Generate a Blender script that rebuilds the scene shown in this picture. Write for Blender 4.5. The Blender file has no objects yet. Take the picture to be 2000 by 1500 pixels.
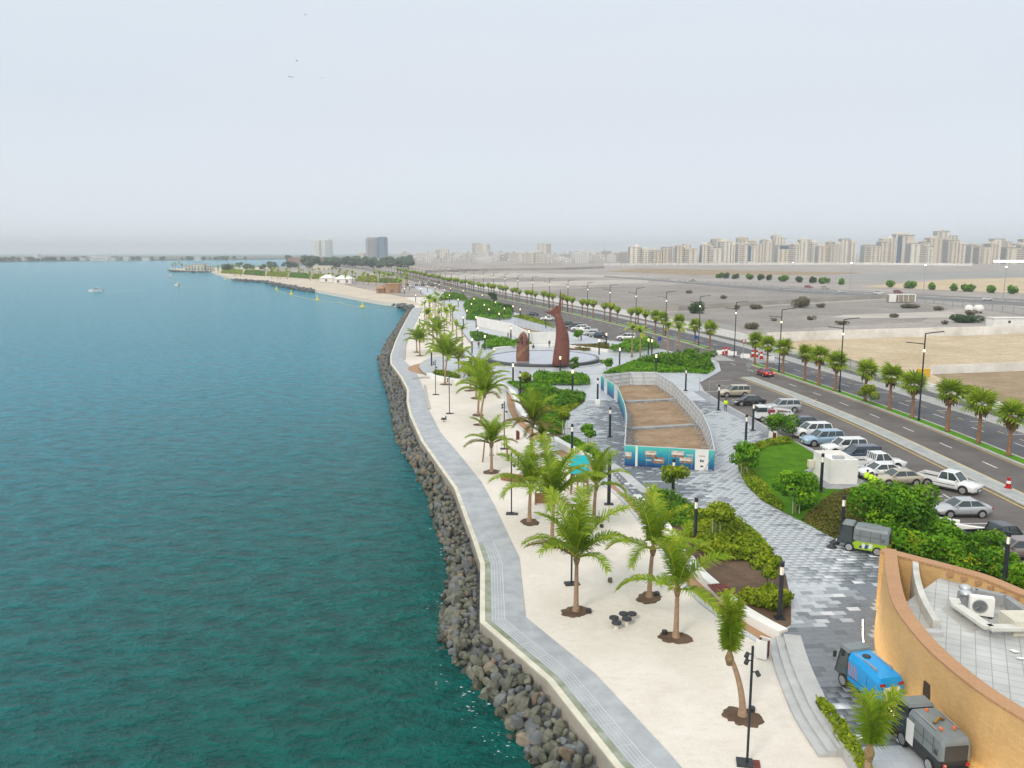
import bpy, math, random
import numpy as np
from mathutils import Vector, Matrix
from mathutils.geometry import tessellate_polygon

sc = bpy.context.scene
C = sc.collection
# ------------------------------------------------------------------ camera
F_PX, CAM_H, HORIZON = 1600.0, 22.0, 491.0
PITCH = math.atan((750 - HORIZON) / F_PX)
cam = bpy.data.cameras.new('camera'); cam.sensor_width = 36.0
cam.lens = 36.0 * F_PX / 2000.0; cam.clip_end = 20000.0; cam.clip_start = 0.5
camo = bpy.data.objects.new('camera', cam); C.objects.link(camo)
camo.location = (0, 0, CAM_H); camo.rotation_euler = (math.radians(90) - PITCH, 0, 0)
sc.camera = camo
# ------------------------------------------------------------------ sky, sun, exposure
SUN_EL, SUN_AZ = math.radians(38), math.radians(215)      # azimuth from +Y clockwise
world = bpy.data.worlds.new('World'); sc.world = world; world.use_nodes = True
wn, wl = world.node_tree.nodes, world.node_tree.links
wn.clear()
w_out = wn.new('ShaderNodeOutputWorld'); w_bg = wn.new('ShaderNodeBackground')
w_sky = wn.new('ShaderNodeTexSky'); w_sky.sky_type = 'NISHITA'; w_sky.sun_disc = False
w_sky.sun_elevation = SUN_EL; w_sky.sun_rotation = SUN_AZ; w_sky.dust_density = 3.0
w_tc = wn.new('ShaderNodeTexCoord'); w_sep = wn.new('ShaderNodeSeparateXYZ')
w_ramp = wn.new('ShaderNodeValToRGB')
cr = w_ramp.color_ramp
cr.elements[0].position = 0.0; cr.elements[0].color = (0.75, 0.775, 0.81, 1)
cr.elements[1].position = 1.0; cr.elements[1].color = (1.2, 1.2, 1.18, 1)
for p_, c_ in ((0.05, (0.72, 0.735, 0.775, 1)), (0.16, (0.665, 0.685, 0.73, 1)), (0.32, (0.68, 0.715, 0.75, 1)), (0.5, (0.84, 0.87, 0.89, 1))):
    e_ = cr.elements.new(p_); e_.color = c_
w_noise = wn.new('ShaderNodeTexNoise'); w_noise.inputs['Scale'].default_value = 1.3; w_noise.inputs['Detail'].default_value = 3
w_map = wn.new('ShaderNodeMapping'); w_map.inputs['Scale'].default_value = (1, 1, 3.0)
w_tint = wn.new('ShaderNodeMix'); w_tint.data_type = 'RGBA'
w_tint.inputs[6].default_value = (9.0, 10.25, 10.5, 1); w_tint.inputs[7].default_value = (10.3, 10.1, 10.5, 1)
w_mul = wn.new('ShaderNodeMix'); w_mul.data_type = 'RGBA'; w_mul.blend_type = 'MULTIPLY'; w_mul.inputs[0].default_value = 1
w_mix = wn.new('ShaderNodeMix'); w_mix.data_type = 'RGBA'; w_mix.inputs[0].default_value = 0.93
wl.new(w_tc.outputs['Generated'], w_sep.inputs[0]); wl.new(w_sep.outputs['Z'], w_ramp.inputs[0])
wl.new(w_tc.outputs['Generated'], w_map.inputs[0]); wl.new(w_map.outputs[0], w_noise.inputs['Vector'])
wl.new(w_noise.outputs['Fac'], w_tint.inputs[0])
wl.new(w_ramp.outputs[0], w_mul.inputs[6]); wl.new(w_tint.outputs[2], w_mul.inputs[7])
wl.new(w_sky.outputs[0], w_mix.inputs[6]); wl.new(w_mul.outputs[2], w_mix.inputs[7])
wl.new(w_mix.outputs[2], w_bg.inputs['Color']); w_bg.inputs['Strength'].default_value = 0.1
wl.new(w_bg.outputs[0], w_out.inputs['Surface'])
sun = bpy.data.lights.new('sun', 'SUN'); sun.energy = 1.5; sun.angle = math.radians(14); sun.color = (1.0, 0.91, 0.79)
suno = bpy.data.objects.new('sun', sun); C.objects.link(suno)
sd = Vector((math.sin(SUN_AZ) * math.cos(SUN_EL), math.cos(SUN_AZ) * math.cos(SUN_EL), math.sin(SUN_EL)))
suno.rotation_euler = (-sd).to_track_quat('-Z', 'Y').to_euler(); suno.location = sd * 300
vs = sc.view_settings
vs.view_transform = 'Standard'; vs.look = 'None'; vs.gamma = 1.0; vs.exposure = 0.25; vs.use_curve_mapping = False
sc.render.engine = 'CYCLES'
cy = sc.cycles
cy.max_bounces = 5; cy.diffuse_bounces = 2; cy.glossy_bounces = 2; cy.transmission_bounces = 3; cy.volume_bounces = 0
cy.transparent_max_bounces = 6; cy.use_denoising = True; cy.sample_clamp_indirect = 3.0

# ------------------------------------------------------------------ helpers
rnd = random.Random(7)
Z_SAND, Z_ROAD, Z_PAVE = 0.0, 0.32, 0.45

def G(px, py, z=0.0):
    """where the line of sight of a photograph pixel meets the level z: a place on the ground"""
    u = (px - 1000) / F_PX; v = (750 - py) / F_PX
    dy = math.cos(PITCH) + v * math.sin(PITCH); dz = -math.sin(PITCH) + v * math.cos(PITCH)
    t = (z - CAM_H) / dz
    return Vector((u * t, dy * t, z))
def GL(pts, z=0.0): return [G(x, y, z) for x, y in pts]
def height_at(px, py_base, py_top, z):
    b = G(px, py_base, z); v = (750 - py_top) / F_PX
    dy = math.cos(PITCH) + v * math.sin(PITCH); dz = -math.sin(PITCH) + v * math.cos(PITCH)
    return CAM_H + dz * b.y / dy - z

def smooth(pts, n=6, closed=False):
    P = [Vector(p) for p in pts]; out = []
    m = len(P)
    rng = range(m if closed else m - 1)
    for i in rng:
        if closed: p0, p1, p2, p3 = P[(i - 1) % m], P[i], P[(i + 1) % m], P[(i + 2) % m]
        else: p0, p1, p2, p3 = P[max(i - 1, 0)], P[i], P[i + 1], P[min(i + 2, m - 1)]
        for k in range(n):
            t = k / n
            out.append(0.5 * ((2 * p1) + (p2 - p0) * t + (2 * p0 - 5 * p1 + 4 * p2 - p3) * t * t + (3 * p1 - p0 - 3 * p2 + p3) * t ** 3))
    if not closed: out.append(P[-1].copy())
    return out
def offset(line, d):
    out = []
    for i, p in enumerate(line):
        a = line[max(i - 1, 0)]; b = line[min(i + 1, len(line) - 1)]
        t = (b - a); t.z = 0
        if t.length < 1e-6: t = Vector((0, 1, 0))
        t.normalize(); out.append(Vector((p.x + t.y * d, p.y - t.x * d, p.z)))
    return out
def walk(line, step, start=0.0):
    """points every `step` metres along a line, with the direction there"""
    out = []; need = start
    for a, b in zip(line[:-1], line[1:]):
        L = (b - a).length
        while need <= L and L > 0:
            out.append((a.lerp(b, need / L), (b - a).normalized())); need += step
        need -= L
    return out
def inside(x, y, poly):
    c = False; j = len(poly) - 1
    for i in range(len(poly)):
        xi, yi = poly[i][0], poly[i][1]; xj, yj = poly[j][0], poly[j][1]
        if (yi > y) != (yj > y) and x < (xj - xi) * (y - yi) / (yj - yi + 1e-12) + xi: c = not c
        j = i
    return c
def inside_np(X, Y, poly):
    c = np.zeros(X.shape, bool); j = len(poly) - 1
    for i in range(len(poly)):
        xi, yi = poly[i][0], poly[i][1]; xj, yj = poly[j][0], poly[j][1]
        c ^= ((yi > Y) != (yj > Y)) & (X < (xj - xi) * (Y - yi) / (yj - yi + 1e-12) + xi); j = i
    return c
def dist_poly(x, y, line):
    best = 1e9
    for a, b in zip(line[:-1], line[1:]):
        dx, dy = b[0] - a[0], b[1] - a[1]; L = dx * dx + dy * dy + 1e-9
        t = max(0, min(1, ((x - a[0]) * dx + (y - a[1]) * dy) / L))
        best = min(best, math.hypot(x - a[0] - t * dx, y - a[1] - t * dy))
    return best

class MB:
    def __init__(s): s.v = []; s.f = []
    def add(s, vs_, fs_):
        o = len(s.v); s.v += [tuple(v) for v in vs_]; s.f += [tuple(i + o for i in f) for f in fs_]; return s
    def box(s, x0, y0, z0, x1, y1, z1):
        return s.add([(x0, y0, z0), (x1, y0, z0), (x1, y1, z0), (x0, y1, z0), (x0, y0, z1), (x1, y0, z1), (x1, y1, z1), (x0, y1, z1)],
                     [(3, 2, 1, 0), (4, 5, 6, 7), (0, 1, 5, 4), (1, 2, 6, 5), (2, 3, 7, 6), (3, 0, 4, 7)])
    def cbox(s, c, d): return s.box(c[0] - d[0] / 2, c[1] - d[1] / 2, c[2] - d[2] / 2, c[0] + d[0] / 2, c[1] + d[1] / 2, c[2] + d[2] / 2)
    def obox(s, a, b, w, h, up=(0, 0, 1)):
        a, b = Vector(a), Vector(b); t = (b - a).normalized(); u = Vector(up)
        if abs(t.dot(u)) > 0.98: u = Vector((1, 0, 0))
        r = t.cross(u).normalized(); u = r.cross(t)
        V = []
        for p in (a, b):
            for i, j in ((-1, -1), (1, -1), (1, 1), (-1, 1)): V.append(p + r * (w / 2 * i) + u * (h / 2 * j))
        return s.add(V, [(3, 2, 1, 0), (4, 5, 6, 7), (0, 1, 5, 4), (1, 2, 6, 5), (2, 3, 7, 6), (3, 0, 4, 7)])
    def loft(s, rings, closed=True, caps=True):
        n = len(rings[0]); V = [p for r in rings for p in r]; Fs = []
        for i in range(len(rings) - 1):
            for j in range(n if closed else n - 1):
                k = (j + 1) % n; Fs.append((i * n + j, i * n + k, (i + 1) * n + k, (i + 1) * n + j))
        if caps and closed:
            Fs.append(tuple(range(n - 1, -1, -1))); Fs.append(tuple((len(rings) - 1) * n + j for j in range(n)))
        return s.add(V, Fs)
    def tube(s, pts, rads, n=8, caps=True):
        P = [Vector(p) for p in pts]; rings = []
        if not hasattr(rads, '__len__'): rads = [rads] * len(P)
        for i, p in enumerate(P):
            t = (P[min(i + 1, len(P) - 1)] - P[max(i - 1, 0)]).normalized()
            a = Vector((1, 0, 0)) if abs(t.x) < 0.8 else Vector((0, 1, 0))
            u = t.cross(a).normalized(); w = t.cross(u)
            rings.append([p + (u * math.cos(q) + w * math.sin(q)) * rads[i] for q in [2 * math.pi * k / n for k in range(n)]])
        return s.loft(rings, True, caps)
    def cyl(s, p0, p1, r0, r1=None, n=10): return s.tube([p0, p1], [r0, r0 if r1 is None else r1], n)
    def lathe(s, prof, n=16, c=(0, 0, 0)):
        return s.loft([[(c[0] + r * math.cos(2 * math.pi * k / n), c[1] + r * math.sin(2 * math.pi * k / n), c[2] + z) for k in range(n)] for r, z in prof])
    def prism(s, poly, z0, z1, bottom=False):
        P = [(p[0], p[1]) for p in poly]; n = len(P)
        tris = tessellate_polygon([[Vector((x, y, 0)) for x, y in P]])
        fs_ = []
        for a, b, c in tris:
            A, B, Cc = P[a], P[b], P[c]
            if (B[0] - A[0]) * (Cc[1] - A[1]) - (B[1] - A[1]) * (Cc[0] - A[0]) < 0: a, c = c, a
            fs_.append((n + a, n + b, n + c))
            if bottom: fs_.append((c, b, a))
        area = sum(P[i][0] * P[(i + 1) % n][1] - P[(i + 1) % n][0] * P[i][1] for i in range(n))
        for i in range(n):
            j = (i + 1) % n
            fs_.append((i, j, n + j, n + i) if area > 0 else (j, i, n + i, n + j))
        return s.add([(x, y, z0) for x, y in P] + [(x, y, z1) for x, y in P], fs_)
    def sheet(s, poly, z):
        P = [(p[0], p[1]) for p in poly]; fs_ = []
        for a, b, c in tessellate_polygon([[Vector((x, y, 0)) for x, y in P]]):
            A, B, Cc = P[a], P[b], P[c]
            if (B[0] - A[0]) * (Cc[1] - A[1]) - (B[1] - A[1]) * (Cc[0] - A[0]) < 0: a, c = c, a
            fs_.append((a, b, c))
        return s.add([(x, y, z) for x, y in P], fs_)
    def ribbon(s, L, R, z0, z1):
        """a raised strip between two lines of equal length"""
        n = len(L); V = []
        for a, b in zip(L, R): V += [(a[0], a[1], z0), (a[0], a[1], z1), (b[0], b[1], z1), (b[0], b[1], z0)]
        Fs = []
        for i in range(n - 1):
            o = 4 * i; q = o + 4
            Fs += [(o, o + 1, q + 1, q), (o + 1, o + 2, q + 2, q + 1), (o + 2, o + 3, q + 3, q + 2)]
        Fs += [(3, 2, 1, 0), (4 * n - 4, 4 * n - 3, 4 * n - 2, 4 * n - 1)]
        return s.add(V, Fs)
    def strip(s, L, R, z):
        n = len(L); V = [(p[0], p[1], z) for p in L] + [(p[0], p[1], z) for p in R]
        return s.add(V, [(i, n + i, n + i + 1, i + 1) for i in range(n - 1)])
    def mesh(s, name, m, sm=False):
        me = bpy.data.meshes.new(name); me.from_pydata(s.v, [], s.f); me.update()
        if m: me.materials.append(m)
        if sm: me.polygons.foreach_set('use_smooth', [True] * len(me.polygons))
        return me
    def build(s, name, m, parent=None, sm=False, loc=None):
        return obj(name, s.mesh(name, m, sm), parent, loc)

def obj(name, me, parent=None, loc=None, rot=None, scale=None):
    o = bpy.data.objects.new(name, me); C.objects.link(o)
    if parent is not None: o.parent = parent
    if loc is not None: o.location = loc
    if rot is not None: o.rotation_euler = rot
    if scale is not None: o.scale = (scale,) * 3 if not hasattr(scale, '__len__') else scale
    return o
def tag(o, label=None, cat=None, group=None, kind=None):
    if label: o['label'] = label
    if cat: o['category'] = cat
    if group: o['group'] = group
    if kind: o['kind'] = kind
    return o
def thing(name, label, cat, loc=(0, 0, 0), rz=0.0, group=None, scale=None):
    o = obj(name, None, None, loc, (0, 0, rz), scale); o.empty_display_size = 0.3
    return tag(o, label, cat, group)
KIDS = {}
def copy_tree(src, loc=None, rz=None, label=None, group=None, scale=None, parent=None):
    if src not in KIDS:
        KIDS[src] = [c for c in src.children]
    c = src.copy(); C.objects.link(c); c.parent = parent
    if loc is not None: c.location = loc
    if rz is not None: c.rotation_euler = (0, 0, rz)
    if scale is not None: c.scale = (scale,) * 3
    if label: c['label'] = label
    if group: c['group'] = group
    for ch in KIDS[src]: copy_tree(ch, parent=c)
    return c
def struct(o): o['kind'] = 'structure'; return o

def np_mesh(name, V, quads, m, attr=None, tris=False, sm=False):
    V = np.asarray(V, np.float32); Q = np.asarray(quads, np.int32); k = 3 if tris else 4
    me = bpy.data.meshes.new(name)
    me.vertices.add(len(V)); me.vertices.foreach_set('co', V.ravel())
    me.loops.add(Q.size); me.loops.foreach_set('vertex_index', Q.ravel())
    me.polygons.add(len(Q)); me.polygons.foreach_set('loop_start', np.arange(0, Q.size, k, dtype=np.int32))
    if sm: me.polygons.foreach_set('use_smooth', np.ones(len(Q), bool))
    me.update(calc_edges=True)
    if attr is not None:
        a = me.attributes.new('rnd', 'FLOAT', 'FACE'); a.data.foreach_set('value', np.asarray(attr, np.float32))
    me.materials.append(m); return me

# ------------------------------------------------------------------ materials
MATS = {}
def mat(name, rgb, rough=0.75, var=0.12, scale=1.5, bump=0.0, bscale=None, metal=0.0, spec=None, emit=None, estr=0.0, rgb2=None, detail=4, coat=0.0):
    m = bpy.data.materials.new(name); m.use_nodes = True; MATS[name] = m
    n, l = m.node_tree.nodes, m.node_tree.links; b = n['Principled BSDF']
    b.inputs['Roughness'].default_value = rough; b.inputs['Metallic'].default_value = metal
    if spec is not None: b.inputs['Specular IOR Level'].default_value = spec
    if coat: b.inputs['Coat Weight'].default_value = coat; b.inputs['Coat Roughness'].default_value = 0.08
    b.inputs['Base Color'].default_value = (*rgb, 1)
    if emit: b.inputs['Emission Color'].default_value = (*emit, 1); b.inputs['Emission Strength'].default_value = estr
    if var or rgb2 or bump:
        g = n.new('ShaderNodeNewGeometry'); t = n.new('ShaderNodeTexNoise')
        t.inputs['Scale'].default_value = scale; t.inputs['Detail'].default_value = detail; t.inputs['Roughness'].default_value = 0.62
        l.new(g.outputs['Position'], t.inputs['Vector'])
        r = n.new('ShaderNodeMapRange'); r.inputs[1].default_value = 0.32; r.inputs[2].default_value = 0.68
        l.new(t.outputs['Fac'], r.inputs[0])
        x = n.new('ShaderNodeMix'); x.data_type = 'RGBA'
        lo = tuple(c * (1 - var) for c in rgb); hi = tuple(min(1, c * (1 + var)) for c in rgb) if rgb2 is None else rgb2
        x.inputs[6].default_value = (*lo, 1); x.inputs[7].default_value = (*hi, 1)
        l.new(r.outputs[0], x.inputs[0]); l.new(x.outputs[2], b.inputs['Base Color'])
        if bump:
            t2 = n.new('ShaderNodeTexNoise'); t2.inputs['Scale'].default_value = bscale or scale * 6; t2.inputs['Detail'].default_value = 5
            l.new(g.outputs['Position'], t2.inputs['Vector'])
            bp = n.new('ShaderNodeBump'); bp.inputs['Strength'].default_value = bump; bp.inputs['Distance'].default_value = 0.06
            l.new(t2.outputs['Fac'], bp.inputs['Height']); l.new(bp.outputs[0], b.inputs['Normal'])
    return m
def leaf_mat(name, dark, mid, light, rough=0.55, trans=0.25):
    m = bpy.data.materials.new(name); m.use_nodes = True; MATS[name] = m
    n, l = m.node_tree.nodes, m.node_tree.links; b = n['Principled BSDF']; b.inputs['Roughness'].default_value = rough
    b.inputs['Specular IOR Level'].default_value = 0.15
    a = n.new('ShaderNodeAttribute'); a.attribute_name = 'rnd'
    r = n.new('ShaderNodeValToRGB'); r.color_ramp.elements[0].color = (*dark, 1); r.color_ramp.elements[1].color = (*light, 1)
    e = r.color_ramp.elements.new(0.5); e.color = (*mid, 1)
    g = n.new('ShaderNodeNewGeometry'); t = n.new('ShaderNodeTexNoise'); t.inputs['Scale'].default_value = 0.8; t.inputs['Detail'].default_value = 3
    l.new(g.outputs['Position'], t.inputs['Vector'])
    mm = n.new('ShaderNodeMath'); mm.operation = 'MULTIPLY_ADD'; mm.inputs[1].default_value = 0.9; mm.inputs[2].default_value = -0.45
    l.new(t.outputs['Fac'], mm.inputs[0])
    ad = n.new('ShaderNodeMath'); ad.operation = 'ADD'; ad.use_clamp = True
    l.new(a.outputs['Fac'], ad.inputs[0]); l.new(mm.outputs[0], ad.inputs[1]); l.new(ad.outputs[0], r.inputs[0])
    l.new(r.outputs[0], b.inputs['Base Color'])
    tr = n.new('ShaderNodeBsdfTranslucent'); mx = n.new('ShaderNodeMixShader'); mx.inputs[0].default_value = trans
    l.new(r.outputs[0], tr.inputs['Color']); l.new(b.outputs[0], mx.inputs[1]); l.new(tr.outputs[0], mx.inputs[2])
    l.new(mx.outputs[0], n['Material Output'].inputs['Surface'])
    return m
def brick_mat(name, c1, c2, mortar, bw, bh, msize=0.02, rough=0.75, axes='xy', bump=0.3, off=0.5, big=0.15, rot=0.0):
    m = bpy.data.materials.new(name); m.use_nodes = True; MATS[name] = m
    n, l = m.node_tree.nodes, m.node_tree.links; b = n['Principled BSDF']; b.inputs['Roughness'].default_value = rough
    g = n.new('ShaderNodeNewGeometry'); mp = n.new('ShaderNodeMapping'); mp.inputs['Rotation'].default_value = (0, 0, rot)
    br = n.new('ShaderNodeTexBrick'); br.offset = off
    br.inputs['Scale'].default_value = 1; br.inputs['Brick Width'].default_value = bw; br.inputs['Row Height'].default_value = bh
    br.inputs['Mortar Size'].default_value = msize; br.inputs['Color1'].default_value = (*c1, 1); br.inputs['Color2'].default_value = (*c2, 1)
    br.inputs['Mortar'].default_value = (*mortar, 1); br.inputs['Bias'].default_value = 0.0
    if axes == 'xy': l.new(g.outputs['Position'], mp.inputs[0])
    else:
        sp = n.new('ShaderNodeSeparateXYZ'); cb = n.new('ShaderNodeCombineXYZ'); ad = n.new('ShaderNodeMath'); ad.operation = 'SUBTRACT'
        l.new(g.outputs['Position'], sp.inputs[0]); l.new(sp.outputs['X'], ad.inputs[0]); l.new(sp.outputs['Y'], ad.inputs[1])
        l.new(ad.outputs[0], cb.inputs[0]); l.new(sp.outputs['Z'], cb.inputs[1]); l.new(cb.outputs[0], mp.inputs[0])
    l.new(mp.outputs[0], br.inputs['Vector'])
    t = n.new('ShaderNodeTexNoise'); t.inputs['Scale'].default_value = 0.35; t.inputs['Detail'].default_value = 6
    l.new(g.outputs['Position'], t.inputs['Vector'])
    r = n.new('ShaderNodeMapRange'); r.inputs[1].default_value = 0.3; r.inputs[2].default_value = 0.7; r.inputs[3].default_value = 1 - big; r.inputs[4].default_value = 1 + big
    l.new(t.outputs['Fac'], r.inputs[0])
    x = n.new('ShaderNodeMix'); x.data_type = 'RGBA'; x.blend_type = 'MULTIPLY'; x.inputs[0].default_value = 1
    l.new(br.outputs['Color'], x.inputs[6]); l.new(r.outputs[0], x.inputs[7]); l.new(x.outputs[2], b.inputs['Base Color'])
    if bump:
        bp = n.new('ShaderNodeBump'); bp.inputs['Strength'].default_value = bump; bp.inputs['Distance'].default_value = 0.02; bp.invert = True
        l.new(br.outputs['Fac'], bp.inputs['Height']); l.new(bp.outputs[0], b.inputs['Normal'])
    return m

def land_mat(name, c0, c1, c2, scale=0.03, stretch=5.0, rot=0.0, speck=0.2):
    """bare ground: broad patches, wheel-drawn streaks and fine stones"""
    m = bpy.data.materials.new(name); m.use_nodes = True; n, l = m.node_tree.nodes, m.node_tree.links; b = n['Principled BSDF']; b.inputs['Roughness'].default_value = 0.95; b.inputs['Specular IOR Level'].default_value = 0.1
    g = n.new('ShaderNodeNewGeometry')
    def nz(sc_, sx, sy, det, r=0.0):
        mp = n.new('ShaderNodeMapping'); mp.inputs['Scale'].default_value = (sx, sy, 1); mp.inputs['Rotation'].default_value = (0, 0, r); t = n.new('ShaderNodeTexNoise'); t.inputs['Scale'].default_value = sc_; t.inputs['Detail'].default_value = det; t.inputs['Roughness'].default_value = 0.68
        t.inputs['Distortion'].default_value = 0.6; l.new(g.outputs['Position'], mp.inputs[0]); l.new(mp.outputs[0], t.inputs['Vector']); return t
    A, B, D = nz(scale, 1, 1, 10), nz(scale * 3.5, 1, stretch, 8, rot), nz(scale * 28, 1, 1, 4)
    def rng(t, lo, hi, o0, o1): r = n.new('ShaderNodeMapRange'); r.inputs[1].default_value = lo; r.inputs[2].default_value = hi; r.inputs[3].default_value = o0; r.inputs[4].default_value = o1; l.new(t.outputs['Fac'], r.inputs[0]); return r
    x = n.new('ShaderNodeMix'); x.data_type = 'RGBA'; x.inputs[6].default_value = (*c0, 1); x.inputs[7].default_value = (*c1, 1); l.new(rng(A, .36, .64, 0, 1).outputs[0], x.inputs[0])
    y = n.new('ShaderNodeMix'); y.data_type = 'RGBA'; y.inputs[7].default_value = (*c2, 1); l.new(x.outputs[2], y.inputs[6]); l.new(rng(B, .5, .72, 0, .8).outputs[0], y.inputs[0])
    z = n.new('ShaderNodeMix'); z.data_type = 'RGBA'; z.blend_type = 'MULTIPLY'; z.inputs[0].default_value = 1; l.new(y.outputs[2], z.inputs[6]); l.new(rng(D, .3, .7, 1 - speck, 1 + speck).outputs[0], z.inputs[7])
    l.new(z.outputs[2], b.inputs['Base Color']); return m
sand_m = land_mat('sand', (0.66, 0.60, 0.525), (0.725, 0.67, 0.60), (0.61, 0.54, 0.455), 0.35, 2.5, 0.6, 0.07)
far_sand_m = mat('beach_sand', (0.55, 0.46, 0.36), 0.95, 0.12, 0.06, detail=6)
conc_m = mat('walkway_concrete', (0.335, 0.35, 0.37), 0.65, 0.12, 0.7, 0.1, 4.0, rgb2=(0.45, 0.46, 0.475), detail=11)
cream_m = mat('cream_concrete', (0.62, 0.58, 0.47), 0.85, 0.14, 0.8, 0.1, 5.0, detail=6)
stone_m = mat('pale_step_stone', (0.46, 0.46, 0.45), 0.7, 0.1, 1.2, 0.1, 6.0)
white_m = mat('white_render', (0.78, 0.76, 0.72), 0.8, 0.06, 0.6, 0.05, 4.0)
dirty_white_m = mat('stained_white_wall', (0.62, 0.585, 0.53), 0.9, 0.05, 0.22, rgb2=(0.86, 0.84, 0.80), detail=8)
beige_wall_m = mat('beige_block_wall', (0.38, 0.35, 0.31), 0.9, 0.15, 0.1, detail=6)
tan_m = mat('tan_path', (0.38, 0.22, 0.12), 0.85, 0.1, 0.8, 0.1, 9.0, detail=6)
kerb_m = mat('kerb_concrete', (0.42, 0.41, 0.38), 0.8, 0.12, 1.0)
paleblue_m = mat('pale_kerb_stone', (0.52, 0.54, 0.56), 0.7, 0.08, 1.0)
asphalt_m = mat('asphalt', (0.118, 0.102, 0.094), 0.8, 0.25, 0.25, 0.15, 30.0, detail=8)
asphalt2_m = mat('blue_grey_asphalt', (0.092, 0.089, 0.094), 0.8, 0.25, 0.25, 0.15, 30.0, detail=8)
paint_m = mat('white_road_paint', (0.70, 0.70, 0.68), 0.7, 0.15, 4.0)
yellow_m = mat('yellow_road_paint', (0.62, 0.42, 0.08), 0.7, 0.15, 4.0)
gravel_m = land_mat('grey_gravel_land', (0.29, 0.255, 0.23), (0.41, 0.365, 0.335), (0.225, 0.195, 0.175), 0.02, 4.0, 0.2)
tan_land_m = land_mat('yellow_sandy_land', (0.46, 0.36, 0.235), (0.58, 0.47, 0.325), (0.32, 0.24, 0.15), 0.05, 6.0, -0.1)
brown_land_m = land_mat('brown_sandy_land', (0.27, 0.195, 0.12), (0.37, 0.285, 0.185), (0.18, 0.125, 0.08), 0.06, 5.0, 0.1)
soil_m = mat('brown_soil', (0.115, 0.07, 0.042), 0.95, 0.3, 0.9, 0.6, 5.0, detail=8)
site_soil_m = mat('site_soil', (0.25, 0.165, 0.10), 0.95, 0.25, 0.5, 0.6, 4.0, detail=9)
lawn_m = mat('lawn_grass', (0.055, 0.15, 0.003), 0.9, 0.2, 0.8, 0.5, 20.0, rgb2=(0.09, 0.21, 0.006), detail=9, spec=0.08)
grass_m = mat('median_grass', (0.09, 0.24, 0.012), 0.9, 0.3, 2.0, 0.5, 20.0, detail=9, spec=0.08)
rock_m = mat('grey_green_rock', (0.078, 0.086, 0.062), 0.85, 0.35, 0.9, 0.8, 6.0, rgb2=(0.205, 0.20, 0.15), detail=10)
rock_b_m = mat('brown_rock', (0.15, 0.11, 0.075), 0.85, 0.35, 1.1, 0.6, 5.0, rgb2=(0.25, 0.20, 0.145), detail=10)
rock_d_m = mat('dark_blue_grey_rock', (0.085, 0.092, 0.096), 0.85, 0.3, 0.9, 0.6, 5.0, rgb2=(0.185, 0.195, 0.195), detail=10)
rock_w_m = mat('wet_algae_rock', (0.030, 0.036, 0.022), 0.4, 0.4, 0.9, 0.6, 5.0, rgb2=(0.075, 0.075, 0.045), detail=10)
black_m = mat('black_powder_coat', (0.018, 0.022, 0.03), 0.45, 0.0)
dark_m = mat('dark_plastic', (0.03, 0.032, 0.035), 0.55, 0.1, 3.0)
steel_m = mat('galvanised_steel', (0.42, 0.44, 0.45), 0.4, 0.1, 2.0, metal=0.6)
alum_m = mat('brushed_aluminium', (0.62, 0.62, 0.6), 0.3, 0.0, metal=0.9)
rail_m = mat('pale_rail_steel', (0.55, 0.57, 0.57), 0.45, 0.05, 2.0, metal=0.3)
lens_m = mat('lit_lamp_lens', (0.9, 0.85, 0.7), 0.3, 0.0, emit=(1.0, 0.72, 0.36), estr=1.8)
lens_soft_m = mat('faintly_lit_lens', (0.72, 0.70, 0.62), 0.2, 0.0, emit=(1.0, 0.85, 0.6), estr=0.35)
led_m = mat('lit_led_bar', (1, 0.9, 0.7), 0.3, 0.0, emit=(1.0, 0.80, 0.50), estr=7.0)
glass_m = mat('dark_car_glass', (0.035, 0.05, 0.055), 0.06, 0.0, spec=0.8)
tyre_m = mat('tyre_rubber', (0.012, 0.012, 0.012), 0.85, 0.0)
rim_m = mat('alloy_rim', (0.5, 0.5, 0.5), 0.35, 0.0, metal=0.7)
lampw_m = mat('headlight_glass', (0.75, 0.77, 0.78), 0.15, 0.0)
lampr_m = mat('red_tail_light', (0.4, 0.012, 0.015), 0.2, 0.0)
lampr_on_m = mat('lit_red_tail_light', (0.5, 0.02, 0.02), 0.2, 0.0, emit=(1, 0.08, 0.05), estr=2.0)
orange_m = mat('orange_lens', (0.75, 0.16, 0.04), 0.3, 0.0)
wood_m = mat('brown_timber', (0.27, 0.14, 0.06), 0.8, 0.2, 4.0, 0.2, 12.0)
redwood_m = mat('red_brown_timber', (0.16, 0.028, 0.02), 0.7, 0.2, 4.0)
teal_m = mat('teal_fabric', (0.0, 0.36, 0.40), 0.8, 0.08, 2.0)
trunk_m = mat('coconut_trunk', (0.34, 0.225, 0.14), 0.9, 0.2, 5.0, 0.4, 18.0)
trunk2_m = mat('fan_palm_trunk', (0.26, 0.135, 0.075), 0.9, 0.25, 4.0, 0.5, 14.0)
fibre_m = mat('dry_palm_fibre', (0.24, 0.165, 0.075), 0.95, 0.35, 6.0, 0.5, 20.0)
bark_m = mat('thin_tree_bark', (0.2, 0.15, 0.10), 0.9, 0.2, 5.0)
stake_m = mat('pale_green_stake', (0.36, 0.47, 0.30), 0.6, 0.05)
frond_m = leaf_mat('coconut_leaflets', (0.08, 0.175, 0.006), (0.215, 0.33, 0.016), (0.52, 0.53, 0.05), 0.5, 0.3)
frond_dry_m = leaf_mat('yellowing_leaflets', (0.09, 0.105, 0.02), (0.185, 0.17, 0.04), (0.30, 0.23, 0.08), 0.6, 0.3)
fan_m = leaf_mat('fan_palm_leaf', (0.11, 0.19, 0.008), (0.25, 0.36, 0.018), (0.45, 0.52, 0.035), 0.5, 0.3)
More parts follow.
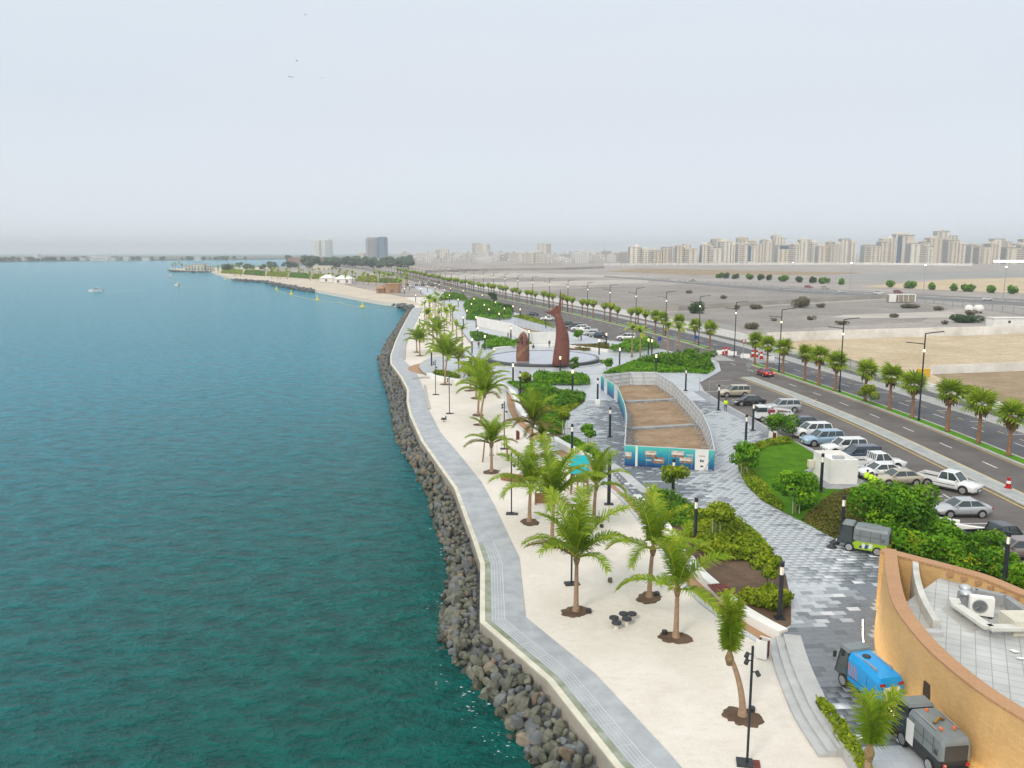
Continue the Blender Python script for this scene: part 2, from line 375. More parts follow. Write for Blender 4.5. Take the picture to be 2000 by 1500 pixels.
skirt_m = leaf_mat('dead_fan_leaf', (0.13, 0.09, 0.035), (0.24, 0.165, 0.065), (0.34, 0.26, 0.12), 0.8, 0.2)
shrub_m = leaf_mat('green_shrub_leaf', (0.03, 0.10, 0.004), (0.08, 0.215, 0.008), (0.21, 0.36, 0.015))
lime_m = leaf_mat('lime_shrub_leaf', (0.08, 0.145, 0.005), (0.2, 0.29, 0.01), (0.4, 0.43, 0.02))
olive_m = leaf_mat('olive_ground_cover', (0.0675, 0.078, 0.0144), (0.135, 0.138, 0.024), (0.24, 0.18, 0.042))
hedge_m = leaf_mat('bright_hedge_leaf', (0.035, 0.12, 0.004), (0.105, 0.28, 0.008), (0.27, 0.46, 0.015))
darkleaf_m = leaf_mat('dark_tree_leaf', (0.02, 0.055, 0.02), (0.045, 0.1, 0.035), (0.08, 0.14, 0.045))
haze_leaf_m = leaf_mat('haze_tinted_far_leaf', (0.08, 0.125, 0.09), (0.12, 0.18, 0.125), (0.17, 0.23, 0.16))  # leaf colour paled and blued so that it carries distance haze
scrub_m = leaf_mat('grey_desert_scrub', (0.09, 0.10, 0.055), (0.16, 0.155, 0.095), (0.25, 0.22, 0.15))
# ------------------------------------------------------------------ water
def water_mat():
    m = bpy.data.materials.new('sea_water'); m.use_nodes = True
    n, l = m.node_tree.nodes, m.node_tree.links; b = n['Principled BSDF']
    b.inputs['Roughness'].default_value = 0.16; b.inputs['IOR'].default_value = 1.33; b.inputs['Specular IOR Level'].default_value = 0.2
    g = n.new('ShaderNodeNewGeometry')
    def noise(scale, sx, sy, det, rot=0.0):
        mp = n.new('ShaderNodeMapping'); mp.inputs['Scale'].default_value = (sx, sy, 1); mp.inputs['Rotation'].default_value = (0, 0, rot)
        t = n.new('ShaderNodeTexNoise'); t.inputs['Scale'].default_value = scale; t.inputs['Detail'].default_value = det; t.inputs['Roughness'].default_value = 0.6
        l.new(g.outputs['Position'], mp.inputs[0]); l.new(mp.outputs[0], t.inputs['Vector']); return t
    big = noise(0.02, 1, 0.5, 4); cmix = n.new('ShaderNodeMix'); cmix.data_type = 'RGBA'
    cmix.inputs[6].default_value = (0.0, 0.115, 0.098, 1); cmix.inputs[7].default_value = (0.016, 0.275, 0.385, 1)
    sp = n.new('ShaderNodeSeparateXYZ'); l.new(g.outputs['Position'], sp.inputs[0])      # green near, brighter blue far out: depth hue plus far-off surface light painted in
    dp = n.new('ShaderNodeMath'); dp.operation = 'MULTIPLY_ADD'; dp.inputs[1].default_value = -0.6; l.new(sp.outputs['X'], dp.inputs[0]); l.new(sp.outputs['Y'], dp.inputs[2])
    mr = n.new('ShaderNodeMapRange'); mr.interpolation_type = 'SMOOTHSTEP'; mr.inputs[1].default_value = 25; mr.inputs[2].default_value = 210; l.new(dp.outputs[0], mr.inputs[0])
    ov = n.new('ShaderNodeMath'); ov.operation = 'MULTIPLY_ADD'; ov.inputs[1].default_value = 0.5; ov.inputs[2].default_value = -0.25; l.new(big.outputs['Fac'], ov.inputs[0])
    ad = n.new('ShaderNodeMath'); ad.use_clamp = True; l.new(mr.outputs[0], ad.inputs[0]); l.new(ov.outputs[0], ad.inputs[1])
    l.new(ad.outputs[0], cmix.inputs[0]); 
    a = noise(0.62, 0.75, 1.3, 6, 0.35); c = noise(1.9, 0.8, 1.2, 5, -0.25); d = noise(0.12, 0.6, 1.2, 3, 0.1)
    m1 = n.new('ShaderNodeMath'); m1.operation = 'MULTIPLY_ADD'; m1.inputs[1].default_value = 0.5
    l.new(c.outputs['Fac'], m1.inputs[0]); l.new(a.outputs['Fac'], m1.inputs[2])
    m2 = n.new('ShaderNodeMath'); m2.operation = 'MULTIPLY_ADD'; m2.inputs[1].default_value = 1.6
    l.new(d.outputs['Fac'], m2.inputs[0]); l.new(m1.outputs[0], m2.inputs[2])
    bp = n.new('ShaderNodeBump'); bp.inputs['Strength'].default_value = 1.0; bp.inputs['Distance'].default_value = 1.9
    wv = n.new('ShaderNodeMapRange'); wv.inputs[1].default_value = 0.55; wv.inputs[2].default_value = 0.95; wv.inputs[3].default_value = 0.62; wv.inputs[4].default_value = 1.38   # crests painted lighter and troughs darker, imitating ripple light
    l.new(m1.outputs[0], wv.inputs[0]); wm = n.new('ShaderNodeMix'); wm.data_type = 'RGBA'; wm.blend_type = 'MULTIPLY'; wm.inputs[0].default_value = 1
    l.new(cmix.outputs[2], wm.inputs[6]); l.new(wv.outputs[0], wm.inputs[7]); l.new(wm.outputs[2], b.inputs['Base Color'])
    l.new(m2.outputs[0], bp.inputs['Height']); l.new(bp.outputs[0], b.inputs['Normal'])
    return m
Z_SEA = -1.6
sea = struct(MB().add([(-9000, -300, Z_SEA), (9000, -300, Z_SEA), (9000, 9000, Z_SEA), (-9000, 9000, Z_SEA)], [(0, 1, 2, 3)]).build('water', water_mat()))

# ------------------------------------------------------------------ shore lines
coast_px = [(1200, 1500), (1069, 1332), (937, 1217), (938, 1103), (925, 1062), (910, 1020), (887, 955), (850, 902), (822, 862), (800, 812), (794, 785), (795, 762),
            (782, 737), (762, 710), (762, 695), (772, 667), (782, 645), (800, 612), (807, 602)]
coast = [Vector((16, 8, 0)), Vector((9.5, 22, 0))] + GL(coast_px, 0)
inner_px = [(1330, 1500), (1297, 1462), (1162, 1317), (1026, 1206), (1014, 1090), (992, 1045), (965, 987), (940, 942), (905, 898), (860, 845), (837, 800), (830, 770), (822, 748),
            (812, 726), (789, 704), (792, 672), (807, 642), (821, 612), (827, 600)]
beach_px = [(790, 594), (776, 592), (740, 588), (700, 581), (650, 572), (612, 565), (570, 556), (525, 549), (455, 543), (425, 535), (408, 528), (380, 529), (345, 528), (333, 526)]
beach = GL(beach_px, 0)
tip = [Vector((-440, 1060, 0)), Vector((-360, 1150, 0)), Vector((-330, 1600, 0)), Vector((-500, 2600, 0)), Vector((-900, 6500, 0))]
land_edge = coast + beach + tip
sand_poly = land_edge[:-3] + [Vector((-250, 1250, 0)), Vector((120, 700, 0)), Vector((60, 300, 0)), Vector((30, 150, 0)), Vector((40, 60, 0)), Vector((40, 8, 0))]
struct(MB().prism([(p.x, p.y) for p in sand_poly], -3.0, Z_SAND).build('sand_beach', sand_m))

# resample coast and inner edge to matching points
def resample(line, n):
    L = [0]
    for a, b in zip(line[:-1], line[1:]): L.append(L[-1] + (b - a).length)
    out = []; j = 0
    for k in range(n):
        t = L[-1] * k / (n - 1)
        while j < len(L) - 2 and L[j + 1] < t: j += 1
        q = (t - L[j]) / max(L[j + 1] - L[j], 1e-9); out.append(line[j].lerp(line[j + 1], min(1, max(0, q))))
    return out
inner = [Vector((24, 8, 0)), Vector((15.5, 22, 0))] + GL(inner_px, 0)
# sea wall: cream concrete face with coping
struct(MB().ribbon(offset(coast, 0.0), offset(coast, 0.34), -3.2, 0.10).build('sea_wall', cream_m))
wk = struct(MB().prism([(p.x, p.y) for p in offset(coast, 0.34)] + [(p.x, p.y) for p in reversed(inner)], -0.5, 0.06).build('promenade_walkway', conc_m))
# pale line pattern let into the walkway near the sea side
ln = [p for p in coast if p.y < 60]
ln = [Vector((9.5, 22, 0))] + GL(coast_px[:5], 0)
for d, w in ((1.55, 0.07), (1.38, 0.035), (1.18, 0.035), (0.98, 0.035), (0.80, 0.035)):
    MB().ribbon(offset(ln, d - w / 2), offset(ln, d + w / 2), 0.05, 0.068).build('inlaid_line', rail_m, wk)
for p, t in walk(ln, 1.75, 0.4):
    r = Vector((t.y, -t.x, 0)); a = p + r * 0.72; b = p + r * 1.52
    m = MB(); m.obox((a.x, a.y, 0.059), (b.x, b.y, 0.059), 0.04, 0.022); m.build('inlaid_line', rail_m, wk)
moss_m = mat('algae_stain', (0.20, 0.22, 0.10), 0.9, 0.2, 0.8, rgb2=(0.38, 0.40, 0.36), detail=8)
MB().strip(offset(ln, 0.345), offset(ln, 0.72), 0.066).build('algae_strip', moss_m, wk)
# ------------------------------------------------------------------ rock revetment
rock_out_px = [(1045, 1485), (1010, 1437), (955, 1355), (930, 1332), (912, 1305), (885, 1280), (866, 1250), (867, 1212), (874, 1170), (882, 1130), (872, 1075), (857, 1045), (842, 975), (820, 935), (793, 892),
               (777, 857), (768, 815), (763, 785), (747, 732), (741, 705), (757, 667), (775, 642), (790, 615), (797, 604)]
rock_out = [Vector((11, 10, Z_SEA)), Vector((5.5, 24, Z_SEA))] + GL(rock_out_px, Z_SEA)
NS = 900
A_ = resample(coast, NS); B_ = resample(rock_out, NS)
# match by depth so that the strip runs straight across
def at_y(line, y):
    for a, b in zip(line[:-1], line[1:]):
        if (a.y - y) * (b.y - y) <= 0 and abs(b.y - a.y) > 1e-6: return a.lerp(b, (y - a.y) / (b.y - a.y))
    return line[-1]
rev = MB(); ys = [20 + i * 2.0 for i in range(150)]
rings = []
for y in ys:
    a = at_y(coast, y); b = at_y(rock_out, y)
    rings.append([(a.x + 0.1, a.y, -0.9), (a.x * 0.65 + b.x * 0.35, a.y, -1.1), (b.x * 0.9 + a.x * 0.1, b.y, -2.1), (b.x - 1.5, b.y, -3.2)])
rev.loft(rings, closed=False, caps=False)
revet = struct(rev.build('rock_revetment', rock_d_m))
def rock_mesh(seed, sub):
    import bmesh
    bm = bmesh.new(); bmesh.ops.create_icosphere(bm, subdivisions=sub, radius=1.0)
    r = random.Random(seed)
    pl = [(Vector((r.gauss(0, 1), r.gauss(0, 1), r.gauss(0, 1))).normalized(), r.uniform(0.5, 0.82)) for _ in range(10)]
    sx, sy, sz = r.uniform(0.95, 1.3), r.uniform(0.8, 1.05), r.uniform(0.65, 0.9)
    for v in bm.verts:
        d = v.co.normalized(); k = 1.0
        for nn, h in pl:
            q = d.dot(nn)
            if q > 0.05: k = min(k, h / q)
        k *= 1 + r.uniform(-0.035, 0.035)
        v.co = Vector((d.x * k * sx, d.y * k * sy, d.z * k * sz))
    V = [tuple(v.co) for v in bm.verts]; Fs = [tuple(v.index for v in f.verts) for f in bm.faces]; bm.free()
    return V, Fs
RMATS = [rock_m, rock_m, rock_b_m, rock_d_m, rock_m, rock_w_m]
RP = []
for k in range(6):
    V, Fs = rock_mesh(k, 2)
    for mi, mm in enumerate((rock_m, rock_b_m, rock_d_m, rock_w_m)):
        me = bpy.data.meshes.new('rock'); me.from_pydata(V, [], Fs); me.materials.append(mm)
        RP.append((k, mi, me))
RL = [rock_mesh(k + 20, 1) for k in range(6)]
rr = random.Random(3); spots = []
y = 26.0
while y < 322:
    a = at_y(coast, y); b = at_y(rock_out, y); W = (b - a).length
    sp = 0.52 if y < 75 else 0.64 if y < 140 else 0.85
    n = max(2, int(W / sp))
    for i in range(n):
        t = (i + rr.uniform(0.1, 0.9)) / n
        x = a.x - 0.25 + (b.x - a.x) * t * 1.02; yy = y + rr.uniform(-0.4, 0.4) * sp
        z = -0.55 - 0.18 * t - (1.0 * max(0, t - 0.25) / 0.75) + rr.uniform(-0.14, 0.14)
        s = sp * rr.uniform(0.46, 0.82) * (1.15 if t > 0.4 else 0.8)
        if rr.random() < 0.1: s *= 1.3
        spots.append((yy, x, z, s, t))
    y += sp * 0.8
spots.sort()
vis = [q for q in spots if q[0] > 33.5]
objs_ = vis[:300]; rest = vis[300:]
def pick(t, dist):
    q = rr.random()
    if t > 0.86: return 3 if q < 0.75 else 0
    if dist > 85: return 2 if q < 0.6 else 0 if q < 0.85 else 1
    return 0 if q < 0.62 else 1 if q < 0.74 else 2
for yy, x, z, s, t in objs_:
    mi = pick(t, yy); me = rr.choice([m for k, i, m in RP if i == mi])
    o = obj('rock', me, revet, (x, yy, z), (rr.uniform(0, 6.3), rr.uniform(0, 6.3), rr.uniform(0, 6.3)), s)
for mi, mm in enumerate((rock_m, rock_b_m, rock_d_m, rock_w_m)):
    Vs, Qs = [], []; off_ = 0
    for yy, x, z, s, t in [q for q in rest]:
        if (int(x * 977 + yy * 131) % 100) / 100.0 < 0: continue
        h = (int(abs(x * 9973 + yy * 1313)) % 100) / 100.0
        cls = (3 if h < 0.75 else 0) if t > 0.86 else ((2 if h < 0.6 else 0 if h < 0.85 else 1) if yy > 85 else (0 if h < 0.62 else 1 if h < 0.74 else 2))
        if cls != mi: continue
        V, Fs = rr.choice(RL)
        from mathutils import Euler
        R = Euler((rr.uniform(0, 6.3), rr.uniform(0, 6.3), rr.uniform(0, 6.3))).to_matrix()
        Va = np.array(V) @ np.array(R).T * s + np.array((x, yy, z))
        Vs.append(Va); Qs.append(np.array(Fs) + off_); off_ += len(V)
    if Vs:
        o = obj('rock_mass', np_mesh('rock_mass', np.concatenate(Vs), np.concatenate(Qs), mm, tris=True), revet); o['kind'] = 'stuff'
# small groynes of dark rock beyond the bend, each rock mass one piece of stuff
def groyne(px_list, size, n, label):
    L = GL(px_list, 0); Vs, Qs, o_ = [], [], 0
    R_ = resample(L, n)
    for p in R_:
        for q in range(3):
            V, Fs = rr.choice(RL); s = size * rr.uniform(0.6, 1.2)
            Va = np.array(V) * s + np.array((p.x + rr.gauss(0, size * 1.2), p.y + rr.gauss(0, size * 2.2), rr.uniform(-0.9, 0.2)))
            Vs.append(Va); Qs.append(np.array(Fs) + o_); o_ += len(V)
    o = obj('rock_groyne', np_mesh('rock_groyne', np.concatenate(Vs), np.concatenate(Qs), rock_d_m, tris=True))
    tag(o, label, 'rocks', kind='stuff')
groyne([(778, 594), (790, 597), (803, 602)], 0.9, 50, 'dark boulder groyne where the sea wall meets the beach')
groyne([(525, 551), (560, 558), (590, 563), (612, 566)], 1.1, 110, 'dark boulder bank edging the far white beach')
groyne([(455, 545), (480, 547), (522, 549)], 1.1, 60, 'dark rocks at the far tip of the beach')
groyne([(408, 530), (380, 530), (345, 529), (333, 527)], 1.2, 70, 'dark rocks round the headland with the villa')

# white foam patches on the water off the rocks
foam_m = mat('foam', (0.5, 0.58, 0.58), 0.6, 0.0)
fm = MB(); fr = random.Random(9)
for _ in range(55):
    cl = fr.choice([(893, 1350), (905, 1362), (915, 1368), (955, 1430), (965, 1445), (985, 1480), (850, 1290), (845, 1190), (915, 1380), (860, 1340), (965, 1460), (850, 1140), (930, 1390)])
    p = G(cl[0] + fr.gauss(0, 13), cl[1] + fr.gauss(0, 11), Z_SEA); n = 6; s = fr.uniform(0.02, 0.07)
    k = fr.uniform(0.3, 0.8)
    fm.add([(p.x + s * math.cos(6.283 * i / n) * fr.uniform(0.6, 1.9), p.y + s * k * math.sin(6.283 * i / n) * fr.uniform(0.6, 1.3), Z_SEA + 0.012) for i in range(n)], [tuple(range(n))])
ro_ = [p for p in rock_out if p.y < 110]
for p, t in walk(ro_[2:], 0.22, 0.0):                       # broken wash line at the foot of the rocks
    if fr.random() < 0.78 + 0.25 * math.sin(p.y * 0.9): continue
    s = fr.choice((0.025, 0.03, 0.05, 0.09)); cx_, cy_ = p.x - fr.uniform(-0.1, 0.7), p.y + fr.uniform(-.2, .2); n = 6
    fm.add([(cx_ + s * math.cos(6.283 * i / n) * fr.uniform(0.5, 1.6), cy_ + s * .7 * math.sin(6.283 * i / n) * fr.uniform(0.5, 1.4), Z_SEA + 0.014) for i in range(n)], [tuple(range(n))])
tag(fm.build('sea_foam', foam_m), 'flecks of white foam floating off the nearest rocks', 'foam', kind='stuff')

# ------------------------------------------------------------------ raised ground
struct(MB().sheet([(p.x, p.y) for p in beach] + [(-430, 1040), (-330, 1140), (-300, 960), (-165, 700), (-100, 520), (-52, 400), (-36, 335)], 0.012).build('far_beach', far_sand_m))
plaza_left_px = [(860, 696), (838, 699), (822, 708), (818, 716), (826, 726), (842, 733), (870, 739), (900, 743), (960, 747), (985, 755), (1003, 770), (1009, 793), (1035, 825), (1070, 852), (1097, 870), (1145, 892), (1190, 912), (1240, 966),
                 (1310, 1045), (1365, 1115), (1392, 1136), (1450, 1192), (1528, 1236), (1548, 1262), (1570, 1310), (1614, 1395), (1668, 1470)]
plaza_left = GL(plaza_left_px, Z_PAVE) + [Vector((17.5, 24, 0)), Vector((24, 8, 0))]
side_px = [(905, 690), (925, 674), (907, 652), (893, 632), (882, 612), (868, 598), (850, 588), (835, 578)]
side = list(reversed(GL(side_px, Z_PAVE)))
kerb_px = [(1712, 958), (1675, 937), (1582, 877), (1525, 852), (1475, 822), (1437, 802), (1400, 782), (1372, 764), (1364, 748), (1385, 737), (1408, 724), (1404, 708), (1380, 698), (1330, 690), (1235, 670), (1180, 664), (1120, 650),
           (1060, 630), (1020, 614), (960, 598), (900, 580), (850, 567), (800, 555)]
kerb_line = [Vector((36, 8, 0)), Vector((34.5, 50, 0)), Vector((33.6, 64, 0))] + GL(kerb_px, Z_PAVE)
plaza_poly = list(reversed(kerb_line)) and (side + plaza_left + kerb_line)
g_poly = side + plaza_left + [Vector((24, -50, 0)), Vector((8900, -50, 0)), Vector((8900, 8900, 0)), Vector((-1500, 8900, 0)), Vector((-500, 2600, 0)), Vector((-320, 1600, 0)), Vector((-330, 1170, 0)), Vector((-300, 960, 0)),
                         Vector((-165, 700, 0)), Vector((-100, 520, 0)), Vector((-52, 400, 0))]
struct(MB().prism([(p.x, p.y) for p in g_poly], -1.0, 0.30).build('ground', gravel_m))
pave_m = brick_mat('plaza_paving', (0.41, 0.425, 0.45), (0.49, 0.505, 0.53), (0.33, 0.345, 0.365), 0.75, 0.5, 0.012, 0.34, bump=0.15, big=0.12, rot=0.06)
plaza = struct(MB().prism([(p.x, p.y) for p in plaza_poly], 0.0, Z_PAVE).build('plaza_paving', pave_m))

# ------------------------------------------------------------------ the road
ref_w = [(52.3, 0), (52.3, 40), (52.2, 70), (52.1, 85), (51.9, 98), (51.2, 110), (49.8, 126), (47.7, 144), (46.0, 158), (43.9, 179), (41.3, 197), (37.0, 219), (30.6, 247), (17.6, 301), (3.6, 350), (-15.6, 420), (-41, 515), (-112, 800), (-175, 1000), (-330, 1450)]
ref = smooth([Vector((x, y, 0)) for x, y in ref_w], 8)
ref = [(ref[max(i - 2, 0)] + ref[max(i - 1, 0)] + ref[i] + ref[min(i + 1, len(ref) - 1)] + ref[min(i + 2, len(ref) - 1)]) / 5 for i in range(len(ref))]
def seg(line, y0, y1): return [p for p in line if y0 <= p.y <= y1]
left_edge = [at_y(kerb_line, p.y) if 10 < p.y < 400 else p + Vector((-9, 0, 0)) for p in ref]
left_edge = [Vector((max(-1e4, q.x - 0.3), q.y, 0)) for q in left_edge]
struct(MB().strip(left_edge, offset(ref, 0.05), Z_ROAD).build('road', asphalt_m))
struct(MB().strip(offset(ref, 1.95), offset(ref, 9.7), Z_ROAD).build('road_carriageway', asphalt2_m))
# median: kerbs and grass, broken at the crossing
for y0, y1 in ((0, 159), (182, 1300)):
    L = seg(ref, y0, y1)
    for d0, d1 in ((0.0, 0.38), (1.72, 2.0)):
        struct(MB().ribbon(offset(L, d0), offset(L, d1), 0.2, 0.46).build('median_kerb', kerb_m))
    struct(MB().strip(offset(L, 0.37), offset(L, 1.73), 0.43).build('median_grass', grass_m))
    struct(MB().strip(offset(L, -0.28), offset(L, -0.16), Z_ROAD + 0.005).build('yellow_edge_line', yellow_m))
# divider strip between the carriageway and the parking road
L = seg(ref, 0, 143)
struct(MB().ribbon(offset(L, -8.1), offset(L, -6.1), 0.2, 0.45).build('divider_kerb', kerb_m))
struct(MB().strip(offset(L, -7.75), offset(L, -6.45), 0.456).build('divider_paving', mat('divider_pavers', (0.34, 0.35, 0.33), 0.8, 0.15, 1.0)))
struct(MB().strip(offset(L, -8.55), offset(L, -8.38), Z_ROAD + 0.005).build('yellow_edge_line', yellow_m))
struct(MB().strip(offset(L, -5.85), offset(L, -5.72), Z_ROAD + 0.005).build('yellow_edge_line', yellow_m))
# dashed lane lines
for d, y1 in ((-2.95, 420), (5.6, 420)):
    for p, t in walk(offset(ref, d), 8.5, 2.0):
        if p.y < 55 or p.y > y1: continue
        m = MB(); m.obox((p.x, p.y, Z_ROAD + 0.003), (p.x + t.x * 2.6, p.y + t.y * 2.6, Z_ROAD + 0.003), 0.14, 0.006)
        struct(m.build('lane_line', paint_m))
for p, t in walk(offset(ref, 7.4), 4.2, 2.0):            # short yellow dashes and bay ticks beside the far kerb
    if p.y < 75 or p.y > 150: continue
    m = MB(); m.obox((p.x, p.y, Z_ROAD + 0.003), (p.x + t.x * 1.3, p.y + t.y * 1.3, Z_ROAD + 0.003), 0.13, 0.006)
    struct(m.build('lane_line', yellow_m))
for p, t in walk(offset(ref, 7.5), 7.5, 4.0):
    if p.y < 75 or p.y > 150: continue
    m = MB(); m.obox((p.x, p.y, Z_ROAD + 0.003), (p.x + 2.1, p.y, Z_ROAD + 0.003), 0.11, 0.006)
    struct(m.build('bay_line', paint_m))
farpave_m = mat('far_pavers', (0.33, 0.32, 0.31), 0.8, 0.15, 0.6)
# verge on the far side: kerb, pavement bands, low white wall
for d0, d1, z, m_, nm in ((9.6, 9.95, 0.46, kerb_m, 'far_kerb'), (9.95, 12.2, 0.45, farpave_m, 'far_pavement'), (12.2, 12.5, 0.47, kerb_m, 'far_kerb')):
    L = seg(ref, 20, 900); struct(MB().ribbon(offset(L, d0), offset(L, d1), 0.2, z).build(nm, m_))
struct(MB().strip(offset(seg(ref, 20, 900), 12.5), offset(seg(ref, 20, 900), 15.2), 0.36).build('service_lane', asphalt2_m))
struct(MB().ribbon(offset(seg(ref, 20, 900), 15.2), offset(seg(ref, 20, 900), 15.5), 0.2, 0.5).build('far_kerb', kerb_m))
struct(MB().ribbon(offset(seg(ref, 20, 900), 15.5), offset(seg(ref, 20, 900), 17.8), 0.2, 0.45).build('far_pavement', farpave_m))
# paved crossing through the median
xp = [offset(ref, -6.2), offset(ref, 10)]
m = MB(); a, b = at_y(ref, 159.5), at_y(ref, 181.5)
struct(MB().sheet([(a.x - 0.1, a.y), (a.x + 2.3, a.y + 1), (b.x + 2.3, b.y + 1), (b.x - 0.1, b.y)], Z_ROAD + 0.002).build('median_opening', asphalt_m))
for k in range(7):
    p = at_y(ref, 164 + k * 1.7); m = MB(); m.box(p.x - 5.5, p.y - 0.3, Z_ROAD + 0.004, p.x - 0.5, p.y + 0.3, Z_ROAD + 0.009); struct(m.build('crossing_stripe', paint_m))
for k in range(7):
    p = at_y(ref, 161 + k * 1.7); m = MB(); m.box(p.x + 2.6, p.y - 0.3, Z_ROAD + 0.004, p.x + 9, p.y + 0.3, Z_ROAD + 0.009); struct(m.build('crossing_stripe', paint_m))
# parking kerb strip, bay lines
L = [p for p in kerb_line if 8 <= p.y <= 140]; L = [L[0]] + [p for p in L[1:]]
struct(MB().ribbon(offset(L, -0.0), offset(L, 0.28), 0.2, 0.465).build('parking_kerb', kerb_m))
struct(MB().ribbon(offset([p for p in kerb_line if 70 <= p.y <= 132 and p.x > 29.5], -1.5), offset([p for p in kerb_line if 70 <= p.y <= 132 and p.x > 29.5], -0.02), 0.2, 0.462).build('pavement_strip', mat('grey_pavement', (0.26, 0.27, 0.29), 0.7, 0.15, 1.0)))
def bay_line(p0, p1, w=0.11):
    a, b = G(*p0, Z_ROAD + 0.004), G(*p1, Z_ROAD + 0.004); m = MB(); m.obox(a, b, w, 0.006); struct(m.build('bay_line', paint_m))
for p0, p1 in (((1795, 953), (1815, 953)), ((1813, 950), (1825, 956)), ((1805, 970), (1842, 969)), ((1842, 965), (1855, 973)), ((1797, 987), (1852, 986)), ((1855, 1023), (1944, 1022)), ((1942, 1017), (1958, 1026)), ((1898, 1045), (1920, 1044)),
               ((1398, 752), (1440, 756)), ((1385, 745), (1430, 742)), ((1505, 830), (1480, 815)), ((1375, 765), (1405, 764))): bay_line(p0, p1)
# ------------------------------------------------------------------ paths and walls by the sand
tan_l_px = [(960, 752), (982, 762), (986, 775), (988, 797), (1000, 822), (1032, 852), (1062, 877), (1110, 905), (1150, 930), (1200, 965), (1242, 1012), (1290, 1080), (1335, 1147), (1400, 1204), (1485, 1260), (1533, 1293)]
tan_r_px = [(968, 749), (993, 760), (1002, 775), (1008, 797), (1032, 829), (1067, 857), (1092, 874), (1135, 895), (1180, 920), (1236, 970), (1306, 1049), (1361, 1119), (1388, 1141), (1446, 1197), (1522, 1240), (1545, 1290)]
tl = smooth(GL(tan_l_px, 0), 4); tr = smooth(GL(tan_r_px, 0), 4)
tanp = struct(MB().strip(tl, tr, 0.05).build('beach_path', tan_m))
struct(MB().ribbon(offset(tl, -0.28), offset(tl, 0.02), -0.1, 0.11).build('path_kerb', paleblue_m))
for (a, b) in ((22, 26), (31, 35), (43, 46)):       # pale bands across the tan path
    MB().strip(tl[a:b], tr[a:b], 0.056).build('pale_band', paleblue_m, tanp)
def wall_line(px, z_ground, w, z0, z1, name, m_, label, cat='wall', n=4):
    L = smooth(GL(px, z_ground), n); o = MB().ribbon(offset(L, -w / 2), offset(L, w / 2), z0, z1).build(name, m_)
    return tag(o, label, cat)
wall_line([(1530, 1236), (1495, 1218), (1448, 1190), (1418, 1166)], Z_PAVE, 0.75, -0.1, 0.62, 'seat_wall', white_m, 'white curved seat wall ending at the stone steps')
wall_line([(1396, 1144), (1366, 1117), (1345, 1090)], Z_PAVE, 0.65, -0.1, 0.62, 'seat_wall', white_m, 'white seat wall just beyond the dark red bench')
wall_line([(1322, 1058), (1308, 1040), (1294, 1018)], Z_PAVE, 0.7, -0.1, 0.62, 'seat_wall', white_m, 'short white seat wall behind the bending palm fronds')
wall_line([(1272, 1000), (1256, 984), (1243, 969)], Z_PAVE, 0.7, -0.1, 0.62, 'seat_wall', white_m, 'white seat wall at the near end of the upper steps')
wall_line([(1150, 895), (1125, 882), (1098, 868), (1082, 858)], Z_PAVE, 0.8, -0.1, 0.75, 'seat_wall', white_m, 'white planter wall below the low hedge and staked sapling')
wall_line([(1072, 852), (1050, 838), (1034, 823), (1015, 800), (1008, 778), (997, 762), (975, 750), (955, 746)], Z_PAVE, 0.8, -0.1, 0.65, 'seat_wall', white_m, 'long white S curved wall round the green garden by the tan path')
wall_line([(902, 744), (875, 741), (850, 736), (838, 731)], Z_PAVE, 0.9, -0.1, 0.7, 'seat_wall', white_m, 'white curved planter wall between sand and sculpture plaza')
# dark red timber bench top between two seat walls
bl = smooth(GL([(1418, 1166), (1405, 1153), (1396, 1144)], Z_PAVE), 6)
bench = thing('timber_bench', 'dark red slatted bench between two white seat walls', 'bench', tuple(bl[0]))
sup = MB().ribbon([p - bl[0] for p in offset(bl, -0.3)], [p - bl[0] for p in offset(bl, 0.3)], -0.5, 0.05); sup.build('support', white_m, bench)
for k in range(5):
    d0 = -0.5 + k * 0.26
    MB().ribbon([p - bl[0] for p in offset(bl, d0)], [p - bl[0] for p in offset(bl, d0 + 0.22)], 0.06, 0.13).build('slat', redwood_m, bench)
# stone steps: lower flight beside the plaza corner, upper flight by the banner
def steps(px, n, run, label, z1=Z_PAVE):
    L = smooth(GL(px, z1), 4); o0 = L[0].copy(); o0.z = 0; root = thing('stone_steps', label, 'steps', tuple(o0))
    for k in range(n):
        z = z1 * (n - k) / n; LL = [p - o0 for p in L]
        for p in LL: p.z = 0
        MB().ribbon(offset(LL, -run * (k + 1)), offset(LL, -run * k + 0.02 + (0.5 if k == 0 else 0)), -0.2, z + 0.006 * (n - k)).build('step', stone_m, root)
steps([(1655, 1460), (1607, 1392), (1580, 1338), (1560, 1290), (1545, 1240)], 3, 0.42, 'curved pale stone steps down to the sand at the plaza corner')
steps([(1262, 962), (1240, 945), (1215, 922), (1192, 906)], 4, 0.42, 'flight of pale stone steps below the teal banner fence')
wall_line([(1700, 1530), (1650, 1452), (1612, 1395)], Z_PAVE, 0.5, -0.1, 0.62, 'planter_wall', stone_m, 'grey stone planter wall along the lower hedge at the sand edge')
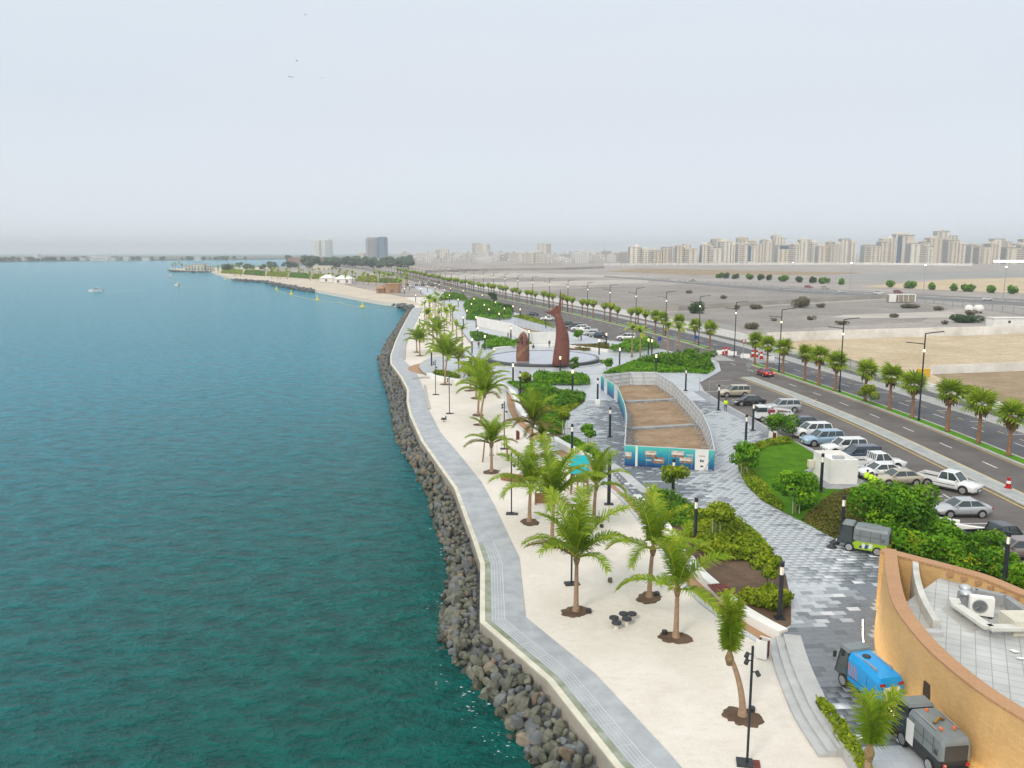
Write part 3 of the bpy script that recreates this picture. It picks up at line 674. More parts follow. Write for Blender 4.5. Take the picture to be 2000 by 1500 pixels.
# brown sector and yellow ring steps where the promenade meets the sculpture plaza
cc = G(829, 718, 0.06)
ring = thing('ring_steps', 'yellow striped ring steps on a brown half disc by the promenade', 'steps', (cc.x + 3.5, cc.y, 0.06))
def arc(r0, r1, a0, a1, z0, z1, name, m_):
    n = 24; A = [Vector((r1 * math.cos(a0 + (a1 - a0) * k / n), 1.35 * r1 * math.sin(a0 + (a1 - a0) * k / n), 0)) for k in range(n + 1)]
    B = [Vector((r0 * math.cos(a0 + (a1 - a0) * k / n), 1.35 * r0 * math.sin(a0 + (a1 - a0) * k / n), 0)) for k in range(n + 1)]
    MB().ribbon(A, B, z0, z1).build(name, m_, ring)
arc(4.4, 6.6, 2.0, 4.3, -0.05, 0.015, 'brown_paving', tan_m)
glow_m = mat('lit_step_edge', (0.75, 0.60, 0.25), 0.6, 0.0, emit=(1.0, 0.75, 0.25), estr=0.5)
for k in range(4):
    arc(4.0 - k * 0.45, 4.42 - k * 0.45, 2.0, 4.4, -0.05, 0.10 + 0.09 * k, 'ring_step', stone_m)
    arc(4.36 - k * 0.45, 4.46 - k * 0.45, 2.2, 4.35, -0.05, 0.106 + 0.09 * k, 'lit_edge', glow_m)
wall_line([(806, 740), (825, 738.5), (842, 738)], 0.06, 0.4, 0, 0.3, 'low_bench', stone_m, 'low grey stone bench across the promenade edge', 'bench')
wall_line([(829, 754), (831, 770), (838, 800)], 0.0, 0.25, 0, 0.25, 'low_edge_wall', kerb_m, 'thin grey edge upstand between promenade and upper sand')
wall_line([(789, 703), (792, 672), (806, 643)], 0.0, 0.25, 0, 0.3, 'low_edge_wall', kerb_m, 'thin grey edge upstand along the far promenade')

# ------------------------------------------------------------------ paving slabs near the camera
site_px = [(1174, 734), (1207, 757), (1220, 790), (1224, 812), (1220, 870), (1396, 880), (1387, 840), (1372, 807), (1350, 782), (1315, 747), (1282, 727), (1230, 727)]
SITE_TOP = Z_PAVE + 2.1
site = [Vector((p.x, p.y, 0)) for p in GL(site_px, SITE_TOP)]
bed1_px = [(1257, 962), (1310, 968), (1362, 990), (1392, 1005), (1432, 1022), (1482, 1047), (1512, 1082), (1535, 1125), (1545, 1175), (1545, 1220), (1530, 1230), (1450, 1180), (1388, 1130), (1362, 1108), (1330, 1062), (1290, 1010)]
lawn_px = [(1437, 872), (1439, 895), (1443, 918), (1458, 948), (1487, 977), (1525, 998), (1575, 1023), (1612, 1043), (1647, 1060), (1700, 1072), (1760, 1080), (1850, 1100), (1940, 1130), (2030, 1170), (2050, 1150), (1960, 1095), (1880, 1045), (1800, 1000), (1740, 962), (1708, 958), (1672, 938), (1579, 879), (1545, 858), (1500, 862), (1468, 874)]
bed4_px = [(988, 746), (1012, 758), (1013, 788), (1045, 823), (1076, 850), (1097, 850), (1110, 807), (1142, 785), (1144, 770), (1090, 759), (1050, 747)]
strip_px = [(1092, 858), (1152, 889), (1172, 898), (1176, 890), (1150, 872), (1112, 853)]
low_px = [(1592, 1372), (1612, 1372), (1640, 1410), (1670, 1450), (1700, 1500), (1740, 1560), (1700, 1560), (1665, 1490), (1630, 1440)]
bed1 = GL(bed1_px, Z_PAVE); lawn = GL(lawn_px, Z_PAVE); bed4 = GL(bed4_px, Z_PAVE); stripb = GL(strip_px, Z_PAVE); lowb = GL(low_px, Z_PAVE)
bl_top = GL([(1727, 1070), (1732, 1125), (1744, 1175), (1775, 1223), (1823, 1276), (1906, 1344), (2000, 1404), (2080, 1447)], 4.2)
bl_base = GL([(1716, 1168), (1709, 1215), (1708, 1262), (1719, 1307), (1737, 1343), (1762, 1384), (1800, 1416), (1838, 1445), (1884, 1500), (1960, 1575), (2050, 1640)], Z_PAVE)
bl_right = GL([(1727, 1070), (1825, 1095), (1925, 1122), (2000, 1152), (2120, 1200)], 4.2)
build_poly = [Vector((p.x, p.y, 0)) for p in bl_base] + [Vector((60, 20, 0))] + [Vector((p.x, p.y, 0)) for p in reversed(bl_right[1:])]
light_line = GL([(1470, 800), (1425, 840), (1405, 885), (1425, 940), (1480, 1000), (1540, 1045), (1575, 1090), (1572, 1130), (1562, 1170), (1552, 1205)], 0)
light2 = GL([(1140, 880), (1120, 830), (1150, 790), (1165, 760)], 0)
tr_ = random.Random(11); tiles = []
TA = 0.06; ca, sa = math.cos(TA), math.sin(TA); TW, TD = 0.75, 0.5
for iy in range(-10, 260):
    for ix in range(-20, 60):
        u = ix * TW + (TW / 2 if iy % 2 else 0); v = 34 + iy * TD
        x = u * ca - (v - 34) * sa + 10; yv = 34 + u * sa + (v - 34) * ca
        if yv < 33 or yv > 118 or x < 4 or x > 40: continue
        if not inside(x, yv, plaza_poly): continue
        if any(inside(x, yv, q) for q in (bed1, lawn, bed4, stripb, lowb, site, build_poly)): continue
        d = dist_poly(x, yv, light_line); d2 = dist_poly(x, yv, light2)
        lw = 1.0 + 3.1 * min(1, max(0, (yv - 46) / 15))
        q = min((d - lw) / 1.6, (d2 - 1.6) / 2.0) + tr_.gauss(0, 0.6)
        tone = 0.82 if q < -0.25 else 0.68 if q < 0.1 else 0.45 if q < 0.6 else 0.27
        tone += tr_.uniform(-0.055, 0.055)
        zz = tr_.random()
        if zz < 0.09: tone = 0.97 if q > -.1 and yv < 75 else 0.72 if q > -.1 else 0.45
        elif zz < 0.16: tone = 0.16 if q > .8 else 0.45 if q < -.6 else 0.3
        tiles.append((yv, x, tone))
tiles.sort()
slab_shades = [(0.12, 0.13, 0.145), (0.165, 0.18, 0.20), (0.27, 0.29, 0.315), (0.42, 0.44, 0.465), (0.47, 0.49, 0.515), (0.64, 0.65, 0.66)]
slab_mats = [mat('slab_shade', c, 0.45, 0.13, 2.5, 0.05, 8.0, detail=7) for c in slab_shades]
hw, hd = TW / 2 - 0.008, TD / 2 - 0.008
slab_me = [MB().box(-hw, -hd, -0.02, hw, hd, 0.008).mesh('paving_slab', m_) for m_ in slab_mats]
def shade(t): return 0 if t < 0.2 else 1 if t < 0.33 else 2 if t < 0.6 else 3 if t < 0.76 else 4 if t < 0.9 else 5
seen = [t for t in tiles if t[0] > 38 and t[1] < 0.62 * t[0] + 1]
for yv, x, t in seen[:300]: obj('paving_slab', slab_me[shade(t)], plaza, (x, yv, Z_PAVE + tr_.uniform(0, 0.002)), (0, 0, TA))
got = set((t[0], t[1]) for t in seen[:300])
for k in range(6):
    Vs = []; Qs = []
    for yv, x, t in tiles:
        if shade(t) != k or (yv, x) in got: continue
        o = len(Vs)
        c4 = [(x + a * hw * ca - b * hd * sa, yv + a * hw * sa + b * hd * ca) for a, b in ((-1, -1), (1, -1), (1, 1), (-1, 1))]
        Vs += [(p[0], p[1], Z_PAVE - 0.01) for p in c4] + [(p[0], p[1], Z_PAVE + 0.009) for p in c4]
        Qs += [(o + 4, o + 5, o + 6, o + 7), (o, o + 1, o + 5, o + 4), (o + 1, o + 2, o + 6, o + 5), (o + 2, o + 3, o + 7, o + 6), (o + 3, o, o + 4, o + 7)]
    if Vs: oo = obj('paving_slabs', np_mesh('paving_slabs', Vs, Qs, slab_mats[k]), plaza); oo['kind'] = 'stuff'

# ------------------------------------------------------------------ sculpture plaza: pool, fish head, fish tail
pc = G(1061, 703, Z_PAVE); PR = 11.2
poolr = thing('fountain_pool', 'round raised pool with dark stone rim round the fish sculptures', 'fountain', (pc.x, pc.y, Z_PAVE))
dstone_m = mat('dark_basin_stone', (0.10, 0.105, 0.115), 0.35, 0.15, 0.8)
MB().lathe([(PR, 0.0), (PR, 0.62), (PR - 0.6, 0.64), (PR - 0.6, 0.0)], 72).build('basin_rim', dstone_m, poolr)
poolw_m = mat('still_pool_water', (0.30, 0.32, 0.36), 0.04, 0.0, spec=0.9, coat=0.5)
MB().lathe([(PR - 0.58, 0.3), (PR - 0.58, 0.60), (0.01, 0.60)], 72).build('pool_water', poolw_m, poolr)
rn = 40; A = [Vector(((PR + 1.5) * math.cos(a), (PR + 1.5) * math.sin(a), 0)) for a in [math.pi * (1.0 + k / rn) for k in range(rn + 1)]]
B = [Vector(((PR + 0.9) * math.cos(a), (PR + 0.9) * math.sin(a), 0)) for a in [math.pi * (1.0 + k / rn) for k in range(rn + 1)]]
MB().ribbon(A, B, 0.0, 0.16).build('outer_step', stone_m, poolr)
A = [Vector(((PR + 0.92) * math.cos(a), (PR + 0.92) * math.sin(a), 0)) for a in [math.pi * (1.0 + k / rn) for k in range(rn + 1)]]
B = [Vector(((PR + 0.02) * math.cos(a), (PR + 0.02) * math.sin(a), 0)) for a in [math.pi * (1.0 + k / rn) for k in range(rn + 1)]]
MB().ribbon(A, B, 0.0, 0.05).build('channel', dark_m, poolr)
L = smooth(GL([(965, 684), (1000, 680), (1060, 677), (1110, 679), (1150, 683), (1190, 688)], Z_PAVE), 6)
tag(MB().ribbon(offset(L, -0.4), offset(L, 0.4), 0.3, 1.0).build('seat_wall', white_m), 'white curved seat wall behind the fish sculptures', 'wall')
# outer paving ring of pale concrete
n = 60; struct(MB().ribbon([Vector((pc.x - 3 + 21 * math.cos(6.2832 * k / n), pc.y + 24 * math.sin(6.2832 * k / n), 0)) for k in range(n // 2, n + 1)], [Vector((pc.x - 3 + 20.3 * math.cos(6.2832 * k / n), pc.y + 23.2 * math.sin(6.2832 * k / n), 0)) for k in range(n // 2, n + 1)], 0.3, Z_PAVE + 0.006).build('paving_ring', kerb_m))
rust_m = brick_mat('rust_red_scale_tile', (0.16, 0.048, 0.032), (0.215, 0.068, 0.044), (0.10, 0.032, 0.024), 0.5, 0.22, 0.012, 0.5, axes='xz', bump=0.5)
rustd_m = mat('dark_rust', (0.075, 0.028, 0.024), 0.5, 0.15, 1.0)
gold_m = brick_mat('tan_scale_tile', (0.33, 0.17, 0.085), (0.27, 0.13, 0.07), (0.16, 0.06, 0.04), 0.5, 0.22, 0.012, 0.5, axes='xz', bump=0.4)
belly_m = brick_mat('red_brown_scale', (0.20, 0.085, 0.05), (0.24, 0.10, 0.06), (0.12, 0.04, 0.03), 0.5, 0.22, 0.012, 0.5, axes='xz', bump=0.5)
tb = G(1095, 713, Z_PAVE + 0.6)
S = tb.y / F_PX          # metres per photo pixel at the tail
tail = thing('fish_tail_sculpture', 'tall rust red fish tail sculpture rising from the round pool', 'sculpture', tuple(tb))
def rings_from(rows, depth, n=14):
    out = []
    for cx, hwid, z, dp in rows:
        out.append([(cx + hwid * math.cos(q) * (0.9 + 0.1 * abs(math.cos(q))), dp * math.sin(q), z) for q in [2 * math.pi * k / n for k in range(n)]])
    return out
rows = [(0, 17, 0, 13), (1, 16.5, 14, 12.5), (2, 15.5, 30, 11.5), (3, 14, 46, 10.5), (2.5, 12.5, 60, 9.5), (0.5, 10.5, 74, 8), (-3, 8.4, 86, 6.5), (-6, 7.4, 95, 5), (-8, 7.6, 101, 4.2)]
MB().loft(rings_from([(a * S, b * S, c * S, d * S) for a, b, c, d in rows], 1)).build('tail_stem', rust_m, tail, sm=True)
# flukes: tall right one rising to a point, short left one pointing out
def fluke(px_outline, th, name, m_):
    P = [(x * S, z * S) for x, z in px_outline]; n = len(P)
    tr3 = tessellate_polygon([[Vector((x, z, 0)) for x, z in P]]); m = MB()
    cx = sum(p[0] for p in P) / n; cz = sum(p[1] for p in P) / n
    V = [(x, -0.04, z) for x, z in P] + [(x, 0.04, z) for x, z in P] + [(cx + (x - cx) * 0.72, -th, cz + (z - cz) * 0.72) for x, z in P] + [(cx + (x - cx) * 0.72, th, cz + (z - cz) * 0.72) for x, z in P]
    Fs = []
    for i in range(n):
        j = (i + 1) % n
        Fs += [(i, j, n + j, n + i), (i, 2 * n + i, 2 * n + j, j), (n + i, n + j, 3 * n + j, 3 * n + i)]
    for a, b, c in tr3: Fs += [(2 * n + a, 2 * n + b, 2 * n + c), (3 * n + c, 3 * n + b, 3 * n + a)]
    m.add(V, Fs).build(name, m_, tail, sm=False)
fluke([(-15.5, 95), (-13, 104), (-9, 110), (-5, 118), (-3.5, 128), (-2.5, 140), (-2, 149), (-0.8, 140), (0.2, 126), (0.2, 112), (-1.2, 100), (-2, 94), (-8, 92)], 0.30, 'right_fluke', rust_m)
fluke([(-34, 105.5), (-27, 105), (-20, 108), (-13, 113), (-8, 118), (-6, 110), (-7, 101), (-12, 97), (-18, 99), (-26, 102)], 0.26, 'left_fluke', rust_m)
hb = G(1021, 704, Z_PAVE + 0.6); S2 = hb.y / F_PX
head = thing('fish_head_sculpture', 'rust red fish head sculpture with open mouth pointing up from the pool', 'sculpture', tuple(hb))
rowsh = [(0, 12.5, -8, 11), (0, 13, 0, 11.5), (0, 13.3, 12, 12), (0.2, 12.8, 24, 11.5), (0.3, 11.6, 36, 10), (0.6, 9.3, 46, 8), (0.8, 6.5, 52, 5.6), (0.9, 3.2, 55.5, 3), (1, 0.5, 57, 0.5)]
MB().loft(rings_from([(a * S2, b * S2, c * S2, d * S2) for a, b, c, d in rowsh], 1)).build('head_body', belly_m, head, sm=True)
m = MB(); rr_ = []
for k in range(9):
    t = k / 8; z = (29 + 25 * t) * S2; w = (0.6 + 4.6 * math.sin(math.pi * min(1, t * 1.05)) ** 0.8) * S2 * (0.75 if t < 0.4 else 1)
    i = min(range(len(rowsh) - 1), key=lambda q: abs(rowsh[q][2] * S2 - z)); yy = -(rowsh[i][3] + (rowsh[i + 1][3] - rowsh[i][3]) * max(0, min(1, (z / S2 - rowsh[i][2]) / (rowsh[i + 1][2] - rowsh[i][2])))) * S2 - 0.1
    rr_.append([((-1.5) * S2 - w, yy + 0.25, z), ((-1.5) * S2, yy - 0.05, z), ((-1.5) * S2 + w, yy + 0.25, z), ((-1.5) * S2, yy + 0.5, z)])
m.loft(rr_); m.build('mouth', rustd_m, head)
m = MB(); bandr = []
for k in range(11):
    a = math.radians(-160 + k * 14); z = (4 + 5.5 * abs(k - 2) ** 0.75) * S2
    bandr.append([(13.35 * S2 * math.cos(a), 12.2 * S2 * math.sin(a), z), (13.7 * S2 * math.cos(a), 12.6 * S2 * math.sin(a), z + 0.2), (13.5 * S2 * math.cos(a), 12.3 * S2 * math.sin(a), z + 0.85)])
m.loft(bandr); m.build('gill_band', gold_m, head)
for sx in (-1, 1):
    m = MB(); m.tube([(sx * 9.6 * S2, -7.6 * S2, 38 * S2), (sx * 10.3 * S2, -8.2 * S2, 38.2 * S2)], [0.32, 0.22], 12); m.build('eye', rustd_m, head)
# ------------------------------------------------------------------ planting: builders
def leaves(P, N, size, aspect=0.55, seed=0, tone=None):
    """one small leaf-shaped quad per point"""
    r = np.random.default_rng(seed); n = len(P)
    d = N + r.normal(0, 0.6, (n, 3)); d /= np.linalg.norm(d, axis=1, keepdims=True) + 1e-9
    a = np.cross(d, r.normal(0, 1, (n, 3))); a /= np.linalg.norm(a, axis=1, keepdims=True) + 1e-9
    b = np.cross(d, a); s = (size * r.uniform(0.6, 1.3, n))[:, None]
    V = np.stack([P - a * s, P + b * s * aspect - a * s * 0.1, P + a * s, P - b * s * aspect - a * s * 0.1], 1).reshape(-1, 3)
    Q = np.arange(4 * n).reshape(n, 4)
    t = r.uniform(0.1, 0.9, n) if tone is None else np.clip(tone + r.uniform(-0.22, 0.22, n), 0, 1)
    return V, Q, t
def leaf_mesh(name, parts, m):
    Vs, Qs, Ts, o = [], [], [], 0
    for V, Q, t in parts: Vs.append(V); Qs.append(Q + o); Ts.append(t); o += len(V)
    return np_mesh(name, np.concatenate(Vs), np.concatenate(Qs), m, np.concatenate(Ts))
def hash_noise(X, Y, s, seed):
    r = np.random.default_rng(seed); ph = r.uniform(0, 6.28, (6, 2)); k = r.normal(0, 1, (6, 2)) / s
    return sum(np.sin(k[i, 0] * X * 2 + ph[i, 0]) * np.sin(k[i, 1] * Y * 2 + ph[i, 1]) for i in range(6)) / 3.0
def bed_mass(name, poly, z, h, dens, size, m, seed, label=None, cat=None, clump=1.2, hvar=0.5, round_=0.5, kind='stuff'):
    """a planted mass: leaves filling a bumpy hedge volume over a polygon, on a low twiggy core"""
    xs = [p[0] for p in poly]; ys_ = [p[1] for p in poly]; r = np.random.default_rng(seed)
    A = (max(xs) - min(xs)) * (max(ys_) - min(ys_)); n = int(A * dens)
    X = r.uniform(min(xs), max(xs), n); Y = r.uniform(min(ys_), max(ys_), n); k = inside_np(X, Y, poly); X, Y = X[k], Y[k]
    L = [tuple(p[:2]) for p in poly] + [tuple(poly[0][:2])]
    D = np.full(X.shape, 1e9)
    for a, b in zip(L[:-1], L[1:]):
        dx, dy = b[0] - a[0], b[1] - a[1]; q = dx * dx + dy * dy + 1e-9
        t = np.clip(((X - a[0]) * dx + (Y - a[1]) * dy) / q, 0, 1); D = np.minimum(D, np.hypot(X - a[0] - t * dx, Y - a[1] - t * dy))
    top = h * (1 + hvar * hash_noise(X, Y, clump, seed)) * np.clip(D / round_, 0.25, 1) ** 0.5
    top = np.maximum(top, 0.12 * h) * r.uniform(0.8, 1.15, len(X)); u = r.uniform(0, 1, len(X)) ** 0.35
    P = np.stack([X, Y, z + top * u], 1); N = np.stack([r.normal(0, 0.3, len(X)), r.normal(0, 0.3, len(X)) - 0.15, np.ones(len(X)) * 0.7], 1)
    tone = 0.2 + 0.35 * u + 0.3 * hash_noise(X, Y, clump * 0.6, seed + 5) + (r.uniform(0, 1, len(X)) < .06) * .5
    o = obj(name, leaf_mesh(name, [leaves(P, N, size, 0.6, seed, tone)], m))
    return tag(o, label, cat, kind=kind)
def blob_points(c, rad, n, r):
    d = r.normal(0, 1, (n, 3)); d /= np.linalg.norm(d, axis=1, keepdims=True)
    q = r.uniform(0.45, 1, (n, 1)) ** 0.5; return np.array(c) + d * q * np.array(rad), d
def crown_mesh(name, m, blobs, leaf, n, seed):
    r = np.random.default_rng(seed); parts = []
    for c, rad in blobs:
        k = max(20, int(n * rad[0] * rad[1])); P, d = blob_points(c, rad, k, r)
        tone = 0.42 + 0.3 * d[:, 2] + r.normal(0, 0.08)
        parts.append(leaves(P, d, leaf, 0.6, int(r.integers(1e6)), tone))
    return leaf_mesh(name, parts, m)

# ---- coconut palm
def frond_mesh(seed, e0, droop, L=2.5, m=None, n=44, fold=0.5, width=0.52, wind=0.0):
    r = np.random.default_rng(seed); V, Q, T = [], [], []; p = np.array([0.0, 0, 0]); e = math.radians(e0); az = 0.0
    pts = []; S_ = 24
    for i in range(S_ + 1):
        t = i / S_; pts.append((p.copy(), e, az)); ds = L / S_
        p = p + ds * np.array([math.cos(e) * math.cos(az), math.cos(e) * math.sin(az), math.sin(e)])
        e -= math.radians(droop) / S_ * (0.35 + 1.3 * t); az += wind / S_ * t
    def at(t):
        k = min(int(t * S_), S_ - 1); f = t * S_ - k; a, b = pts[k], pts[k + 1]
        return a[0] * (1 - f) + b[0] * f, a[1] * (1 - f) + b[1] * f, a[2] * (1 - f) + b[2] * f
    # rachis
    for i in range(S_):
        a, b = pts[i], pts[i + 1]; wa, wb = 0.035 * (1 - i / S_) + 0.008, 0.035 * (1 - (i + 1) / S_) + 0.008
        for off in ((0, 1, 0), (0, 0, 1)):
            o = np.array(off); k = len(V); V += [a[0] - o * wa, a[0] + o * wa, b[0] + o * wb, b[0] - o * wb]; Q.append((k, k + 1, k + 2, k + 3)); T.append(0.95)
    for side in (-1, 1):
        for i in range(n):
            t = 0.13 + 0.87 * (i + r.uniform(-0.3, 0.3)) / n; t = min(max(t, 0.1), 0.99); b, e, az = at(t)
            fw = np.array([math.cos(e) * math.cos(az), math.cos(e) * math.sin(az), math.sin(e)]); sd_ = np.array([-math.sin(az), math.cos(az), 0]) * side; up = np.cross(fw, sd_) * side
            ln_ = width * (math.sin(math.pi * (0.12 + 0.8 * t)) ** 0.7) * r.uniform(0.8, 1.15) + 0.08
            d1 = fw * (0.55 + 0.5 * t) + sd_ * (1.0 - 0.35 * t) + up * (fold + r.uniform(-0.15, 0.15)); d1 /= np.linalg.norm(d1)
            d2 = d1 + np.array([0, 0, -0.75]) + r.normal(0, 0.12, 3); d2 /= np.linalg.norm(d2)
            w = 0.025; mid = b + d1 * ln_ * 0.55; tip_ = mid + d2 * ln_ * 0.55; wv = fw * w
            k = len(V); V += [b - wv, b + wv, mid + wv * 1.05, mid - wv * 1.05, tip_ + wv * 0.2, tip_ - wv * 0.2]
            Q += [(k, k + 1, k + 2, k + 3), (k + 3, k + 2, k + 4, k + 5)]; tt = 0.28 + 0.25 * t + r.uniform(-0.2, 0.25); T += [tt, tt + 0.05]
    return np_mesh('frond', np.array(V), np.array(Q), m or frond_m, np.clip(T, 0, 1))
FR = {}
for e0 in (84, 70, 56, 42, 26, 8):
    FR[e0] = [frond_mesh(e0 * 10 + k, e0, {84: 38, 70: 60, 56: 72, 42: 80, 26: 78, 8: 70}[e0] * (0.85 + 0.2 * k), L=2.55 - 0.1 * k + (0.15 if e0 > 50 else 0), wind=(k - 1) * 0.35) for k in range(3)]
FRD = {e0: [frond_mesh(e0 * 10 + 7 + k, e0, 70, L=2.2, m=frond_dry_m, n=34, width=0.42) for k in range(2)] for e0 in (70, 42, 26, 8)}
FRV = {84: frond_mesh(991, 86, 34, 2.6, n=64, width=0.8, fold=0.15), 70: frond_mesh(992, 76, 26, 2.6, n=64, width=0.8, fold=0.15)}
def trunk_mesh(h, r0, r1, lean, name='trunk', m=None, rings=22, seed=0, n=10):
    r = random.Random(seed); pts, rad = [], []
    for i in range(rings * 2 + 1):
        t = i / (rings * 2); b = 1 + (0.05 if i % 2 == 0 else -0.04)
        base = r0 * (1.55 - 0.55 * min(1, t * 7)) if t < 0.15 else r0 + (r1 - r0) * t
        pts.append((lean[0] * t * t, lean[1] * t * t, h * t)); rad.append(base * b)
    return MB().tube(pts, rad, n).mesh(name, m or trunk_m, True)
soil_pit_me = None
def coconut(px, py, py_top, label, seed, style='full', lean=(0, 0), z=Z_SAND, pit=True, h=None, nf=None, tr=0.17, yaw=None):
    r = random.Random(seed); b = G(px, py, z); H = height_at(px, py, py_top, z) if h is None else h
    root = thing('coconut_palm', label, 'palm', (b.x, b.y, z), 0, 'coconut palms on the beach park')
    near = b.y < 150
    ht = H * {'full': 0.52, 'tied': 0.52, 'sparse': 0.50, 'vee': 0.40, 'dry': 0.55}[style]
    k = max(0.75, min(1.75, (H - ht) / {'full': 2.0, 'tied': 2.55, 'sparse': 2.1, 'vee': 2.9, 'dry': 1.9}[style]))
    obj('trunk', trunk_mesh(ht, tr, 0.105, lean, seed=seed), root)
    top = Vector((lean[0], lean[1], ht - 0.12))
    cs = MB(); cs.tube([(top.x, top.y, ht - 0.5), (top.x, top.y, ht - 0.15), (top.x, top.y, ht + 0.3)], [0.13, 0.22, 0.07], 8); cs.build('crown_shaft', fibre_m, root, sm=True)
    if style == 'tied': plan = [84] * 7 + [84] * 5
    elif style == 'vee': plan = [84] * 3 + [70] * 6 + [84] * 2
    elif style == 'sparse': plan = [84] * 3 + [70] * 2 + [56] * 2 + [26, 26, 8]
    elif style == 'dry': plan = [84] * 2 + [70] * 3 + [56] * 3 + [42] * 3 + [26] * 4 + [8] * 3
    else: plan = [84] * 2 + [70] * 4 + [56] * 3 + [42] * 3 + [26] * 2
    if nf: plan = plan[:nf]
    if style == 'vee':
        for az, e0, s in ((3.05, 84, 1.15), (0.25, 70, 1.1), (1.4, 84, 0.95), (-0.5, 84, 1.0), (-1.6, 84, 0.7)):
            obj('frond', FRV[e0], root, top, (0, 0, az), s * k)
        plan = []
    a = r.uniform(0, 6.28)
    for i, e0 in enumerate(plan):
        a += 2.399 + r.uniform(-0.25, 0.25)
        dry = style == 'dry' and e0 < 60 and r.random() < 0.7 or (style == 'full' and e0 == 26 and r.random() < 0.25)
        me = r.choice(FRD[min(FRD, key=lambda q: abs(q - e0))]) if dry else r.choice(FR[e0])
        s = k * r.uniform(0.85, 1.1)
        obj('frond', me, root, top, (r.uniform(-0.12, 0.12), -0.16 if style == 'tied' else r.uniform(-0.1, 0.1), a), s)
    if pit:
        m = MB(); rr2 = random.Random(seed + 3); n = 28; ph = rr2.uniform(0, 6)
        rim = [1.0 + rr2.uniform(-0.13, 0.13) + 0.14 * math.sin(ph + 6.2832 * 2 * i / n) for i in range(n)]
        m.loft([[(R * rim[i] * math.cos(6.2832 * i / n), R * rim[i] * math.sin(6.2832 * i / n), zz) for i in range(n)] for R, zz in ((0.86, 0.005), (0.8, 0.06), (0.5, 0.03), (0.15, 0.1))])
        m.build('planting_pit', soil_m, root)
    return root
near_palms = [
    (1125, 1195, 985, 'full bushy coconut palm nearest the sea walkway', 11, 'full', (0, 0)),
    (1268, 1168, 972, 'coconut palm with a frond drooping left beside the dark red bench path', 12, 'sparse', (0.15, 0)),
    (1320, 1246, 1048, 'coconut palm in the foreground sand right of the mushroom stools', 13, 'sparse', (0.0, 0)),
    (1450, 1400, 1165, 'slim palm with tied upright fronds next to the black spotlight pole', 14, 'tied', (-0.75, 0)),
    (1034, 1020, 880, 'coconut palm left of the wooden play tower', 16, 'full', (0.1, 0)),
    (1078, 1062, 885, 'dark green coconut palm in front of the wooden play tower', 17, 'full', (0.15, 0)),
    (1160, 1015, 878, 'sparse coconut palm with one long frond reaching toward the banner', 18, 'sparse', (0.15, 0)),
    (960, 922, 812, 'coconut palm standing over the timber swing', 19, 'full', (0, 0)),
    (1037, 892, 772, 'straggly dry coconut palm below the green garden', 20, 'dry', (0.2, 0)),
    (1068, 890, 815, 'leaning dry coconut palm beside the white S curved wall', 21, 'dry', (-0.5, 0)),
    (939, 830, 715, 'nearest of the palm row along the upper sand, tall with wide crown', 22, 'full', (0.5, 0)),
    (934, 811, 700, 'second palm of the row along the upper sand', 23, 'full', (0.3, 0)),
    (930, 778, 690, 'third palm of the row along the upper sand', 24, 'full', (0.4, 0)),
    (919, 763, 700, 'fourth and lowest palm of the row along the upper sand', 25, 'full', (0, 0)),
    (869, 751, 648, 'tall palm beside the white planter wall at the promenade', 26, 'full', (0.5, 0)),
    (866, 732, 650, 'palm right behind the tall one in the promenade planter', 27, 'full', (0, 0)),
    (896, 733, 672, 'short palm at the right end of the promenade planter', 28, 'full', (0, 0)),
    (820, 695, 638, 'right palm of the pair on far sand next to the promenade', 29, 'full', (0, 0)),
    (814, 688, 640, 'left palm of the pair on far sand next to the promenade', 30, 'full', (0, 0)),
    (854, 687, 618, 'tall palm on the far sand left of the fish head', 31, 'full', (0, 0)),
]
for q in near_palms: coconut(q[0], q[1], q[2], q[3], q[4], q[5], q[6])
# the palm at the bottom edge before the yellow wall
coconut(1690, 1545, 1338, 'palm with V shaped fronds before the yellow curved wall', 15, 'vee', (0.05, 0), Z_PAVE, False, nf=11)
far_pool = []
def palm_lite(seed, hgt, m=None):
    """small version for palms seen far away: trunk and one crown"""
    Vs, Qs, Ts, o = [], [], [], 0
    r = np.random.default_rng(seed)
    for i in range(12):
        e = math.radians([80, 65, 50, 38, 20][i % 5]); a = i * 2.4 + r.uniform(-.3, .3); L = r.uniform(1.9, 2.5); p = np.array([0, 0, hgt - 0.1]); S_ = 5; w0 = 0.42
        for s in range(S_):
            d = np.array([math.cos(e) * math.cos(a), math.cos(e) * math.sin(a), math.sin(e)]); sdv = np.array([-math.sin(a), math.cos(a), 0]); q = p + d * L / S_
            wa = w0 * math.sin(math.pi * (0.15 + 0.8 * s / S_)); wb = w0 * math.sin(math.pi * (0.15 + 0.8 * (s + 1) / S_))
            for sg in (-1, 1):
                dn = np.array([0, 0, -0.35]); 
                Vs += [p, p + (sdv * sg + dn) * wa * 0.8 + d * 0.15, q + (sdv * sg + dn) * wb * 0.55 + d * 0.1, q]; Qs.append((o, o + 1, o + 2, o + 3)); Ts.append(np.clip(0.3 + 0.12 * s + r.uniform(-.2, .2), 0, 1)); o += 4
            p = q; e -= math.radians(19)
    return np_mesh('crown', np.array(Vs), np.array(Qs), m or frond_m, Ts)
PL = [(h_, trunk_mesh(h_, 0.16, 0.11, (0, 0), rings=5, n=6), palm_lite(i, h_)) for i, h_ in enumerate((3.4, 4.2, 5.0))]
def far_palm(x, y, z, label, group, k, s=1.0):
    h_, t_, c_ = PL[k % 3]; root = thing('palm', label, 'palm', (x, y, z), rnd.uniform(0, 6.28), group, s)
    obj('trunk', t_, root); obj('crown', c_, root); return root
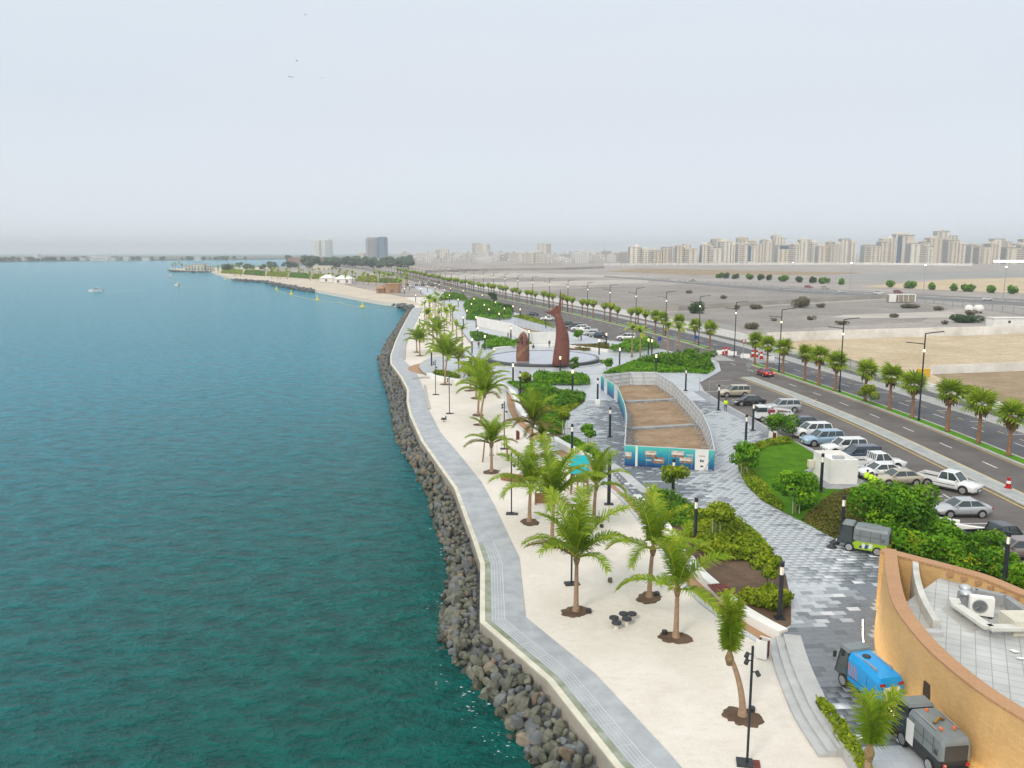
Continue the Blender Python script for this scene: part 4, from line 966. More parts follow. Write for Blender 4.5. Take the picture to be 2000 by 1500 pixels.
fp_px = [(828, 668), (846, 672), (838, 655), (868, 655), (892, 672), (903, 690), (834, 640), (858, 642), (850, 628), (872, 636), (884, 648), (840, 622), (862, 618), (846, 612), (856, 606), (838, 606), (868, 610), (830, 625), (880, 628), (852, 598)]
for i, (x, y) in enumerate(fp_px):
    b = G(x, y, 0); far_palm(b.x, b.y, 0, 'small palm in the far grove between promenade and white plaza path', 'far palm grove', i, rnd.uniform(1.05, 1.35))
for i, (x, y) in enumerate(((1234, 697), (1250, 705), (1304, 693), (1325, 698))):
    b = G(x, y, Z_PAVE); far_palm(b.x, b.y, Z_PAVE, ['left palm of the pair on the plaza near the parked cars', 'right palm of the pair on the plaza near the parked cars', 'palm left of two behind the shrub mound at the junction', 'palm right of two behind the shrub mound at the junction'][i], 'plaza palms by the road', 2, 1.15)

# ---- fan palms on the road median
def fan_leaf(seed, m, L=0.95, dead=False):
    r = np.random.default_rng(seed); V, Q, T = [], [], []; pl = 0.75; n = 13
    V += [np.array([0, -0.012, 0]), np.array([0, 0.012, 0]), np.array([pl, 0.012, -0.05]), np.array([pl, -0.012, -0.05])]; Q.append((0, 1, 2, 3)); T.append(0.8)
    c = np.array([pl, 0, -0.05])
    for i in range(n):
        a = math.radians(-115 + 230 * i / (n - 1)); l = L * (0.8 + 0.25 * math.cos(a)) * r.uniform(0.9, 1.08); d = np.array([math.cos(a), math.sin(a), 0]); s = np.array([-math.sin(a), math.cos(a), 0]) * 0.095
        z1 = -0.05 + 0.04 * (i % 2); k = len(V); m1 = c + d * l * 0.6 + np.array([0, 0, z1]); tp = c + d * l * (0.92 if dead else 1.0) + np.array([0, 0, z1 - (0.5 if dead else 0.26) * l])
        V += [c - s * 0.25, c + s * 0.25, m1 + s, m1 - s, tp + s * 0.2, tp - s * 0.2]; Q += [(k, k + 1, k + 2, k + 3), (k + 3, k + 2, k + 4, k + 5)]; t = 0.5 + r.uniform(-0.28, 0.32); T += [t, t]
    return np_mesh('fan_frond', np.array(V), np.array(Q), m, np.clip(T, 0, 1))
FAN = [fan_leaf(k, fan_m, 1.15) for k in range(4)]; 
def skirt_mesh(seed, h):
    Vs, Qs, Ts, o = [], [], [], 0; r = np.random.default_rng(seed)
    for i in range(46):
        a = r.uniform(0, 6.28); z = h - r.uniform(0.0, 0.75); r0 = 0.15; r1 = r.uniform(0.35, 0.85); dz = r.uniform(0.5, 0.95); s = np.array([-math.sin(a), math.cos(a), 0]); d = np.array([math.cos(a), math.sin(a), 0])
        p0 = d * r0 + [0, 0, z]; p1 = d * r1 + [0, 0, z - dz * 0.4]; p2 = d * r1 * 0.95 + [0, 0, z - dz]
        w = r.uniform(0.1, 0.22); Vs += [p0 - s * 0.05, p0 + s * 0.05, p1 + s * w, p1 - s * w, p2 + s * w * 0.5, p2 - s * w * 0.5]; Qs += [(o, o + 1, o + 2, o + 3), (o + 3, o + 2, o + 4, o + 5)]; o += 6; t = r.uniform(0, 1); Ts += [t, t]
    return np_mesh('dead_skirt', np.array(Vs), np.array(Qs), skirt_m, Ts)
SK = [skirt_mesh(k, 4.4) for k in range(3)]; FT = trunk_mesh(4.4, 0.2, 0.17, (0, 0), m=trunk2_m, rings=14)
def fan_palm(x, y, z, label, seed, s=1.0, group='fan palms on the road median'):
    r = random.Random(seed); root = thing('fan_palm', label, 'palm', (x, y, z), r.uniform(0, 6.28), group, s)
    obj('trunk', FT, root); obj('dead_skirt', SK[seed % 3], root, rot=(0, 0, r.uniform(0, 6)))
    a = 0
    for i in range(24):
        e = math.radians([78, 60, 44, 28, 10, -14][i * 6 // 24] + r.uniform(-8, 8)); a += 2.399 + r.uniform(-.2, .2)
        obj('fan_frond', FAN[r.randrange(4)], root, (0, 0, 4.35), (r.uniform(-.3, .3), -e, a), r.uniform(0.92, 1.25))
def crown_lite(seed):
    r = np.random.default_rng(seed); P, d = blob_points((0, 0, 4.9), (1.35, 1.35, 1.0), 130, r); a = leaves(P, d + np.array([0, 0, 0.5]), 0.42, 0.5, seed, 0.45 + 0.3 * d[:, 2])
    P, d = blob_points((0, 0, 4.1), (0.75, 0.75, 0.6), 40, r); b = leaves(P, d, 0.3, 0.5, seed + 1, np.full(40, 0.0))
    return leaf_mesh('crown', [a], fan_m), leaf_mesh('dead_skirt', [b], skirt_m)
CL = [crown_lite(k) for k in range(4)]
ordn = ['first', 'second', 'third', 'fourth', 'fifth', 'sixth', 'seventh', 'eighth', 'ninth', 'tenth', 'eleventh', 'twelfth']
med_px = [(1966, 890), (1904, 866), (1836, 842), (1767, 816), (1722, 800), (1681, 783), (1624, 763), (1592, 752), (1562, 743), (1522, 729), (1499, 719), (1475, 711)]
for i, (x, y) in enumerate(med_px):
    b = G(x, y, 0.43); c = at_y(ref, b.y); fan_palm(c.x + 1.0, b.y, 0.43, f'fan palm on the grass median, {ordn[i]} counted from the right edge', i, 0.98 + 0.1 * ((i * 7) % 5) / 5)
for i, (x, y) in enumerate(((1378, 681), (1354, 672), (1322, 663), (1294, 655), (1278, 651))):
    b = G(x, y, 0.43); c = at_y(ref, b.y); fan_palm(c.x + 1.0, b.y, 0.43, f'fan palm on the median beyond the crossing, {ordn[i]} after it', i + 30, 1.0)
i = 0
for p, t in walk(offset(ref, 1.0), 5.6, 0):
    if p.y < 224 or p.y > 800: continue
    i += 1
    if i % 4 == 0: continue
    root = thing('fan_palm', 'fan palm in the long far row on the road median', 'palm', (p.x, p.y, 0.43), rnd.uniform(0, 6), 'far fan palms on the median', rnd.uniform(0.9, 1.1))
    obj('trunk', FT, root); obj('crown', CL[i % 4][0], root); obj('dead_skirt', CL[i % 4][1], root)

# ---- small staked trees
def small_tree(px, py, py_top, label, seed, m, stakes=1, z=Z_PAVE, rad=None, blobs=7, leaf=0.16, lowcrown=0.45, name='sapling'):
    r = random.Random(seed); b = G(px, py, z); H = height_at(px, py, py_top, z); R = rad or H * 0.3
    root = thing(name, label, 'tree', (b.x, b.y, z)); m_ = MB(); th = H * 0.72
    m_.tube([(0, 0, 0), (r.uniform(-.05, .05), 0, th * 0.5), (0, 0, th)], [0.05 + H * 0.006, 0.045, 0.02], 6)
    bl = []
    for k in range(blobs):
        a = r.uniform(0, 6.28); q = R * r.uniform(0.25, 0.8); zc = H * (lowcrown + (0.95 - lowcrown) * (k + 0.5) / blobs); s = R * r.uniform(0.38, 0.62)
        q *= 1 - 0.4 * abs(zc / H - 0.7)
        c = (q * math.cos(a), q * math.sin(a), min(zc, H - s * 0.6)); bl.append((c, (s, s, s * 0.75))); m_.tube([(0, 0, min(th, c[2] * 0.8)), c], [0.025, 0.01], 5)
    m_.build('trunk', bark_m, root)
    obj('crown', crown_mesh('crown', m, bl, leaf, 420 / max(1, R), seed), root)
    for s in range(stakes):
        q = MB(); dx = 0.28 * (1 if s == 0 else -1); q.cyl((dx, -0.15, 0), (dx, -0.15, H * 0.62), 0.035, n=6); q.build('stake', stake_m, root)
    return root
small_tree(1452, 930, 868, 'staked tree at the left edge of the lawn by the path', 1, hedge_m, 2, rad=1.5)
small_tree(1553, 1003, 920, 'staked bushy tree in the middle of the lawn', 2, hedge_m, 2, rad=1.7, lowcrown=0.35, blobs=9)
small_tree(1316, 972, 907, 'thin staked tree in front of the teal banner', 3, lime_m, 2, rad=1.3, lowcrown=0.6)
small_tree(1397, 1060, 985, 'staked umbrella shaped tree in the middle garden bed', 4, lime_m, 2, rad=1.4, lowcrown=0.65)
small_tree(1497, 1155, 1085, 'small yellowish staked tree at the bare soil', 5, lime_m, 1, rad=0.9, lowcrown=0.6)
small_tree(1148, 880, 830, 'tiny staked sapling on the paving above the low hedge', 6, hedge_m, 2, rad=0.9, lowcrown=0.6)
small_tree(1103, 850, 800, 'thin pale sapling at the corner of the green garden', 7, lime_m, 2, rad=0.9, lowcrown=0.6)
small_tree(1185, 722, 700, 'round sapling on the plaza left of the shrub mound', 8, hedge_m, 0, rad=1.3)
small_tree(1120, 735, 697, 'narrow dark sapling right of the pool rim', 9, shrub_m, 1, rad=0.9)
small_tree(1527, 850, 812, 'small round tree at the parking edge beside the white truck', 10, shrub_m, 0, rad=1.9, lowcrown=0.4)
small_tree(1380, 712, 685, 'round tree at the kerb of the junction', 11, shrub_m, 0, rad=1.7, lowcrown=0.35)
small_tree(1350, 705, 680, 'round tree left of the junction kerb tree', 12, shrub_m, 0, rad=1.7, lowcrown=0.35)
small_tree(1724, 1040, 945, 'dense bushy tree at the corner of the parking hedge', 13, hedge_m, 2, rad=2.4, lowcrown=0.3, blobs=14)
small_tree(1770, 1050, 948, 'rounded leafy tree over the hedge beside the beige sedan', 21, shrub_m, 0, rad=2.2, lowcrown=0.3, blobs=13)
small_tree(1935, 1110, 1045, 'staked bush at the right end of the parking hedge', 14, shrub_m, 2, rad=1.6, lowcrown=0.3, blobs=9)
small_tree(1024, 752, 728, 'pale sapling at the left end of the clipped hedge', 15, lime_m, 1, rad=1.2)
small_tree(992, 610, 595, 'round roadside tree beyond the far garden', 16, darkleaf_m, 0, rad=2.4)
small_tree(964, 595, 570, 'dark roadside tree far up the road', 17, darkleaf_m, 0, rad=2.6)
small_tree(1130, 665, 645, 'sapling at the end of the far parked cars', 18, hedge_m, 0, rad=1.4)
small_tree(1700, 790, 752, 'sparse bush tree by the low wall across the road', 19, lime_m, 0, rad=1.6)
small_tree(1897, 800, 755, 'spreading pale tree beside the low wall at right', 20, lime_m, 0, rad=1.9, lowcrown=0.55)

# ---- beds
struct(MB().sheet(bed1, Z_PAVE + 0.025).build('bed_soil', soil_m))
struct(MB().sheet(lawn, Z_PAVE + 0.02).build('lawn', lawn_m))
for i, q in enumerate((bed4, stripb, lowb)): struct(MB().sheet(q, Z_PAVE + 0.022).build('bed_soil', soil_m))
def bp(px): return [(p.x, p.y) for p in GL(px, Z_PAVE)]
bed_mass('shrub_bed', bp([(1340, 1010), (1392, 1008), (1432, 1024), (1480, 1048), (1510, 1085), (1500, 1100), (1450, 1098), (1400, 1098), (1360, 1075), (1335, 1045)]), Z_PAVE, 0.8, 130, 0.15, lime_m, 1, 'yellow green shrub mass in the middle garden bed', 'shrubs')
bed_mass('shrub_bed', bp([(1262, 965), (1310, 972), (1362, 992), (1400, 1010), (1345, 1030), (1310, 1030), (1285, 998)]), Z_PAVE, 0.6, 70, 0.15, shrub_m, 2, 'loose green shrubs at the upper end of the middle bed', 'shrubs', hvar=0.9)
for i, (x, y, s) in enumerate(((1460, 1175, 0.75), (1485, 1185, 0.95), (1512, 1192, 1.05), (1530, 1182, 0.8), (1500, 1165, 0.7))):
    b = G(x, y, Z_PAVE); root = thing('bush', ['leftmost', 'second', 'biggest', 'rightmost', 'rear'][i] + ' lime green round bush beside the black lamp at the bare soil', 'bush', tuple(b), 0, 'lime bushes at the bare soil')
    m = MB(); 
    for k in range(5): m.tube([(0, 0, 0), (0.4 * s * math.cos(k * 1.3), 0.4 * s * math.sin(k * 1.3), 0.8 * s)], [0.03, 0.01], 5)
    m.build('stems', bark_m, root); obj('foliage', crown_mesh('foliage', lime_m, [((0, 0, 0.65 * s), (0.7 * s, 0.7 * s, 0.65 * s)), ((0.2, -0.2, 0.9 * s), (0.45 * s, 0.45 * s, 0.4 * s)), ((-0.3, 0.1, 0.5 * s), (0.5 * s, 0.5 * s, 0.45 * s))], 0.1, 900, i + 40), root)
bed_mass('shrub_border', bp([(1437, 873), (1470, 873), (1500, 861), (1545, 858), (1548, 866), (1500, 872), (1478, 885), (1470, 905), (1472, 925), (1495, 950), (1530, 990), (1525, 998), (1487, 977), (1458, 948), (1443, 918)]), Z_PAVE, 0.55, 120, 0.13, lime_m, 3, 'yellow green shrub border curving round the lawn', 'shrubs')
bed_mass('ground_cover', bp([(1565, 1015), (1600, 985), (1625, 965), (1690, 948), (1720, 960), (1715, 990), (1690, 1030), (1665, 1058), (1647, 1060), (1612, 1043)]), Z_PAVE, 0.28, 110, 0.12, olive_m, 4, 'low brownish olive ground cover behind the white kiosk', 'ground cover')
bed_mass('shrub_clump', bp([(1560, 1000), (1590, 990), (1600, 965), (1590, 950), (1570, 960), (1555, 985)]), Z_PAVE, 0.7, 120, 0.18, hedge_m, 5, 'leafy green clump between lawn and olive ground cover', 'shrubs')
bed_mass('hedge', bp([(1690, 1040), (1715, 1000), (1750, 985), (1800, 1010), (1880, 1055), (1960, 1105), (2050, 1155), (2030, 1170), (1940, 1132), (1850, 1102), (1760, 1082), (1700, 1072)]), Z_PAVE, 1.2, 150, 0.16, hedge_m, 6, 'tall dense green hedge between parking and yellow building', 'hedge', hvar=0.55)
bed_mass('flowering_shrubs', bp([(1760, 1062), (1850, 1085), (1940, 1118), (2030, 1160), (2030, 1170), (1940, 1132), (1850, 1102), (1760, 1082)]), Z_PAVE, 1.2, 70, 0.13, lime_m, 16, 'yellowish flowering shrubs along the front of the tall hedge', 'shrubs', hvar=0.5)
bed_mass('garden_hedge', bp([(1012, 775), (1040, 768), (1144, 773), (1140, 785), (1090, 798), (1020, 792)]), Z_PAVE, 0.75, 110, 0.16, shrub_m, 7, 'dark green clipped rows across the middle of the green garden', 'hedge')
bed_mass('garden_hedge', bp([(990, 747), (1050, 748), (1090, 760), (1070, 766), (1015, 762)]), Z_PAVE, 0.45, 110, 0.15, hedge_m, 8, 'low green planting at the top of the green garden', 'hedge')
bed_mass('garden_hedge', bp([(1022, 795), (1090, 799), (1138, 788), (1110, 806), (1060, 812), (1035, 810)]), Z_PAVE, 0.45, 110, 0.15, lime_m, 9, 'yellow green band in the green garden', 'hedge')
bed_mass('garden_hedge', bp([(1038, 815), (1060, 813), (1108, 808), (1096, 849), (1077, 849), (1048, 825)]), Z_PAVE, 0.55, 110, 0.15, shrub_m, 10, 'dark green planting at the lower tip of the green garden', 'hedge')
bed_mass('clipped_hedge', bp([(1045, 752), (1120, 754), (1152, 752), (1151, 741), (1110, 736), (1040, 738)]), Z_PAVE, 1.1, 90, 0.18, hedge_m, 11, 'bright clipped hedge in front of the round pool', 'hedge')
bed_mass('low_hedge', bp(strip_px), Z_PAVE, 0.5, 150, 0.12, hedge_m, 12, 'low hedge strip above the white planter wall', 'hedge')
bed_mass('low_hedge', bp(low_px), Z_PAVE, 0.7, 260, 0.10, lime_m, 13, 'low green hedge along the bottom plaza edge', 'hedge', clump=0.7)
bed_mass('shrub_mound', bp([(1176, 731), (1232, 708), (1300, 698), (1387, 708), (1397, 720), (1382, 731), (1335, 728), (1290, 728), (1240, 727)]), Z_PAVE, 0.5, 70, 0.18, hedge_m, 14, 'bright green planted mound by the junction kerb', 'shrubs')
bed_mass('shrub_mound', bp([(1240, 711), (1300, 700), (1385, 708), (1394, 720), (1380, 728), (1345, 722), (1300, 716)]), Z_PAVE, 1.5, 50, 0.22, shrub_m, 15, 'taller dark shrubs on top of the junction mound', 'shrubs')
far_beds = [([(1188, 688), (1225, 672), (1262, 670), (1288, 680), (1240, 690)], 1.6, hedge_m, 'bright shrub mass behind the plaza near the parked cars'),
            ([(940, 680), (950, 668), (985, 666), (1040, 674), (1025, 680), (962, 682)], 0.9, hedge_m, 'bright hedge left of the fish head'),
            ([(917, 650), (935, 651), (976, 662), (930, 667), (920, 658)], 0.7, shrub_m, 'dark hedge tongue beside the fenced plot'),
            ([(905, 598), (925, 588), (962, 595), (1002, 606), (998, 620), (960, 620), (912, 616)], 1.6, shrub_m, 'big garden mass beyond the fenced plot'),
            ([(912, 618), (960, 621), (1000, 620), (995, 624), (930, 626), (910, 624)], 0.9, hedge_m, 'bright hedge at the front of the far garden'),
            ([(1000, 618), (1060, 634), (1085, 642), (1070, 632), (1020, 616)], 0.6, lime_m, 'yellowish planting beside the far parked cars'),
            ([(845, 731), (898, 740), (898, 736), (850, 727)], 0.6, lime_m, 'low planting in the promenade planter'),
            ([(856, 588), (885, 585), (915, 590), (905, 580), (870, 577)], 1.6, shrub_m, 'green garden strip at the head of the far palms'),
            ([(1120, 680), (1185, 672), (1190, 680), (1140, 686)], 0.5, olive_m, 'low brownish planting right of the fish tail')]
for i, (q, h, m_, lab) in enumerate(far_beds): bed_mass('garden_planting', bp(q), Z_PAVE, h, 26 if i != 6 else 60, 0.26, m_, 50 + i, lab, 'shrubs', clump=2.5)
struct(MB().sheet(GL([(1110, 684), (1115, 672), (1190, 670), (1192, 684)], Z_PAVE), Z_PAVE + 0.02).build('bed_soil', soil_m))
# ------------------------------------------------------------------ fenced building plot with printed banner
struct(MB().sheet(site, Z_PAVE + 0.012).build('site_soil', land_mat('dug_site_soil', (0.26, 0.17, 0.10), (0.37, 0.27, 0.18), (0.17, 0.11, 0.065), 0.3, 1.6)))
fence = thing('hoarding_fence', 'white panel hoarding with teal printed banner round the bare plot', 'fence', (site[4].x, site[4].y, Z_PAVE))
o0 = Vector((site[4].x, site[4].y, Z_PAVE)); HF = 2.1
def banner_mat():
    m = bpy.data.materials.new('teal_blue_banner'); m.use_nodes = True; n, l = m.node_tree.nodes, m.node_tree.links; b = n['Principled BSDF']; b.inputs['Roughness'].default_value = 0.5
    t = n.new('ShaderNodeTexCoord'); s = n.new('ShaderNodeSeparateXYZ'); r = n.new('ShaderNodeValToRGB')
    r.color_ramp.elements[0].color = (0.008, 0.03, 0.16, 1); r.color_ramp.elements[1].color = (0.08, 0.55, 0.45, 1); e = r.color_ramp.elements.new(0.55); e.color = (0.01, 0.25, 0.38, 1)
    ns = n.new('ShaderNodeTexNoise'); ns.inputs['Scale'].default_value = 2.0; ns.inputs['Detail'].default_value = 5
    mr = n.new('ShaderNodeMath'); mr.operation = 'MULTIPLY_ADD'; mr.inputs[1].default_value = 1 / 2.1; 
    m2 = n.new('ShaderNodeMath'); m2.operation = 'MULTIPLY_ADD'; m2.inputs[1].default_value = 0.3; m2.inputs[2].default_value = -0.15
    l.new(t.outputs['Object'], s.inputs[0]); l.new(t.outputs['Object'], ns.inputs['Vector']); l.new(ns.outputs['Fac'], m2.inputs[0]); l.new(s.outputs['Z'], mr.inputs[0]); l.new(m2.outputs[0], mr.inputs[2])
    l.new(mr.outputs[0], r.inputs[0]); l.new(r.outputs[0], b.inputs['Base Color']); return m
ban_m = banner_mat(); panel_m = mat('white_metal_panel', (0.62, 0.64, 0.65), 0.5, 0.08, 1.0)
photo_ms = [mat('print_sand_beige', (0.50, 0.36, 0.24), 0.5, 0.3, 3.0, rgb2=(0.75, 0.66, 0.55)), mat('print_brown', (0.16, 0.08, 0.05), 0.5, 0.4, 3.0, rgb2=(0.45, 0.28, 0.18)), mat('print_pale_red', (0.65, 0.42, 0.36), 0.5, 0.3, 3.0, rgb2=(0.8, 0.72, 0.68))]
def fence_run(a, b, banner, inner_frames=True):
    a, b = Vector(a) - Vector((o0.x, o0.y, 0)), Vector(b) - Vector((o0.x, o0.y, 0)); a.z = b.z = 0; L = (b - a).length; t = (b - a) / L; n = max(1, round(L / 2.2)); nr = Vector((-t.y, t.x, 0))
    for k in range(n):
        p, q = a + t * (L * k / n + 0.01), a + t * (L * (k + 1) / n - 0.01); m = MB(); m.obox((p.x, p.y, HF / 2), (q.x, q.y, HF / 2), 0.05, HF); pn = m.build('panel', panel_m, fence)
        if banner and not (k % 3 == 1 and L < 12 and abs(t.y) > .5): m = MB(); m.obox((p.x - nr.x * .028, p.y - nr.y * .028, HF / 2), (q.x - nr.x * .028, q.y - nr.y * .028, HF / 2), 0.006, HF - .01); m.build('banner_print', ban_m, pn)
        m = MB(); ins = nr * 0.9
        m.cyl((p.x, p.y, 0), (p.x, p.y, HF + 0.06), 0.035, n=6)
        if inner_frames:
            m.cyl((p.x + ins.x * 0.08, p.y + ins.y * 0.08, HF - 0.1), (p.x + ins.x, p.y + ins.y, 0.05), 0.045, n=5)
            m.cyl((p.x + ins.x * .04, p.y + ins.y * .04, 0.1), (p.x + ins.x, p.y + ins.y, 0.05), 0.045, n=5)
            for zz in (0.55, 1.2, 1.85): m.cyl((p.x + ins.x * .05, p.y + ins.y * .05, zz), (q.x + ins.x * .05, q.y + ins.y * .05, zz), 0.035, n=5)
        m.build('post', steel_m, fence)
    m = MB(); m.obox((a.x, a.y, HF + 0.03), (b.x, b.y, HF + 0.03), 0.07, 0.06); m.build('top_rail', panel_m, fence)
ns_ = len(site)
for k in range(ns_):
    a, b = site[k], site[(k + 1) % ns_]; fence_run(a, b, k <= 4, True)
# pictures and plates on the front banner
fa, fb = site[4] - Vector((o0.x, o0.y, 0)), site[5] - Vector((o0.x, o0.y, 0)); ft = (fb - fa); FL = ft.length; ft.normalize(); fn = Vector((ft.y, -ft.x, 0))
def plate(u0, u1, z0, z1, m_, name, d=0.040):
    a, b = fa + ft * (FL * u0) + fn * d, fa + ft * (FL * u1) + fn * d; m = MB(); m.add([(a.x, a.y, z0), (b.x, b.y, z0), (b.x, b.y, z1), (a.x, a.y, z1), (a.x - fn.x * .006, a.y - fn.y * .006, z0), (b.x - fn.x * .006, b.y - fn.y * .006, z0), (b.x - fn.x * .006, b.y - fn.y * .006, z1), (a.x - fn.x * .006, a.y - fn.y * .006, z1)], [(0, 1, 2, 3), (0, 4, 5, 1), (1, 5, 6, 2), (2, 6, 7, 3), (3, 7, 4, 0)]); return m.build(name, m_, fence)
plate(0.125, 0.15, 0.02, HF, white_m, 'white_stripe'); plate(0.79, 0.935, 0.02, HF, white_m, 'white_plate')
for u0, u1, z0, z1, k in ((0.235, 0.36, 1.05, 1.7, 0), (0.32, 0.45, 0.45, 1.1, 1), (0.53, 0.665, 1.2, 1.85, 2), (0.62, 0.765, 0.65, 1.25, 0), (0.01, 0.08, 0.75, 1.45, 2)):
    plate(u0, u1, z0, z1, photo_ms[k], 'printed_photo'); plate(u0, u1, z0, z0 + (z1 - z0) * 0.35, photo_ms[1], 'printed_photo', 0.048); plate(u0 + .02, u1 - .02, z0 + (z1 - z0) * .45, z0 + (z1 - z0) * .62, white_m, 'printed_photo', 0.049)
for u0, u1, z0, z1 in ((0.845, 0.862, 0.85, 1.1), (0.868, 0.885, 0.87, 1.07), (0.85, 0.88, 0.35, 0.5), (0.83, 0.9, 1.45, 1.5)): plate(u0, u1, z0, z1, dark_m, 'printed_mark', 0.048)
for u0, u1, z0, z1 in ((0.69, 0.77, 1.5, 1.54), (0.70, 0.77, 1.4, 1.44), (0.24, 0.31, 0.75, 0.79), (0.25, 0.31, 0.65, 0.69)): plate(u0, u1, z0, z1, white_m, 'printed_text_line', 0.048)
# concrete ground beams across the plot, base strip, rubble
conc2_m = mat('raw_concrete', (0.30, 0.30, 0.30), 0.9, 0.2, 1.0, 0.2, 6.0)
for (p0, p1, w, lab) in (((1228, 838), (1358, 830), 0.9, 'near grey concrete ground beam across the bare plot'), ((1220, 785), (1330, 780), 0.9, 'far grey concrete ground beam across the bare plot')):
    a, b = G(*p0, 0.6), G(*p1, 0.6); m = MB(); m.obox((a.x, a.y, 0.55), (b.x, b.y, 0.55), w, 0.35); tag(m.build('ground_beam', conc2_m), lab, 'concrete beam')
rb = MB(); r5 = random.Random(5)
for _ in range(140):
    e = r5.choice([((1300, 750), (1335, 790)), ((1335, 790), (1370, 850)), ((1232, 800), (1240, 870)), ((1240, 750), (1290, 748)), ((1230, 785), (1320, 785))]); t = r5.random(); p = G(e[0][0] + (e[1][0] - e[0][0]) * t + r5.gauss(0, 5), e[0][1] + (e[1][1] - e[0][1]) * t + r5.gauss(0, 3), Z_PAVE)
    if inside(p.x, p.y, site): s = r5.uniform(0.08, 0.32); V, Fs = r5.choice(RL); rb.add([(p.x + v[0] * s, p.y + v[1] * s * 0.8, Z_PAVE + 0.05 + v[2] * s * 0.5) for v in V], Fs)
tag(rb.build('rubble', conc2_m), 'pale rubble and scraps strewn inside the fenced plot', 'rubble', kind='stuff')

# second fenced plot beyond the sculptures
p2 = thing('fenced_plot_wall', 'long white wall round the fenced plot behind the sculptures', 'wall', tuple(G(931, 636, Z_PAVE)))
po = Vector(p2.location)
for a, b in (((931, 636), (965, 644)), ((965, 644), (995, 651)), ((995, 651), (1035, 671)), ((1035, 671), (1088, 670))):
    A, B = G(*a, Z_PAVE) - po, G(*b, Z_PAVE) - po; m = MB(); m.obox((A.x, A.y, 1.35), (B.x, B.y, 1.35), 0.3, 2.7); m.build('wall_panel', white_m, p2)
p3 = thing('mesh_fence', 'grey mesh fence at the back of the plot behind the sculptures', 'fence', tuple(G(931, 632, Z_PAVE))); po = Vector(p3.location)
mesh_m = mat('grey_mesh', (0.30, 0.31, 0.31), 0.6, 0.1)
fp = [G(931, 634, Z_PAVE) - po, G(1005, 636, Z_PAVE) - po, G(1086, 655, Z_PAVE) - po]
for A, B in zip(fp[:-1], fp[1:]):
    n = max(2, int((B - A).length / 3))
    for k in range(n):
        p, q = A.lerp(B, k / n), A.lerp(B, (k + 1) / n); m = MB(); m.cyl((p.x, p.y, 0), (p.x, p.y, 2.2), 0.05, n=6); m.build('post', steel_m, p3)
        m = MB()
        for z in (0.3, 1.2, 2.15): m.obox((p.x, p.y, z), (q.x, q.y, z), 0.04, 0.05)
        for j in range(8): w = p.lerp(q, j / 8); m.cyl((w.x, w.y, 0.2), (w.x, w.y, 2.15), 0.014, n=4)
        m.build('mesh_panel', mesh_m, p3)
struct(MB().sheet(GL([(932, 636), (996, 650), (1036, 669), (1086, 668), (1086, 655), (1005, 636)], Z_PAVE), Z_PAVE + 0.011).build('plot_soil', brown_land_m))

# ------------------------------------------------------------------ yellow curved building
gold_wall_m = brick_mat('golden_brick', (0.58, 0.355, 0.145), (0.64, 0.41, 0.18), (0.53, 0.32, 0.13), 0.36, 0.12, 0.010, 0.7, axes='xz', bump=0.4, big=0.10)
cope_m = brick_mat('coping_brick', (0.45, 0.24, 0.12), (0.50, 0.28, 0.14), (0.34, 0.18, 0.09), 0.5, 0.075, 0.008, 0.75, bump=0.3, big=0.06, rot=0.5)
roof_m = brick_mat('roof_paver', (0.44, 0.44, 0.42), (0.50, 0.50, 0.48), (0.30, 0.30, 0.29), 0.62, 0.62, 0.02, 0.85, off=0.0, bump=0.3, big=0.22, rot=0.5)
ZT, ZR = 4.2, 3.5
yb = thing('curved_building', 'golden brick curved building with pointed corner and flat roof', 'building', (bl_top[0].x, bl_top[0].y, Z_PAVE)); yo = Vector((bl_top[0].x, bl_top[0].y, 0)); yo.z = Z_PAVE
Lc = smooth([Vector((p.x, p.y, 0)) for p in bl_top], 5); Rc = smooth([Vector((p.x, p.y, 0)) for p in bl_right], 5)
def loc(L): return [p - Vector((yo.x, yo.y, 0)) for p in L]
zt, zr = ZT - Z_PAVE, ZR - Z_PAVE
Lb = resample(smooth([Vector((p.x, p.y, 0)) for p in bl_base], 5), 60); Lt = resample(Lc, 60)
Li = offset(Lt, -0.62)
fw_ = MB(); fw_.loft([[(b.x - yo.x, b.y - yo.y, 0), (b.x * .35 + t.x * .65 - yo.x, b.y * .35 + t.y * .65 - yo.y, (zt - .12) * .45), (t.x - yo.x, t.y - yo.y, zt - .12), (i.x - yo.x, i.y - yo.y, zt - .12), (i.x - yo.x, i.y - yo.y, 0)] for b, t, i in zip(Lb, Lt, Li)]); fw_.build('front_wall', gold_wall_m, yb)
MB().ribbon(loc(offset(Lc, 0.03)), loc(offset(Lc, -0.68)), zt - 0.118, zt).build('coping', cope_m, yb)
MB().ribbon(loc(Rc), loc(offset(Rc, 0.62)), 0, zt - 0.12).build('side_wall', gold_wall_m, yb)
MB().ribbon(loc(offset(Rc, -0.03)), loc(offset(Rc, 0.68)), zt - 0.116, zt + 0.004).build('coping', cope_m, yb)
ro = offset(Lc, -0.6); ri = offset(Rc, 0.6)
roof_poly = [ro[k] for k in range(8, len(ro))] + [Vector((52, 26, 0))] + [ri[k] for k in range(len(ri) - 1, 5, -1)]
MB().prism([(p.x, p.y) for p in loc(roof_poly)], zr - 0.3, zr).build('roof_deck', roof_m, yb)
# dentils under the side coping
for p, t in walk(offset(Rc, 0.74), 0.75, 4.0):
    q = p - Vector((yo.x, yo.y, 0)); m = MB(); m.cbox((q.x, q.y, zt - 0.32), (0.3, 0.16, 0.2)); m.build('dentil', cope_m, yb)
